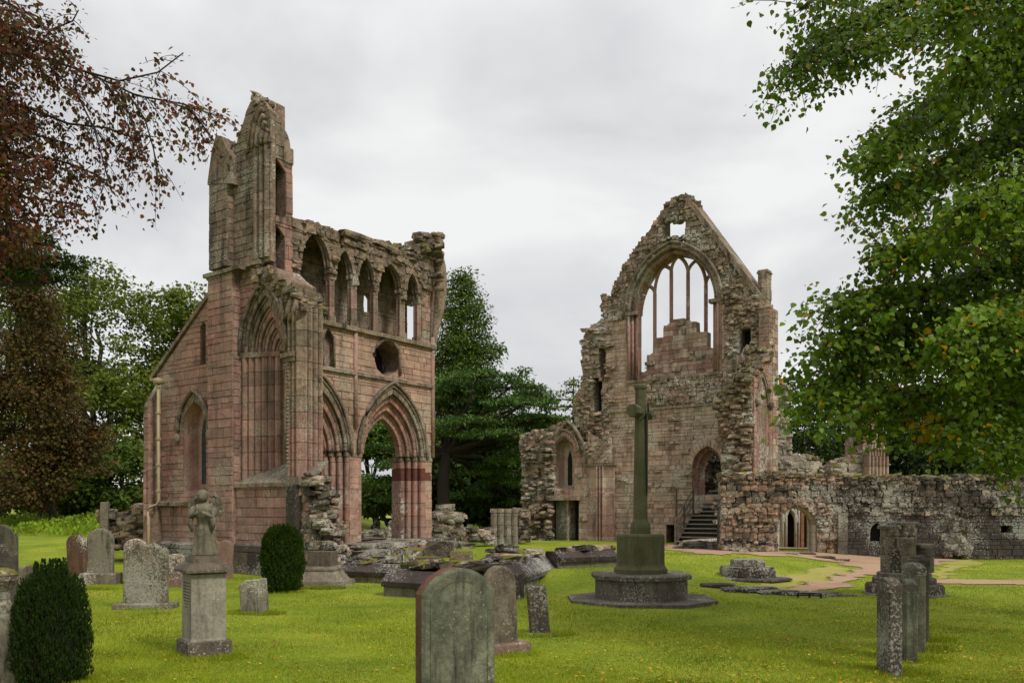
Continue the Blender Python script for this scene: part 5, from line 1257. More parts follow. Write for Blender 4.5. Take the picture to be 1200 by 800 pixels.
# clustered pier stump
x, y = gp(1062, 697); T = Thing('pier_stump', (x, y, 0), 'ruined clustered pier stump of stacked column drums on a stepped base, right lawn', 'column')
zb = gzn(x, y)-.02
for r, h, m_ in ((.80, .05, 'memstep'), (.72, .19, 'darkrub'), (.58, .13, 'darkrub'), (.50, .10, 'memstep')):
    mb = MB(); q = []
    for kk, hh in ((1, 0), (1.0, h*.75), (.95, h)):
        q.append([(x+r*kk*math.cos(.25+2*math.pi*i/8), y+.1+r*kk*math.sin(.25+2*math.pi*i/8), zb+hh) for i in range(8)])
    mb.rings(q); mb.build('base_step', m_, T.root); zb += h-.004
for (dx_, dy_, r, zt, n, m_) in ((-.28, .02, .16, 1.30, 7, 'g_lich'), (-.05, -.20, .16, 1.12, 7, 'g_lich'), (.06, .16, .22, 1.37, 8, 'darkrub'), (.34, -.08, .17, .94, 6, 'g_dark'), (-.06, .0, .28, .92, 8, 'darkrub')):
    cx_, cy_ = x+dx_, y+.1+dy_; z = zb; k = 0
    while z < zt-.04:
        q1 = min(zt, z+U(.26, .42)); 
        if zt-q1 < .12: q1 = zt
        f = lambda zz, kk: [(cx_+r*kk*(1+.10*abs(math.sin(n*t/2)))*math.cos(t), cy_+r*kk*(1+.10*abs(math.sin(n*t/2)))*math.sin(t), zz) for t in [2*math.pi*i/28 for i in range(28)]]
        mb = MB(); s_ = (-1)**k*.008; cx_ += s_; mb.rings([f(z+.004, .97), f(z+.02, 1), f(q1-.02, 1.0), f(q1-.004, .96)]); mb.build('drum', m_, T.root); z = q1; k += 1
    mb = MB()
for q in ((-.28, .02, 1.30, .33), (.06, .16, 1.37, .45), (.34, -.08, .94, .34)):
    mb = MB(); mb.box((x+q[0], y+.1+q[1], q[2]-.01), (q[3], q[3]*.9, .07), .2, 1, .02); mb.build('capstone', 'memstep', T.root)
T.finish()

# ------------------------------------------------------------------ headstones
def outline(kind, w, h):
    a = w/2
    if kind == 'round': return [(-a, 0)]+arch(0, a, h-a*.92, h, 7)+[(a, 0)]
    if kind == 'roundlow': return [(-a, 0)]+arch(0, a, h-a*.62, h, 7)+[(a, 0)]
    if kind == 'segment': return [(-a, 0)]+arch(0, a, h-a*.3, h, 5)+[(a, 0)]
    if kind == 'flat': return [(-a, 0), (-a, h-.03), (-a*.5, h), (a*.3, h-.012), (a*.8, h+.01), (a, h-.03), (a, 0)]
    if kind == 'scroll': return [(-a, 0), (-a*1.0, h*.80), (-a*.98, h*.88), (-a*.86, h*.93), (-a*.7, h*.91), (-a*.6, h*.95), (-a*.35, h*1.0), (-a*.08, h*.97), (a*.1, h*.97), (a*.35, h*1.0), (a*.62, h*.95), (a*.72, h*.90), (a*.86, h*.93), (a*.97, h*.89), (a, h*.8), (a, 0)]
    if kind == 'ogee': return [(-a, 0), (-a, h*.82), (-a*.93, h*.88), (-a*.75, h*.885), (-a*.62, h*.92), (-a*.35, h*.985), (0, h), (a*.35, h*.985), (a*.62, h*.92), (a*.75, h*.885), (a*.93, h*.88), (a, h*.82), (a, 0)]
    if kind == 'broken': return [(-a, 0), (-a*.95, h*.9), (-a*.6, h), (-a*.2, h*.93), (a*.2, h*.98), (a*.7, h*.96), (a, h*.85), (a*.92, h*.5), (a, .0)]
    if kind == 'tilted': return [(-a, 0), (-a, h*.86), (-a*.75, h*.9), (-a*.55, h*.97), (0, h*.99), (a*.45, h*1.0), (a*.6, h*1.03), (a, h*1.02), (a, 0)]
def headstone(label, u, v, w, h, t, kind, m, yaw=0.0, tilt=(0, 0), base=None, edge=None, d=None, bury=.06, panel=False, cat='gravestone', group=None):
    x, y = gp(u, v) if d is None else (((u-600)/1000*d), d)
    z = gzn(x, y)
    r_ = E('headstone', (x, y, z), label, cat, group); O = outline(kind, w, h)
    n = len(O); ch = min(.022, t*.2)
    cz = h*.5
    inn = [(px*(1-ch*2/w), cz+(pz-cz)*(1-ch*1.2/cz)) for px, pz in O]
    def tr(px, py, pz):
        pz -= bury; px, pz = px+pz*math.tan(tilt[0]), pz; py = py+pz*math.tan(tilt[1])
        C, S = math.cos(yaw), math.sin(yaw); nn = .006*mnoise.noise(Vector((px*9+x, py*9, pz*9)))
        return (x+px*C-(py+nn)*S, y+px*S+(py+nn)*C, z+pz)
    mb = MB(); lay = [(inn, -t/2), (O, -t/2+ch), (O, t/2-ch), (inn, t/2)]
    vs = [tr(px, py, pz) for P, py in lay for px, pz in P]
    # gridded faces so that the noise relief shows
    fs = [tuple(range(n))[::-1], tuple(range(3*n, 4*n))]; mats_ = [0, 0]
    for L_ in range(3):
        for i in range(n): fs.append((L_*n+i, L_*n+(i+1) % n, L_*n+n+(i+1) % n, L_*n+n+i)); mats_.append(1 if edge and L_ == 1 else 0)
    mb.add(vs, fs); mb.m = mats_
    mb.build('slab', [m, edge] if edge else [m, m], r_)
    if panel:
        mb = MB(); O2 = [(px*.80, .1*h+pz*.84) for px, pz in O]; I2 = [(px*.76, .12*h+pz*.81) for px, pz in O]
        vs = [tr(px, -t/2-.004, pz) for px, pz in O2]+[tr(px, -t/2-.004, pz) for px, pz in I2]+[tr(px, -t/2+.01, pz) for px, pz in O2]+[tr(px, -t/2+.01, pz) for px, pz in I2]
        fs = [(i, (i+1) % n, n+(i+1) % n, n+i) for i in range(n)]+[(i, (i+1) % n, 2*n+(i+1) % n, 2*n+i) for i in range(n)]+[(n+i, n+(i+1) % n, 3*n+(i+1) % n, 3*n+i) for i in range(n)]
        mb.add(vs, fs); mb.build('raised_border', m, r_)
    if base:
        bw, bd, bh, bm = base; mb = MB(); mb.box((x, y, z-.03), (bw, bd, bh+.03), yaw, 1, .02); mb.build('base', bm, r_)
    return r_
H_ = headstone
H_('big round-topped dark green headstone with rusty red edge in the foreground', 534, 0, .585, 1.34, .15, 'roundlow', 'g_green', .52, (0, .0), edge='g_edge', d=6.2, bury=.1, panel=True)
H_('tall olive grey headstone with worn shoulders directly behind the big rounded one', 588, 765, .40, 1.08, .12, 'round', 'g_lich', .55, (-.04, 0), (.62, .3, .13, 'g_pink'))
H_('narrow dark headstone speckled with white lichen, leaning left beside the cross', 633, 743, .27, .72, .08, 'flat', 'g_dark', .2, (-.09, 0), (.42, .22, .035, 'darkrub'))
H_('small pale headstone with chipped top tilting back beside the round bush', 299, 719, .43, .60, .07, 'tilted', 'g_grey', .18, (-.08, .12))
H_('broad shouldered headstone thick with lichen, left of the angel pedestal', 171, 712, .72, 1.17, .14, 'scroll', 'g_lich', .05, (0, .03), (.98, .4, .10, 'g_lich'), panel=True)
H_('tall round-topped grey headstone on a pale block, next to the rusty one', 118, 684, .56, 1.30, .13, 'round', 'g_grey', .1, (0, 0), (.80, .46, .24, 'palebase'), panel=True)
H_('rusty brown round-topped headstone leaning left behind the grey one', 92, 677, .56, 1.12, .16, 'roundlow', 'g_red', -.35, (-.06, 0))
H_('small brown round-topped headstone half hidden behind the lichened one', 159, 684, .50, 1.08, .12, 'roundlow', 'g_pink', .1)
H_('low pinkish worn headstone between the lichened one and the pedestal', 206, 687, .36, .78, .12, 'segment', 'g_pink', -.1, (0, 0))
H_('jagged broken red headstone behind the stone angel', 259, 677, .58, 1.02, .14, 'broken', 'g_pink', .3, (.02, 0))
H_('small round headstone showing above the conical yew', 36, 706, .26, .75, .08, 'round', 'g_lich', .1)
H_('pale grey stone cross base at the left edge near the small round headstone', 22, 689, .22, .50, .14, 'segment', 'palebase', .1, (0, 0), (.40, .34, .10, 'palebase'))
H_('tall dark scroll-shouldered headstone cut by the left edge of view', -2, 745, .42, 1.28, .12, 'ogee', 'g_dark', .2, (.02, 0), (.56, .4, .16, 'g_dark'))
H_('pale grey headstone with flaked round head behind the dark scroll one, far left', 2, 700, .56, 1.45, .12, 'ogee', 'g_grey', .2)
H_('low grey round-topped headstone at the bottom left corner before the yew', -2, 0, .46, .78, .12, 'roundlow', 'g_grey', .25, d=8.0, bury=.1)
# row of four slabs seen end on
for i, (u, v, hh, lab) in enumerate(((1042, 787, .93, 'nearest upright slab of the end-on headstone row at right'), (1061, 771, .86, 'second slab of the end-on headstone row, darker and lower'), (1071, 760, 1.0, 'third slab of the end-on headstone row'), (1076, 748, 1.04, 'farthest and tallest slab of the end-on headstone row'))):
    x, y = gp(u, v); z = gzn(x, y); r_ = E('headstone', (x, y, z), lab, 'gravestone', 'headstones set in a row edge to the viewer')
    yw = 1.42; C, S = math.cos(yw), math.sin(yw)
    mb = MB(); w, t, h = .46, .13, hh+.05
    O = [(-w/2, -.1), (-w/2, h-.14), (-w/2+.02, h-.13), (-w/2+.02, h-.05), (-.14, h-.01), (.0, h), (.14, h-.01), (w/2-.02, h-.05), (w/2-.02, h-.13), (w/2, h-.14), (w/2, -.1)]
    n = len(O); vs = []
    for py, k in ((-t/2, .93), (-t/2+.015, 1), (t/2-.015, 1), (t/2, .93)):
        for px, pz in O: vs.append((x+px*k*C-py*S, y+px*k*S+py*C, z+(pz if k == 1 or pz < h-.1 else pz-.012)))
    mb.add(vs, [tuple(range(n))[::-1], tuple(range(3*n, 4*n))]+[(a*n+j, a*n+(j+1) % n, a*n+n+(j+1) % n, a*n+n+j) for a in range(3) for j in range(n)])
    mb.build('slab', 'g_dark' if i in (0, 3) else 'g_green', r_)
    mb = MB(); mb.box((x, y, z+h-.14), (w-.02, t+.02, .10), yw, .9, .02); mb.build('moulded_head', 'g_dark', r_)
# square plinth with moulded base beside the round bush
x, y = gp(378, 686); z = gzn(x, y); r_ = E('stone_plinth', (x, y, z), 'square stone plinth with sloping moulded base between the round bush and the plinth walls', 'plinth')
yw = -.12
for c_, w, d_, h, m_, tp in ((0, 1.16, 1.0, .14, 'palebase', .98), (.137, .98, .86, .22, 'palebase', .70), (.354, .72, .64, .05, 'palebase', 1.0), (.40, .66, .58, .05, 'palebase', .86), (.447, .52, .48, .32, 'pedcap', .99)):
    mb = MB(); mb.box((x, y, z-.02+c_), (w, d_, h), yw, tp, 0 if tp < 1 else .008); mb.build('base' if c_ < .4 else 'block', m_, r_)
# mossy urn capital at the left edge
x, y = gp(2, 790); y = 8.6; x = -.6*y; z = 0; r_ = E('stone_urn', (x, y, z), 'mossy capped stone pillar cut by the left edge', 'pillar')
mb = MB(); mb.lathe((x, y, 0), [(.11, -.05), (.11, .7), (.09, .75), (.09, .84), (.13, .9), (.16, .95), (.155, 1.0)], 12); mb.build('shaft', 'g_lich', r_)
mb = MB(); mb.lathe((x, y, .985), [(.15, 0), (.16, .02), (.12, .07), (.05, .09)], 12, f=lambda i, z_: 1+.06*math.sin(i*31)); mb.build('moss_cap', 'mossy', r_)

# ------------------------------------------------------------------ angel on its pedestal
x, y = gp(239, 768); z = gzn(x, y)-.02; PY = .62; PA = E('pedestal', (x, y, z), 'tall pale square pedestal with dark moulded cap carrying the stone angel', 'pedestal')
def pb(c_, w, h, m_, name, tp=1.0, ch=0.0, par=None):
    mb = MB(); mb.box((x, y, z+c_), (w, w, h), PY, tp, ch); return mb.build(name, m_, par or PA)
pb(0, .48, .20, 'pedcap', 'base', 1, .012); pb(.197, .415, .03, 'pedestal', 'base', .95); die = pb(.225, .385, .72, 'pedestal', 'die', .98)
pb(.943, .40, .025, 'pedcap', 'cap'); pb(.966, .52, .045, 'pedcap', 'cap', 1, .015); pb(1.009, .50, .06, 'pedcap', 'cap', .74); pb(1.067, .34, .05, 'pedcap', 'cap', .92); pb(1.115, .29, .03, 'pedcap', 'cap', .9)
# shield-shaped panel of worn lettering on the left face
C, S = math.cos(PY), math.sin(PY)
def lf(px, pz, off): return (x+(-.19-off)*C*0+(px)*C-(-.1925-off)*S, y+px*S+(-.1925-off)*C, z+pz)
# left visible face is the one facing (-x, -y)
FL = Frame((x-C*.193, y-S*.193), (S, -C), (-C, -S))
mb = MB()
for k in range(9):
    zz = .84-k*.034; w_ = .13*(1 if k < 6 else 1-(k-5)*.22); s = -w_
    while s < w_-.01:
        e = min(w_, s+U(.012, .04)); q = [(s, z+zz), (e, z+zz), (e, z+zz+.010), (s, z+zz+.010)]; mb.add(*prism(FL, q, -.0015, .002)); s = e+U(.006, .012)
mb.build('worn_inscription', 'pedcap', die)
AZ = z+1.142; AN = E('angel_statue', (x, y, AZ), 'weathered robed stone angel with raised wings, standing on the square pedestal', 'statue')
def rf(i, zz):  # robe folds, deeper to the hem
    t = i*2*math.pi; k = max(0, 1-zz/.42)
    return 1+(.05+.07*k)*math.sin(t*7+zz*9)+.03*math.sin(t*13-zz*14)
prof = [(.135, 0), (.14, .02), (.128, .07), (.118, .14), (.115, .20), (.112, .26), (.10, .32), (.088, .37), (.09, .42), (.105, .47), (.118, .52), (.115, .555), (.085, .585), (.042, .60), (.036, .625)]
mb = MB(); rs_ = []
for r, zz in prof:
    rs_.append([(x+r*1.0*rf(i/48, zz)*math.cos(2*math.pi*i/48)*math.cos(.1)+.012*math.sin(zz*5), y+r*.72*rf(i/48, zz)*math.sin(2*math.pi*i/48)+.02*zz, AZ+zz) for i in range(48)])
mb.rings(rs_); mb.build('robed_body', 'angelst', AN, True)
hx, hy, hz = x-.012, y-.025, AZ+.672
mb = MB(); rs_ = []
for k in range(11):
    ph = math.pi*(k+.15)/10.3; rr = .052*math.sin(ph)
    ring = []
    for i in range(20):
        t = 2*math.pi*i/20; c_, s_ = math.cos(t), math.sin(t)
        nose = .014*math.exp(-((t-4.71)/.22)**2)*math.exp(-((k-5.8)/1.1)**2); eye = -.007*(math.exp(-((t-4.3)/.2)**2)+math.exp(-((t-5.12)/.2)**2))*math.exp(-((k-4.9)/.7)**2)
        q = rr*(1+(.12 if s_ > 0 else 0))+nose+eye
        ring.append((hx+q*.88*c_, hy+q*1.05*s_, hz+.062*math.cos(ph)))
    rs_.append(ring)
mb.rings(rs_[::-1]); mb.build('head', 'angelst', AN, True)
mb = MB(); mb.lathe((hx, hy+.014, hz-.05), [(.045, 0), (.058, .03), (.062, .07), (.055, .10), (.03, .125), (.005, .13)], 18, f=lambda i, z_: 1+.07*math.sin(i*6.28*8+z_*60)); mb.build('hair', 'angelst', AN, True)
for sg in (-1, 1):     # arms folded to the chest, sleeves hanging
    sh = Vector((x+sg*.105, y-.0, AZ+.545)); el_ = Vector((x+sg*.125, y-.075, AZ+.43)); ha = Vector((x+sg*.02, y-.125, AZ+.50))
    mb = MB(); mb.tube([sh, (sh+el_)/2+Vector((sg*.012, 0, 0)), el_, (el_+ha)/2, ha], [.036, .034, .033, .026, .018], 10); mb.build('arm', 'angelst', AN, True)
    mb = MB(); mb.tube([el_, el_+Vector((sg*.005, .01, -.07)), el_+Vector((-sg*.01, .02, -.15))], [.034, .03, .012], 8); mb.build('sleeve', 'angelst', AN, True)
    mb = MB()
    for f_ in range(5):
        b_ = ha+Vector((-sg*.006, -.004, -.012+f_*.008)); mb.tube([b_, b_+Vector((-sg*.02, -.006, .012)), b_+Vector((-sg*(.034-.003*abs(f_-2)), .0, .022))], [.0062, .0056, .004], 5)
    mb.build('hand', 'angelst', AN, True)
    # wing: rows of feathers hanging from a raised wrist
    wr = Vector((x+sg*(.105 if sg < 0 else .10), y+.07, AZ+(.66 if sg < 0 else .70))); rt_ = Vector((x+sg*.04, y+.075, AZ+.52))
    w_ = MB(); w_.tube([rt_, (rt_+wr)/2+Vector((sg*.01, .01, .04)), wr, wr+Vector((sg*.055, 0, -.05))], [.03, .032, .026, .014], 8); wo_ = w_.build('wing', 'angelst', AN, True)
    for row, (n_, l0, off) in enumerate(((9, .21, .0), (7, .13, -.012), (5, .08, -.022))):
        for k in range(n_):
            t = k/(n_-1); a_ = rt_.lerp(wr+Vector((sg*.055, 0, -.03)), t)+Vector((0, off, .035*math.sin(t*3.1)))
            e_ = a_+Vector((sg*(.012+.025*t), .012, -l0*(.65+.45*t)))
            mb = MB(); d_ = (e_-a_); sd_ = Vector((d_.z, 0, -d_.x)).normalized()*.016
            q = [a_-sd_, a_+sd_, a_+d_*.8+sd_, e_, a_+d_*.8-sd_]
            mb.add([tuple(p+Vector((0, -.006, 0))) for p in q]+[tuple(p+Vector((0, .008, 0))) for p in q], [(0, 1, 2, 3, 4), (9, 8, 7, 6, 5)]+[(i, (i+1) % 5, 5+(i+1) % 5, 5+i) for i in range(5)]); mb.build('feather', 'angelst', wo_)

# ------------------------------------------------------------------ memorial cross
x, y = (750.5-600)/1000*15.6, 15.6; z = gzn(x, y)-.02
MC = E('memorial_cross', (x, y, z), 'tall green-stained stone memorial cross with bronze sword on octagonal stepped base', 'monument')
o8 = math.pi/8
def oct_(name, tiers, m_, r8=o8):
    mb = MB(); mb.rings([[(x+r*math.cos(r8+2*math.pi*i/8), y+r*math.sin(r8+2*math.pi*i/8), z+zz) for i in range(8)] for r, zz in tiers]); return mb.build(name, m_, MC)
# bottom slab of separate wedge stones
for k in range(8):
    a0, a1 = o8+2*math.pi*k/8+.006, o8+2*math.pi*(k+1)/8-.006; mb = MB(); j = U(-.006, .006)
    q = [(.8, a0), (1.40, a0), (1.40, a1), (.8, a1)]
    mb.add([(x+r*math.cos(a), y+r*math.sin(a), z-.05) for r, a in q]+[(x+r*math.cos(a), y+r*math.sin(a), z+.075+j) for r, a in q], [(3, 2, 1, 0), (4, 5, 6, 7), (0, 1, 5, 4), (1, 2, 6, 5), (2, 3, 7, 6), (3, 0, 4, 7)]); mb.build('base_slab', 'memstep', MC)
oct_('step', [(.86, .06), (.86, .44)], 'memstep')
for k in range(8):
    a0, a1 = o8+2*math.pi*k/8+.004, o8+2*math.pi*(k+1)/8-.004; mb = MB()
    rr = [(.3, .437), (.93, .437), (.94, .50), (.91, .525), (.3, .528)]
    vs = [(x+r*math.cos(a), y+r*math.sin(a), z+zz) for a in (a0, a1) for r, zz in rr]
    mb.add(vs, [(0, 1, 2, 3, 4), (9, 8, 7, 6, 5)]+[(i, (i+1) % 5, 5+(i+1) % 5, 5+i) for i in range(5)]); mb.build('step_capping', 'memstep', MC)
oct_('pedestal', [(.50, .53), (.50, .60), (.455, .66), (.445, .70), (.445, 1.20), (.425, 1.235), (.2, 1.24)], 'memorial')
oct_('shaft_base', [(.19, 1.238), (.19, 1.36), (.175, 1.42), (.135, 1.50)], 'memorial')
oct_('shaft', [(.135, 1.495), (.127, 2.2), (.112, 3.0), (.098, 3.80), (.098, 3.86), (.118, 3.90), (.118, 3.94), (.09, 3.97)], 'memorial')
av = Vector((-.56, -.83, 0)).normalized(); up = Vector((0, 0, 1)); pv = av.cross(up)
c_ = Vector((x, y, z+3.46))
mb = MB(); mb.rings([[tuple(c_+av*d_+(pv*math.cos(o8+2*math.pi*i/8)+up*math.sin(o8+2*math.pi*i/8))*r) for i in range(8)] for d_, r in ((-.35, .115), (-.335, .125), (-.18, .12), (-.11, .10), (.11, .10), (.18, .12), (.335, .125), (.35, .115))]); mb.build('cross_arm', 'memorial', MC)
nf = Vector((.83, -.56, 0))
sw = E('bronze_sword', (x, y, z), '', '') if False else None
mb = MB(); p = Vector((x, y, z))+nf*.128
w1_ = av
for (zt, zb_, hw) in ((3.40, 2.05, .032),):
    q = [p+w1_*hw+up*zt, p-w1_*hw+up*zt, p-w1_*hw*.6+up*zb_, p+up*(zb_-.12), p+w1_*hw*.6+up*zb_]
    mb.add([tuple(v+nf*.012) for v in q]+[tuple(v-nf*.03) for v in q], [(0, 1, 2, 3, 4), (9, 8, 7, 6, 5)]+[(i, (i+1) % 5, 5+(i+1) % 5, 5+i) for i in range(5)])
so_ = mb.build('sword', 'rust', MC)
mb = MB(); mb.tube([p+w1_*.13+up*3.42+nf*.03, p+up*3.43+nf*.035, p-w1_*.13+up*3.42+nf*.03], [.014, .02, .014], 6); mb.tube([p+up*3.43+nf*.03, p+up*3.62+nf*.02], [.016, .02], 6); mb.build('hilt', 'rust', so_)

# ------------------------------------------------------------------ leaves and trees
SHAPES = {
 'rhomb': (np.array([(0, 0, 0), (.42, .45, .10), (0, 1, 0), (-.42, .45, .10)]), np.array([(0, 1, 2, 3)])),
 'heart': (np.array([(0, 0, 0), (.40, .12, .08), (.50, .48, .12), (.0, 1.05, -.08), (-.50, .48, .12), (-.40, .12, .08)]), np.array([(0, 1, 2, 3), (0, 3, 4, 5)])),
 'oval': (np.array([(0, 0, 0), (.30, .25, .07), (.30, .65, .07), (0, 1, 0), (-.30, .65, .07), (-.30, .25, .07)]), np.array([(0, 1, 2, 3), (0, 3, 4, 5)])),
 'blade': (np.array([(-.5, 0, 0), (.5, 0, 0), (0, 1, 0)]), np.array([(0, 1, 2)])),
}
def unit(a): return a/np.maximum(1e-9, np.linalg.norm(a, axis=1, keepdims=True))
def leaf_arrays(C, tip, nrm, size, shape='rhomb', aspect=1.0):
    """C (N,3) stalk points, tip directions, approximate normals, sizes"""
    S, Fc = SHAPES[shape]; t = unit(tip); s = unit(np.cross(t, nrm)); n = np.cross(s, t)
    z = np.asarray(size)[:, None, None]
    V = C[:, None, :]+z*(S[None, :, 0:1]*aspect*s[:, None, :]+S[None, :, 1:2]*t[:, None, :]+S[None, :, 2:3]*n[:, None, :])
    k = len(S); F = (Fc[None]+(np.arange(len(C))*k)[:, None, None]).reshape(-1, Fc.shape[1])
    return V.reshape(-1, 3), F
def leaves(name, C, tip, nrm, size, shape, m, parent, aspect=1.0):
    off = np.array(parent.location); V, F = leaf_arrays(C-off, tip, nrm, size, shape, aspect)
    o = fast_mesh(name, V, F, F.shape[1], m, parent); o['kind'] = 'stuff'; return o
def rnd(n): return NP.normal(size=(n, 3))
def clump_leaves(centres, rad, per, flat=.6, droop=.4):
    n = len(centres)*per; c = np.repeat(np.array(centres), per, axis=0); r = np.repeat(np.asarray(rad), per)[:, None]
    d = unit(rnd(n))*(NP.random((n, 1))**.45)*r; d[:, 2] *= flat
    tip = unit(d+.5*rnd(n)*r)+np.array([0, 0, -droop]); nrm = rnd(n)*.55+np.array([0, 0, 1.0])
    return c+d, tip, nrm
def limb(mb, a, b, r0, r1, sag=.0, n=6, wig=.06, seg=6):
    a, b = Vector(a), Vector(b); L = (b-a).length; pts = []; rr = []
    for i in range(n+1):
        t = i/n; p = a.lerp(b, t)+Vector((U(-1, 1), U(-1, 1), U(-.6, .6)))*wig*L*(1 if 0 < i < n else 0)+Vector((0, 0, sag*math.sin(t*math.pi)*L))
        pts.append(p); rr.append(r0+(r1-r0)*t)
    mb.tube(pts, rr, seg); return pts
def broadleaf(label, base, H, r_trunk, ell, nclump, per, lsize, m, clr=(.5, 1.1), name='tree', cat='tree', flat=.55, tm='bark', fork=.28, droop=.4, shape='rhomb', nb=26, group=None, gap=-.2):
    """ell = list of (centre, radii); clumps fill their outer shells, limbs reach into them"""
    r_ = E(name, base, label, cat, group); b = Vector(base)
    vol = [e[1][0]*e[1][1]*e[1][2] for e in ell]; cs = []
    while len(cs) < nclump:
        c, rd = R.choices(ell, vol)[0]; d = Vector((R.gauss(0, 1), R.gauss(0, 1), R.gauss(0, 1))).normalized()*(U(0.25, 1)**.42)
        p = Vector(c)+Vector((d.x*rd[0], d.y*rd[1], d.z*rd[2]))
        if mnoise.noise(p*.33+Vector((base[0], 0, 5))) > gap+.1*R.random(): cs.append(p)
    top = Vector(ell[0][0]); f = b.lerp(top, fork); f.x = b.x+(top.x-b.x)*fork
    mb = MB(); mb.tube([b-Vector((0, 0, .3)), b+Vector((0, 0, .25)), b.lerp(f, .5)+Vector((.1, 0, 0)), f], [r_trunk*1.5, r_trunk*1.1, r_trunk*.9, r_trunk*.8], 10); mb.build('trunk', tm, r_, True)
    for e in ell:
        c = Vector(e[0]); mb = MB(); pts = limb(mb, f, c, r_trunk*.55, r_trunk*.2, wig=.05); o = mb.build('limb', tm, r_)
        near = sorted(cs, key=lambda p: (p-c).length)[:max(6, nb//len(ell)*3)]
        mb = MB()
        for p in R.sample(near, min(len(near), max(4, nb//len(ell)))): limb(mb, pts[R.randrange(2, 6)], p, r_trunk*.16, .02, n=4, seg=4)
        o2 = mb.build('branches', tm, r_); o2['kind'] = 'stuff'
    rad = [U(*clr) for _ in cs]; C, t, n = clump_leaves([tuple(p) for p in cs], rad, per, flat, droop)
    leaves('foliage', C, t, n, NP.uniform(lsize*.6, lsize*1.25, len(C)), shape, m, r_)
    return r_
def el(u, v, Y, ru, rv, ry=None):
    x, y, z = at_d(u, v, Y); return ((x, y, z), (ru*Y/1000, (ry or ru*Y/1000), rv*Y/1000))
def gb(u, Y): x = (u-600)/1000*Y; return (x, Y, gz(x, Y)-.05)

# left background
broadleaf('large green broadleaf tree filling the gap left of the transept', gb(100, 62), 18, .5, [el(112, 385, 62, 78, 70), el(60, 400, 62, 60, 80), el(150, 440, 60, 55, 60), el(105, 335, 62, 40, 32), el(90, 500, 60, 90, 75), el(165, 540, 60, 42, 55), el(30, 470, 60, 60, 100)], 480, 80, .27, 'broadlight', (.7, 1.4), gap=-.13)
broadleaf('lighter green tree crown showing over the sloping aisle roof line', gb(222, 66), 17, .4, [el(215, 370, 66, 34, 34), el(235, 400, 66, 40, 50), el(195, 425, 66, 30, 45), el(180, 480, 66, 35, 60)], 190, 80, .27, 'broadlight', (.6, 1.2), gap=-.08)
broadleaf('dark green undergrowth tree low behind the left ruin', gb(140, 52), 8, .25, [el(145, 560, 52, 60, 42), el(75, 575, 52, 60, 32), el(20, 570, 52, 50, 40)], 200, 80, .30, 'broad', (.6, 1.2), fork=.1)
CB = broadleaf('copper beech with drooping red-brown foliage and stout trunk on the left lawn', gb(56, 44), 18, .42, [el(25, 400, 42, 55, 80), el(-15, 330, 40, 60, 80), el(45, 500, 42, 80, 62), el(90, 545, 42, 50, 34), el(10, 560, 40, 60, 36)], 430, 90, .17, 'copgreen', (.5, 1.1), droop=.7, gap=-.08)
weed = E('weed_patch', gb(70, 42), 'bright yellow-green tall weeds growing along the far edge of the left lawn', 'plants')
n = 9000; x = NP.uniform(-26.5, -12.5, n); y = NP.uniform(37, 45, n); zz = np.array([gz(a, b) for a, b in zip(x, y)])
C_ = np.stack([x, y, zz+NP.uniform(0, .5, n)*(.6+.4*np.sin(x*2))], 1); leaves('weed_leaves', C_, rnd(n)*.5+np.array([0, 0, 1.]), rnd(n), NP.uniform(.08, .2, n), 'rhomb', 'weed', weed)
# centre: tall conifer, cedar, conifers beyond
def conifer(label, base, H, R0, m, tiers=26, per=16, leafn=26, lsize=.4, droop=-.25, shape=lambda t: 1-t, tm='bark', name='conifer_tree', flat=.3, clr=.6, bare=.06, group=None):
    r_ = E(name, base, label, 'tree', group); b = Vector(base); mb = MB()
    mb.tube([b-Vector((0, 0, .3)), b+Vector((0, 0, H*.3)), b+Vector((0, 0, H*.97))], [H*.022, H*.015, .03], 8); mb.build('trunk', tm, r_, True)
    cs = []; rad = []; mb = MB()
    for k in range(tiers):
        t = (k+U(-.3, .3))/tiers; z = H*(bare+(1-bare)*t); rr = R0*shape(t)*U(.8, 1.15)
        nb_ = max(3, int(per*(.35+shape(t))))
        for i in range(nb_):
            a = U(0, 6.28); l = rr*U(.72, 1.08); e = b+Vector((math.cos(a)*l, math.sin(a)*l, z+droop*l+U(-.2, .2)))
            if i % 3 == 0: limb(mb, b+Vector((0, 0, z)), e, .05+.004*H, .015, n=3, seg=4, wig=.02)
            m_ = max(1, int(l/ (clr*1.1)))
            for j in range(m_):
                q = (j+1)/m_; cs.append(tuple((b+Vector((0, 0, z))).lerp(e, q))); rad.append(clr*U(.7, 1.2))
    o = mb.build('branches', tm, r_); o['kind'] = 'stuff'
    C, t_, n_ = clump_leaves(cs, rad, leafn, flat, .35); leaves('foliage', C, t_, n_, NP.uniform(lsize*.5, lsize*1.2, len(C)), 'rhomb', m, r_, .55)
    return r_
conifer('tall dense dark green conifer rising right beside the pink transept', gb(541, 62), 18.9, 4.0, 'tallcon', 44, 19, 44, .27, .05, lambda t: (1-t)**.55*(1+.12*math.sin(t*31)), flat=.75, clr=.8)
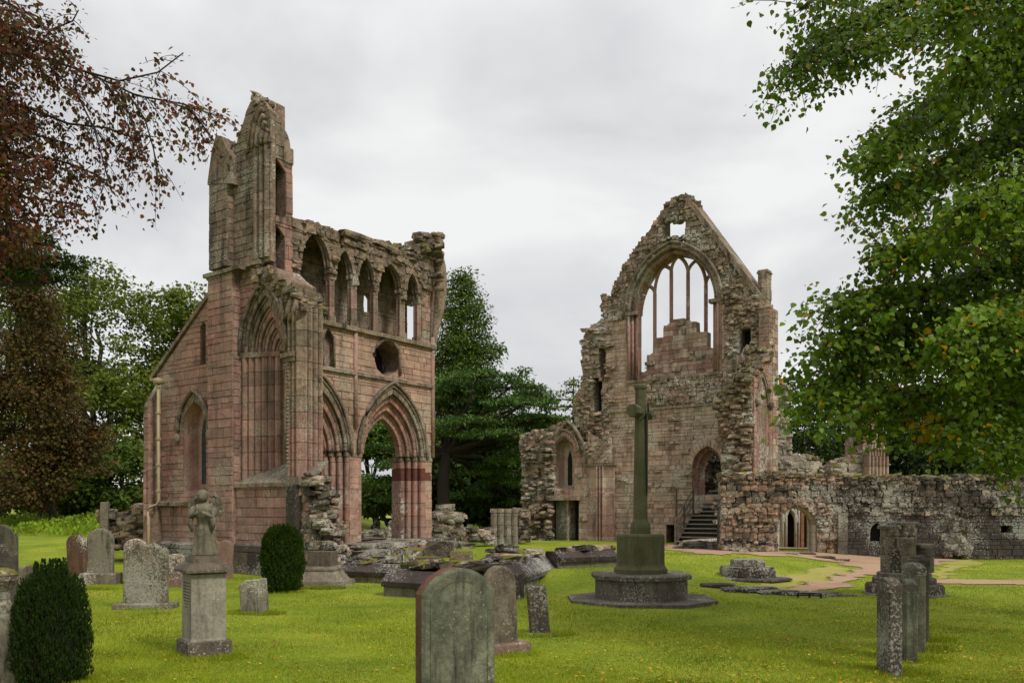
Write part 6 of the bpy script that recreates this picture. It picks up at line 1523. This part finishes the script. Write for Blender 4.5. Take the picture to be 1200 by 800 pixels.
def cedar(label, base, plates, Y, fork_uv, r_trunk, m='cedar', lsize=.24, dens=18):
    r_ = E('cedar_tree', base, label, 'tree'); b = Vector(base); f = Vector(at_d(*fork_uv, Y)); mb = MB()
    mb.tube([b-Vector((0, 0, .3)), b+Vector((.05, 0, .6)), b.lerp(f, .6)+Vector((-.1, 0, 0)), f], [r_trunk*1.5, r_trunk*1.05, r_trunk*.85, r_trunk*.75], 10); mb.build('trunk', 'barkdark', r_, True)
    cs = []; rad = []
    for (u, v, ru, rv, dy) in plates:
        c = Vector(at_d(u, v, Y+dy)); a = ru*Y/1000; mb = MB()
        o_ = c-Vector((0, 0, .25)); limb(mb, f, o_, r_trunk*.4, .06, n=6, wig=.04); 
        k = int(dens*a)
        for i in range(k):
            t = U(0, 6.28); q = U(0, 1)**.5; p = c+Vector((math.cos(t)*a*q, math.sin(t)*a*.8*q, -q*q*rv*Y/1000+U(-.15, .15)))
            cs.append(tuple(p)); rad.append(U(.35, .75))
            if i % 6 == 0: limb(mb, o_, p, .05, .015, n=3, seg=4, wig=.03)
        mb.build('limb', 'barkdark', r_)
    C, t_, n_ = clump_leaves(cs, rad, 52, .15, .08); n_ = n_+np.array([0, 0, 1.5]); leaves('foliage', C, t_, n_, NP.uniform(lsize*.5, lsize*1.2, len(C)), 'rhomb', m, r_, .5); return r_
cedar('spreading cedar with layered flat boughs and dark forked trunk behind the lawn', gb(520, 50), [(560, 437, 50, 7, 0), (598, 449, 42, 7, 1), (530, 452, 40, 6, 2), (612, 468, 45, 7, -1), (566, 470, 50, 7, 2), (628, 486, 36, 6, 0), (590, 492, 52, 8, 1), (545, 490, 42, 7, -2), (640, 494, 22, 5, 1), (522, 505, 34, 7, 0), (600, 512, 44, 8, 2), (565, 522, 40, 7, 3), (515, 470, 30, 6, 2), (625, 462, 30, 6, 3), (580, 505, 40, 6, -2), (455, 500, 26, 6, 0), (440, 522, 30, 6, 1), (470, 540, 30, 6, -1), (445, 560, 30, 7, 0), (462, 580, 28, 7, 2), (600, 535, 40, 7, 1), (560, 548, 34, 7, 2), (628, 512, 34, 6, 2), (596, 560, 36, 7, 3), (548, 575, 26, 6, 4), (610, 585, 30, 6, 5), (540, 455, 34, 6, 1)], 50, (522, 530), .42)
broadleaf('dark mass of evergreen shrubs under the cedar', gb(580, 58), 6, .3, [el(590, 575, 58, 60, 42), el(540, 570, 58, 40, 40), el(610, 545, 58, 40, 40), el(570, 530, 60, 60, 30)], 230, 90, .34, 'conifer', (.7, 1.3), fork=.1, name='evergreen_shrubs', cat='shrubs')
broadleaf('dark evergreen crown seen through the pointed arch', gb(440, 60), 9, .3, [el(440, 520, 60, 50, 55), el(400, 540, 60, 40, 50), el(470, 560, 60, 30, 35), el(352, 560, 60, 30, 60), el(360, 500, 60, 40, 40), el(430, 475, 60, 45, 35), el(440, 560, 60, 45, 35)], 380, 85, .30, 'tallcon', (.7, 1.3), fork=.15)
broadleaf('second evergreen seen under the arch, its lowest boughs touching the grass', gb(462, 54), 5, .25, [el(435, 575, 54, 24, 24), el(472, 578, 54, 18, 20)], 60, 90, .30, 'tallcon', (.5, .9), fork=.1)
conifer('mid green conifer behind the cedar, left of the gable', gb(612, 72), 13.6, 4.6, 'tallcon', 22, 13, 20, .40, -.1, lambda t: (1-t)**.8, flat=.4, clr=.8)
conifer('pointed green conifer at the left foot of the gable', gb(640, 74), 12.0, 3.6, 'tallcon', 18, 12, 20, .40, -.1, lambda t: (1-t)**.9, flat=.4, clr=.8)
conifer('feathery light green larch just left of the broken gable', gb(672, 64), 11.8, 2.7, 'broadlight', 22, 10, 16, .30, -.05, lambda t: (1-t)**.6*(1+.2*math.sin(t*25)), flat=.45, clr=.55)
conifer('dark green conifer seen through the right side of the great window', gb(842, 52), 11.4, 2.4, 'tallcon', 18, 11, 20, .28, -.1, lambda t: (1-t)**.6, clr=.5)
conifer('slim light conifer whose twigs show in the left light of the window', gb(764, 56), 11.6, 1.9, 'tallcon', 18, 9, 12, .24, -.1, lambda t: (1-t)**.7, clr=.4)
# right background
for i, (u, Y, h_, r0, lab) in enumerate(((923, 66, 11.9, 3.2, 'dark spruce with pointed tip beside the pale tower stub'), (948, 62, 9.6, 3.6, 'dark spruce second from the tower stub'), (985, 66, 11, 4.0, 'dark spruce behind the pinkish pier'), (1030, 64, 11.5, 4.2, 'dark spruce rising behind the lime leaves'), (1075, 66, 11, 4.2, 'dark spruce far right of the pinkish pier'), (1120, 60, 11, 4.4, 'dark spruce behind the mossy wall top at right'), (1170, 64, 12, 4.6, 'dark spruce behind the right end of the wall'), (1215, 60, 12, 4.6, 'dark spruce at the right edge behind the wall'))):
    conifer(lab, gb(u, Y), h_, r0, 'conifer', 20, 15, 18, .42, -.22, lambda t: (1-t)**.75+.05, clr=.75, group='dark spruces behind the cloister wall')
# far wooded skyline as one mass
n = 9000; a = NP.uniform(-1.1, 1.1, n); Y = 150+NP.uniform(0, 8, n); hh = (3.5+2.0*np.sin(a*23)+1.5*np.sin(a*57+1))*1.0
C_ = np.stack([a*Y, Y, .3+NP.uniform(0, 1, n)*np.maximum(hh, 1)], 1); fw = E('far_woodland', (0, 150, 0), 'low far belt of woodland along the horizon', 'woodland')
leaves('woodland_mass', C_, rnd(n), rnd(n), NP.uniform(1.0, 2.2, n), 'rhomb', 'broad', fw)

# bushes
def bush(label, base, prof, n, m, lsize, up=1.0, spik=.05, name='bush', spires=()):
    """prof = [(radius, height)]"""
    r_ = E(name, base, label, 'bush'); b = np.array(base); mb = MB()
    mb.lathe(base, [(max(.02, r-.07), z*.97) for r, z in prof], 18); mb.build('dark_core', 'void', r_, True)  # solid core, its near-black colour standing in for shade behind the leaves
    zs = np.array([p[1] for p in prof]); rs_ = np.array([p[0] for p in prof]); H = zs[-1]
    t = NP.random(n)*H; th = NP.random(n)*2*np.pi; rr = np.interp(t, zs, rs_)
    lob = 1+.10*np.sin(th*5+t*3)+.09*np.sin(th*11-t*9)+.07*np.sin(th*3+t*14)+.05*np.sin(th*17+t*31)
    q = rr*lob-NP.random(n)**1.5*.10
    C = np.stack([b[0]+q*np.cos(th), b[1]+q*np.sin(th), b[2]+t], 1)
    ax_ = np.stack([np.cos(th)*.55, np.sin(th)*.55, np.full(n, up)], 1); tip = ax_+rnd(n)*.35
    leaves('foliage', C, tip, rnd(n), NP.uniform(lsize*.6, lsize*1.5, n), 'rhomb', m, r_, .45)
    if spires:
        for sx, sy, sh in [(.15*math.cos(i*2.4)*(i/16)**.5, .15*math.sin(i*2.4)*(i/16)**.5, U(.06, .2)) for i in range(16)]:
            k = 500; h_ = NP.random(k)*(sh+.25); z_ = H-.22+h_; rr = .055*(1-h_/(sh+.25))**.6*NP.random(k)**.5+.004; th = NP.random(k)*6.28
            C = np.stack([b[0]+sx+rr*np.cos(th), b[1]+sy+rr*np.sin(th), b[2]+z_-.06], 1)
            leaves('leader', C, np.stack([np.cos(th)*.5, np.sin(th)*.5, np.full(k, 1.3)], 1), rnd(k), NP.uniform(lsize*.7, lsize*1.4, k), 'rhomb', m, r_, .45)
    # upright sprays breaking the outline
    k = int(n*.12); ti = NP.random(k)**.6*H; th = NP.random(k)*2*np.pi; rr = np.interp(ti, zs, rs_)
    C = np.stack([b[0]+(rr+spik*NP.random(k))*np.cos(th), b[1]+(rr+spik*NP.random(k))*np.sin(th), b[2]+ti+spik*NP.random(k)], 1)
    leaves('shoots', C, np.stack([np.cos(th)*.5, np.sin(th)*.5, np.full(k, 1.2)], 1), rnd(k), NP.uniform(lsize, lsize*1.8, k), 'rhomb', m, r_, .4); return r_
x, y = gp(61, 802); bush('dark conical yew bush with feathery top at the lower left', (x, y, gzn(x, y)-.02), [(.19, 0), (.275, .10), (.305, .26), (.30, .45), (.28, .65), (.25, .82), (.22, .93), (.18, .98), (.12, 1.01), (.01, 1.03)], 30000, 'yew', .028, 1.5, .05, 'yew_bush', [(-.16, 0, .22), (-.05, -.05, .26), (.06, .03, .24), (.15, -.03, .26), (-.22, .05, .12), (.22, .02, .16), (0, .12, .22), (.10, -.12, .2), (-.1, -.14, .2)])
x, y = gp(331, 694); bush('rounded dark yew bush in front of the transept wall', (x, y, gzn(x, y)-.02), [(.22, 0), (.33, .15), (.365, .42), (.36, .8), (.335, 1.0), (.27, 1.16), (.16, 1.26), (.02, 1.31)], 26000, 'yewlight', .045, 1.0, .06, 'yew_bush')
x, y = gp(2, 757); bush('sliver of dark yew at the left edge between the headstones', (x-.15, y, 0), [(.15, 0), (.22, .15), (.22, .35), (.15, .5), (.02, .58)], 6000, 'yew', .035, 1.0, .05, 'yew_bush')

# near trees overhanging from outside the frame
def hanging_tree(label, name, base, trunk_r, trunk_pts, boughs, m, lsize, shape, twig_per_m, leaf_per_m, twig_len, droop, big=0, spread=.35, dens=1.0, tipd=.8, accent=None):
    r_ = E(name, base, label, 'tree'); mb = MB(); mb.tube([Vector(p) for p in trunk_pts], [trunk_r*(1-.12*i) for i in range(len(trunk_pts))], 12); mb.build('trunk', 'bark', r_, True)
    LC, LT, LN = [], [], []; tw = MB()
    for pts, rad, wt in boughs:
        P = [Vector(p) for p in pts]; mb = MB(); n = len(P); mb.tube(P, [rad*(1-.8*i/(n-1))+.006 for i in range(n)], 7); mb.build('bough', 'barkdark', r_)
        for a, b in zip(P, P[1:]):
            L_ = (b-a).length
            for k in range(int(L_*twig_per_m*wt+R.random())):
                s = a.lerp(b, R.random()); d = Vector((R.gauss(0, 1), R.gauss(0, 1), R.gauss(0, .55)-droop)).normalized(); l = twig_len*U(.4, 1.2)
                d = (d+(b-a).normalized()*.55).normalized(); pp = [s]
                for j in range(4): d = (d+Vector((0, 0, -droop*.28))).normalized(); pp.append(pp[-1]+d*l/4)
                tw.tube(pp, [.007, .006, .005, .004, .002], 3)
                nl = int(l*leaf_per_m*U(.7, 1.3))
                for j in range(nl):
                    q = R.random()**.75*4; i = min(3, int(q)); c = pp[i].lerp(pp[i+1], q-i)+Vector((R.gauss(0, 1), R.gauss(0, 1), R.gauss(0, .7)))*spread*.25
                    dd = (pp[i+1]-pp[i]).normalized(); LC.append(tuple(c)); LT.append((dd.x*.5+U(-1, 1), dd.y*.5+U(-1, 1), dd.z*.4-tipd*U(.0, 1.1))); LN.append((U(-.7, .7), U(-.9, .3), U(.2, 1)))
    o = tw.build('twigs', 'barkdark', r_); o['kind'] = 'stuff'
    LC, LT, LN = map(np.array, (LC, LT, LN)); sz = NP.uniform(lsize*.45, lsize*1.2, len(LC))
    acc = np.zeros(len(LC), bool)
    if accent is not None: acc = np.linalg.norm(LC-np.array(accent[0]), axis=1) < accent[1]*NP.random(len(LC))**.5*1.6
    idx = np.zeros(len(LC), bool)
    if big:
        px = sz/LC[:, 1]; vis = (np.abs(LC[:, 0]/LC[:, 1]) < .6) & (LC[:, 2]-1.65 < .6*LC[:, 1]) & ~acc
        o_ = np.argsort(-(px*vis))[:big]; idx[o_] = True; protos = {}
        S, Fc = SHAPES[shape]
        me = bpy.data.meshes.new('leaf'); me.from_pydata([tuple(v) for v in S], [], [tuple(int(q) for q in f) for f in Fc]); me.materials.append(M[m])
        off = Vector(base)
        for i in o_:
            t = Vector(LT[i]).normalized(); s = t.cross(Vector(LN[i])).normalized(); nn = s.cross(t); k = sz[i]
            o = link('leaf', me, r_); c = Vector(LC[i])-off
            o.matrix_local = Matrix(((s.x*k, t.x*k, nn.x*k, c.x), (s.y*k, t.y*k, nn.y*k, c.y), (s.z*k, t.z*k, nn.z*k, c.z), (0, 0, 0, 1)))
    rest = ~idx & ~acc
    leaves('leaves', LC[rest], LT[rest], LN[rest], sz[rest], shape, m, r_)
    if acc.any(): leaves('yellow_leaves', LC[acc], LT[acc], LN[acc], sz[acc], shape, 'limeyellow', r_)
    return len(LC)
def B_(pts, Y0, Y1):
    n = len(pts); return [at_d(u, v, Y0+(Y1-Y0)*i/(n-1)) for i, (u, v) in enumerate(pts)]
RB = []
def rb(pts, Y0, Y1, rad=.05, wt=1.0): RB.append((B_([(u+(24 if v > 100 else 24), v) for u, v in pts], Y0, Y1), rad, wt))
rb([(1420, -150), (1250, -80), (1120, -30), (1020, 5), (960, 30), (925, 62), (902, 84)], 12, 9.5, .07, 1.15)
rb([(1420, -100), (1250, -20), (1140, 20), (1060, 30), (1000, 45), (965, 60)], 12, 9.5, .06, .8)
rb([(1080, -120), (1000, -40), (945, -12), (915, 10)], 10, 9, .05, .7)
rb([(1420, 60), (1250, 60), (1130, 90), (1070, 120), (1035, 150), (1010, 175)], 12, 9, .07, 1.4)
rb([(1420, 120), (1250, 140), (1150, 160), (1080, 190), (1040, 215), (1000, 222)], 12, 9, .07, 1.3)
rb([(1420, 200), (1250, 210), (1160, 240), (1090, 265), (1050, 285), (1010, 292)], 12, 8.8, .07, 1.4)
rb([(1420, 270), (1250, 290), (1150, 310), (1070, 335), (1000, 345), (955, 352)], 12, 9, .08, 1.5)
rb([(1420, 330), (1250, 345), (1140, 360), (1060, 375), (995, 390), (945, 402)], 12, 9, .07, 1.4)
rb([(1420, 380), (1250, 380), (1150, 385), (1080, 395), (1010, 412), (960, 440), (935, 462)], 12, 9.2, .07, 1.5)
rb([(1420, 440), (1250, 445), (1160, 450), (1090, 452), (1040, 456), (1000, 462)], 12, 9, .07, 1.4)
rb([(1420, 460), (1280, 465), (1190, 470), (1130, 480), (1090, 492)], 11, 8.8, .06, 1.3)
rb([(1420, 490), (1300, 490), (1220, 495), (1170, 510), (1145, 530)], 10.5, 8.8, .05, .8)
rb([(1400, 0), (1280, 40), (1200, 60), (1150, 60), (1100, 70)], 10, 8.5, .07, 1.5)
rb([(1400, 150), (1280, 180), (1210, 210), (1160, 230), (1110, 240)], 10, 8.3, .07, 1.5)
rb([(1400, 300), (1280, 330), (1210, 350), (1150, 370), (1100, 380)], 10, 8.2, .07, 1.5)
rb([(1400, 370), (1290, 385), (1220, 400), (1160, 405), (1110, 415)], 10, 8.4, .07, 1.5)
rb([(1400, -80), (1300, -40), (1230, -10), (1160, 0), (1080, -5)], 10, 8.5, .07, 1.5)
for v0 in (20, 110, 190, 260, 320, 380, 430, 470): rb([(1450, v0-60), (1340, v0-30), (1250, v0), (1190, v0+15), (1140, v0+30)], 13, 11.5, .07, 1.6)
nl = hanging_tree('lime tree with broad green leaves hanging in from the right edge', 'lime_tree', (9.6, 12.5, 0), .42, [(9.6, 12.5, -.2), (9.55, 12.5, 2), (9.7, 12.4, 5), (9.6, 12.3, 8), (9.7, 12.2, 11.5)], RB, 'lime', .066, 'heart', 26, 60, .62, .40, big=300, spread=.40, accent=(at_d(1088, 500, 9.0), .15))
print('lime leaves', nl)
LB = []
def lb(pts, Y0, Y1, rad=.04, wt=1.0): LB.append((B_(pts, Y0, Y1), rad*.55, wt*1.15))
lb([(-150, 70), (-40, 55), (40, 65), (100, 84), (160, 112), (215, 122), (265, 140)], 13, 12, .032, .9)
lb([(100, 84), (140, 95), (185, 85), (215, 62)], 12, 12, .02, .6)
lb([(40, 60), (60, 35), (85, 25), (92, 12)], 12.5, 12.2, .02, .9)
lb([(-100, -30), (-20, -10), (20, 10), (45, 20)], 12, 12, .04, 1.4)
lb([(-120, 110), (-30, 110), (30, 125), (80, 145), (125, 150), (165, 165)], 13, 12, .04, .9)
lb([(-120, 140), (-40, 150), (10, 150), (50, 160), (85, 170)], 12.5, 12, .04, 1.1)
lb([(-120, 30), (-40, 30), (10, 35), (50, 50), (80, 62)], 12.5, 12, .04, 1.6)
lb([(60, 80), (90, 110), (110, 150), (120, 185), (128, 215)], 12, 12, .02, .5)
lb([(150, 110), (170, 140), (180, 175), (186, 215)], 12, 12, .015, .5)
lb([(120, 95), (150, 130), (160, 160), (150, 195)], 12, 12, .015, .5)
lb([(-120, 160), (-30, 170), (30, 180), (75, 190), (115, 205)], 13, 12, .04, 1.4)
lb([(-120, 220), (-30, 220), (20, 230), (60, 235), (95, 240)], 13, 12, .04, 1.1)
lb([(200, 120), (225, 130), (240, 150), (248, 165)], 12, 12, .012, .6)
for v0 in (0, 50, 90, 130, 170, 205, 245): lb([(-150, v0-10), (-60, v0), (-15, v0+8), (22, v0+14)], 12, 11.2, .04, 2.0)
for v0 in (20, 110, 190, 260): lb([(-200, v0-10), (-80, v0), (-20, v0+8), (30, v0+14)], 14, 13, .04, 2.2)
hanging_tree('copper beech branches with small dark red leaves reaching in from the upper left', 'copper_beech', (-10.5, 13.5, 0), .45, [(-10.5, 13.5, -.2), (-10.4, 13.5, 3), (-10.6, 13.4, 7), (-10.4, 13.4, 12)], LB, 'copper', .078, 'oval', 13, 30, .75, .62, spread=.30, tipd=.9)
# dark cedar bough entering at the left under the beech
CD = cedar('dark cedar boughs entering low from the left edge under the beech leaves', (-19, 24, 0), [(20, 272, 40, 6, 0), (40, 300, 48, 5, 0), (5, 318, 50, 7, 1), (-30, 290, 60, 9, 0), (50, 322, 24, 4, 0)], 24, (-160, 330), .4, 'conifer', .17, 34)

# ------------------------------------------------------------------ grass blades, fallen leaves
n = 430000
Y = 1/(NP.uniform(1/34, 1/6.5, n)); X = NP.uniform(-.78, .78, n)*Y
keep = np.ones(n, bool)
for P in PATHS:
    x0, x1 = min(p[0] for p in P), max(p[0] for p in P); y0, y1 = min(p[1] for p in P), max(p[1] for p in P)
    for i in np.nonzero((X > x0) & (X < x1) & (Y > y0) & (Y < y1))[0]:
        if inpoly(P, X[i], Y[i]) and R.random() < .93: keep[i] = False
X, Y = X[keep], Y[keep]; n = len(X)
Zg = np.array([gzn(a, b) for a, b in zip(X, Y)])
tip = rnd(n)*.42+np.array([0, 0, 1.]); sz = NP.uniform(.018, .042, n)*(1+.25*np.sin(X*1.7+Y*.9))
tx = np.array([gp(u, v) for u, v in ((588, 765), (633, 743), (299, 719), (171, 712), (118, 690), (239, 772), (1042, 787), (1061, 771), (1071, 760), (1076, 748), (378, 690), (61, 800), (331, 694))]+[(-.41, 6.2)])
k = 1500; ii = NP.integers(0, len(tx), k*len(tx)); an_ = NP.random(len(ii))*6.28; rr_ = NP.uniform(.18, .50, len(ii))
TX, TY = tx[ii, 0]+rr_*np.cos(an_), tx[ii, 1]+rr_*.6*np.sin(an_)
X, Y = np.concatenate([X, TX]), np.concatenate([Y, TY]); Zg = np.concatenate([Zg, np.array([gzn(a, b) for a, b in zip(TX, TY)])]); tip = np.concatenate([tip, rnd(len(TX))*.4+np.array([0, 0, 1.])]); sz = np.concatenate([sz, NP.uniform(.04, .085, len(TX))]); n = len(X)
V, F = leaf_arrays(np.stack([X, Y, Zg-.004], 1), tip, rnd(n), sz, 'blade', 1.0)
wd = (.0045+.00050*Y)[:, None]
A = V.reshape(-1, 3, 3); mid = (A[:, 0]+A[:, 1])/2; dv = unit(A[:, 1]-A[:, 0])*wd/2*1.0
A[:, 0] = mid-dv; A[:, 1] = mid+dv
g = fast_mesh('grass', A.reshape(-1, 3), F, 3, 'blade'); tag(g, 'short mown lawn grass covering the abbey ground', 'grass', kind='stuff')
n = 8000; Y = 1/(NP.uniform(1/30, 1/6.8, n)); X = NP.uniform(-.72, .72, n)*Y
w_ = .35+.65*(X/Y > .05)*(Y < 16); kp = NP.random(n) < w_; X, Y = X[kp], Y[kp]; n = len(X)
Zg = np.array([gzn(a, b) for a, b in zip(X, Y)])+NP.uniform(.012, .03, n)
V, F = leaf_arrays(np.stack([X, Y, Zg], 1), np.stack([NP.normal(size=n), NP.normal(size=n), NP.normal(size=n)*.2], 1), rnd(n)*.3+np.array([0, 0, 1.]), NP.uniform(.02, .045, n), 'oval')
fl = fast_mesh('fallen_leaves', V, F, 4, 'fallen'); tag(fl, 'scattered yellow and brown fallen leaves on the lawn', 'fallen leaves', kind='stuff')
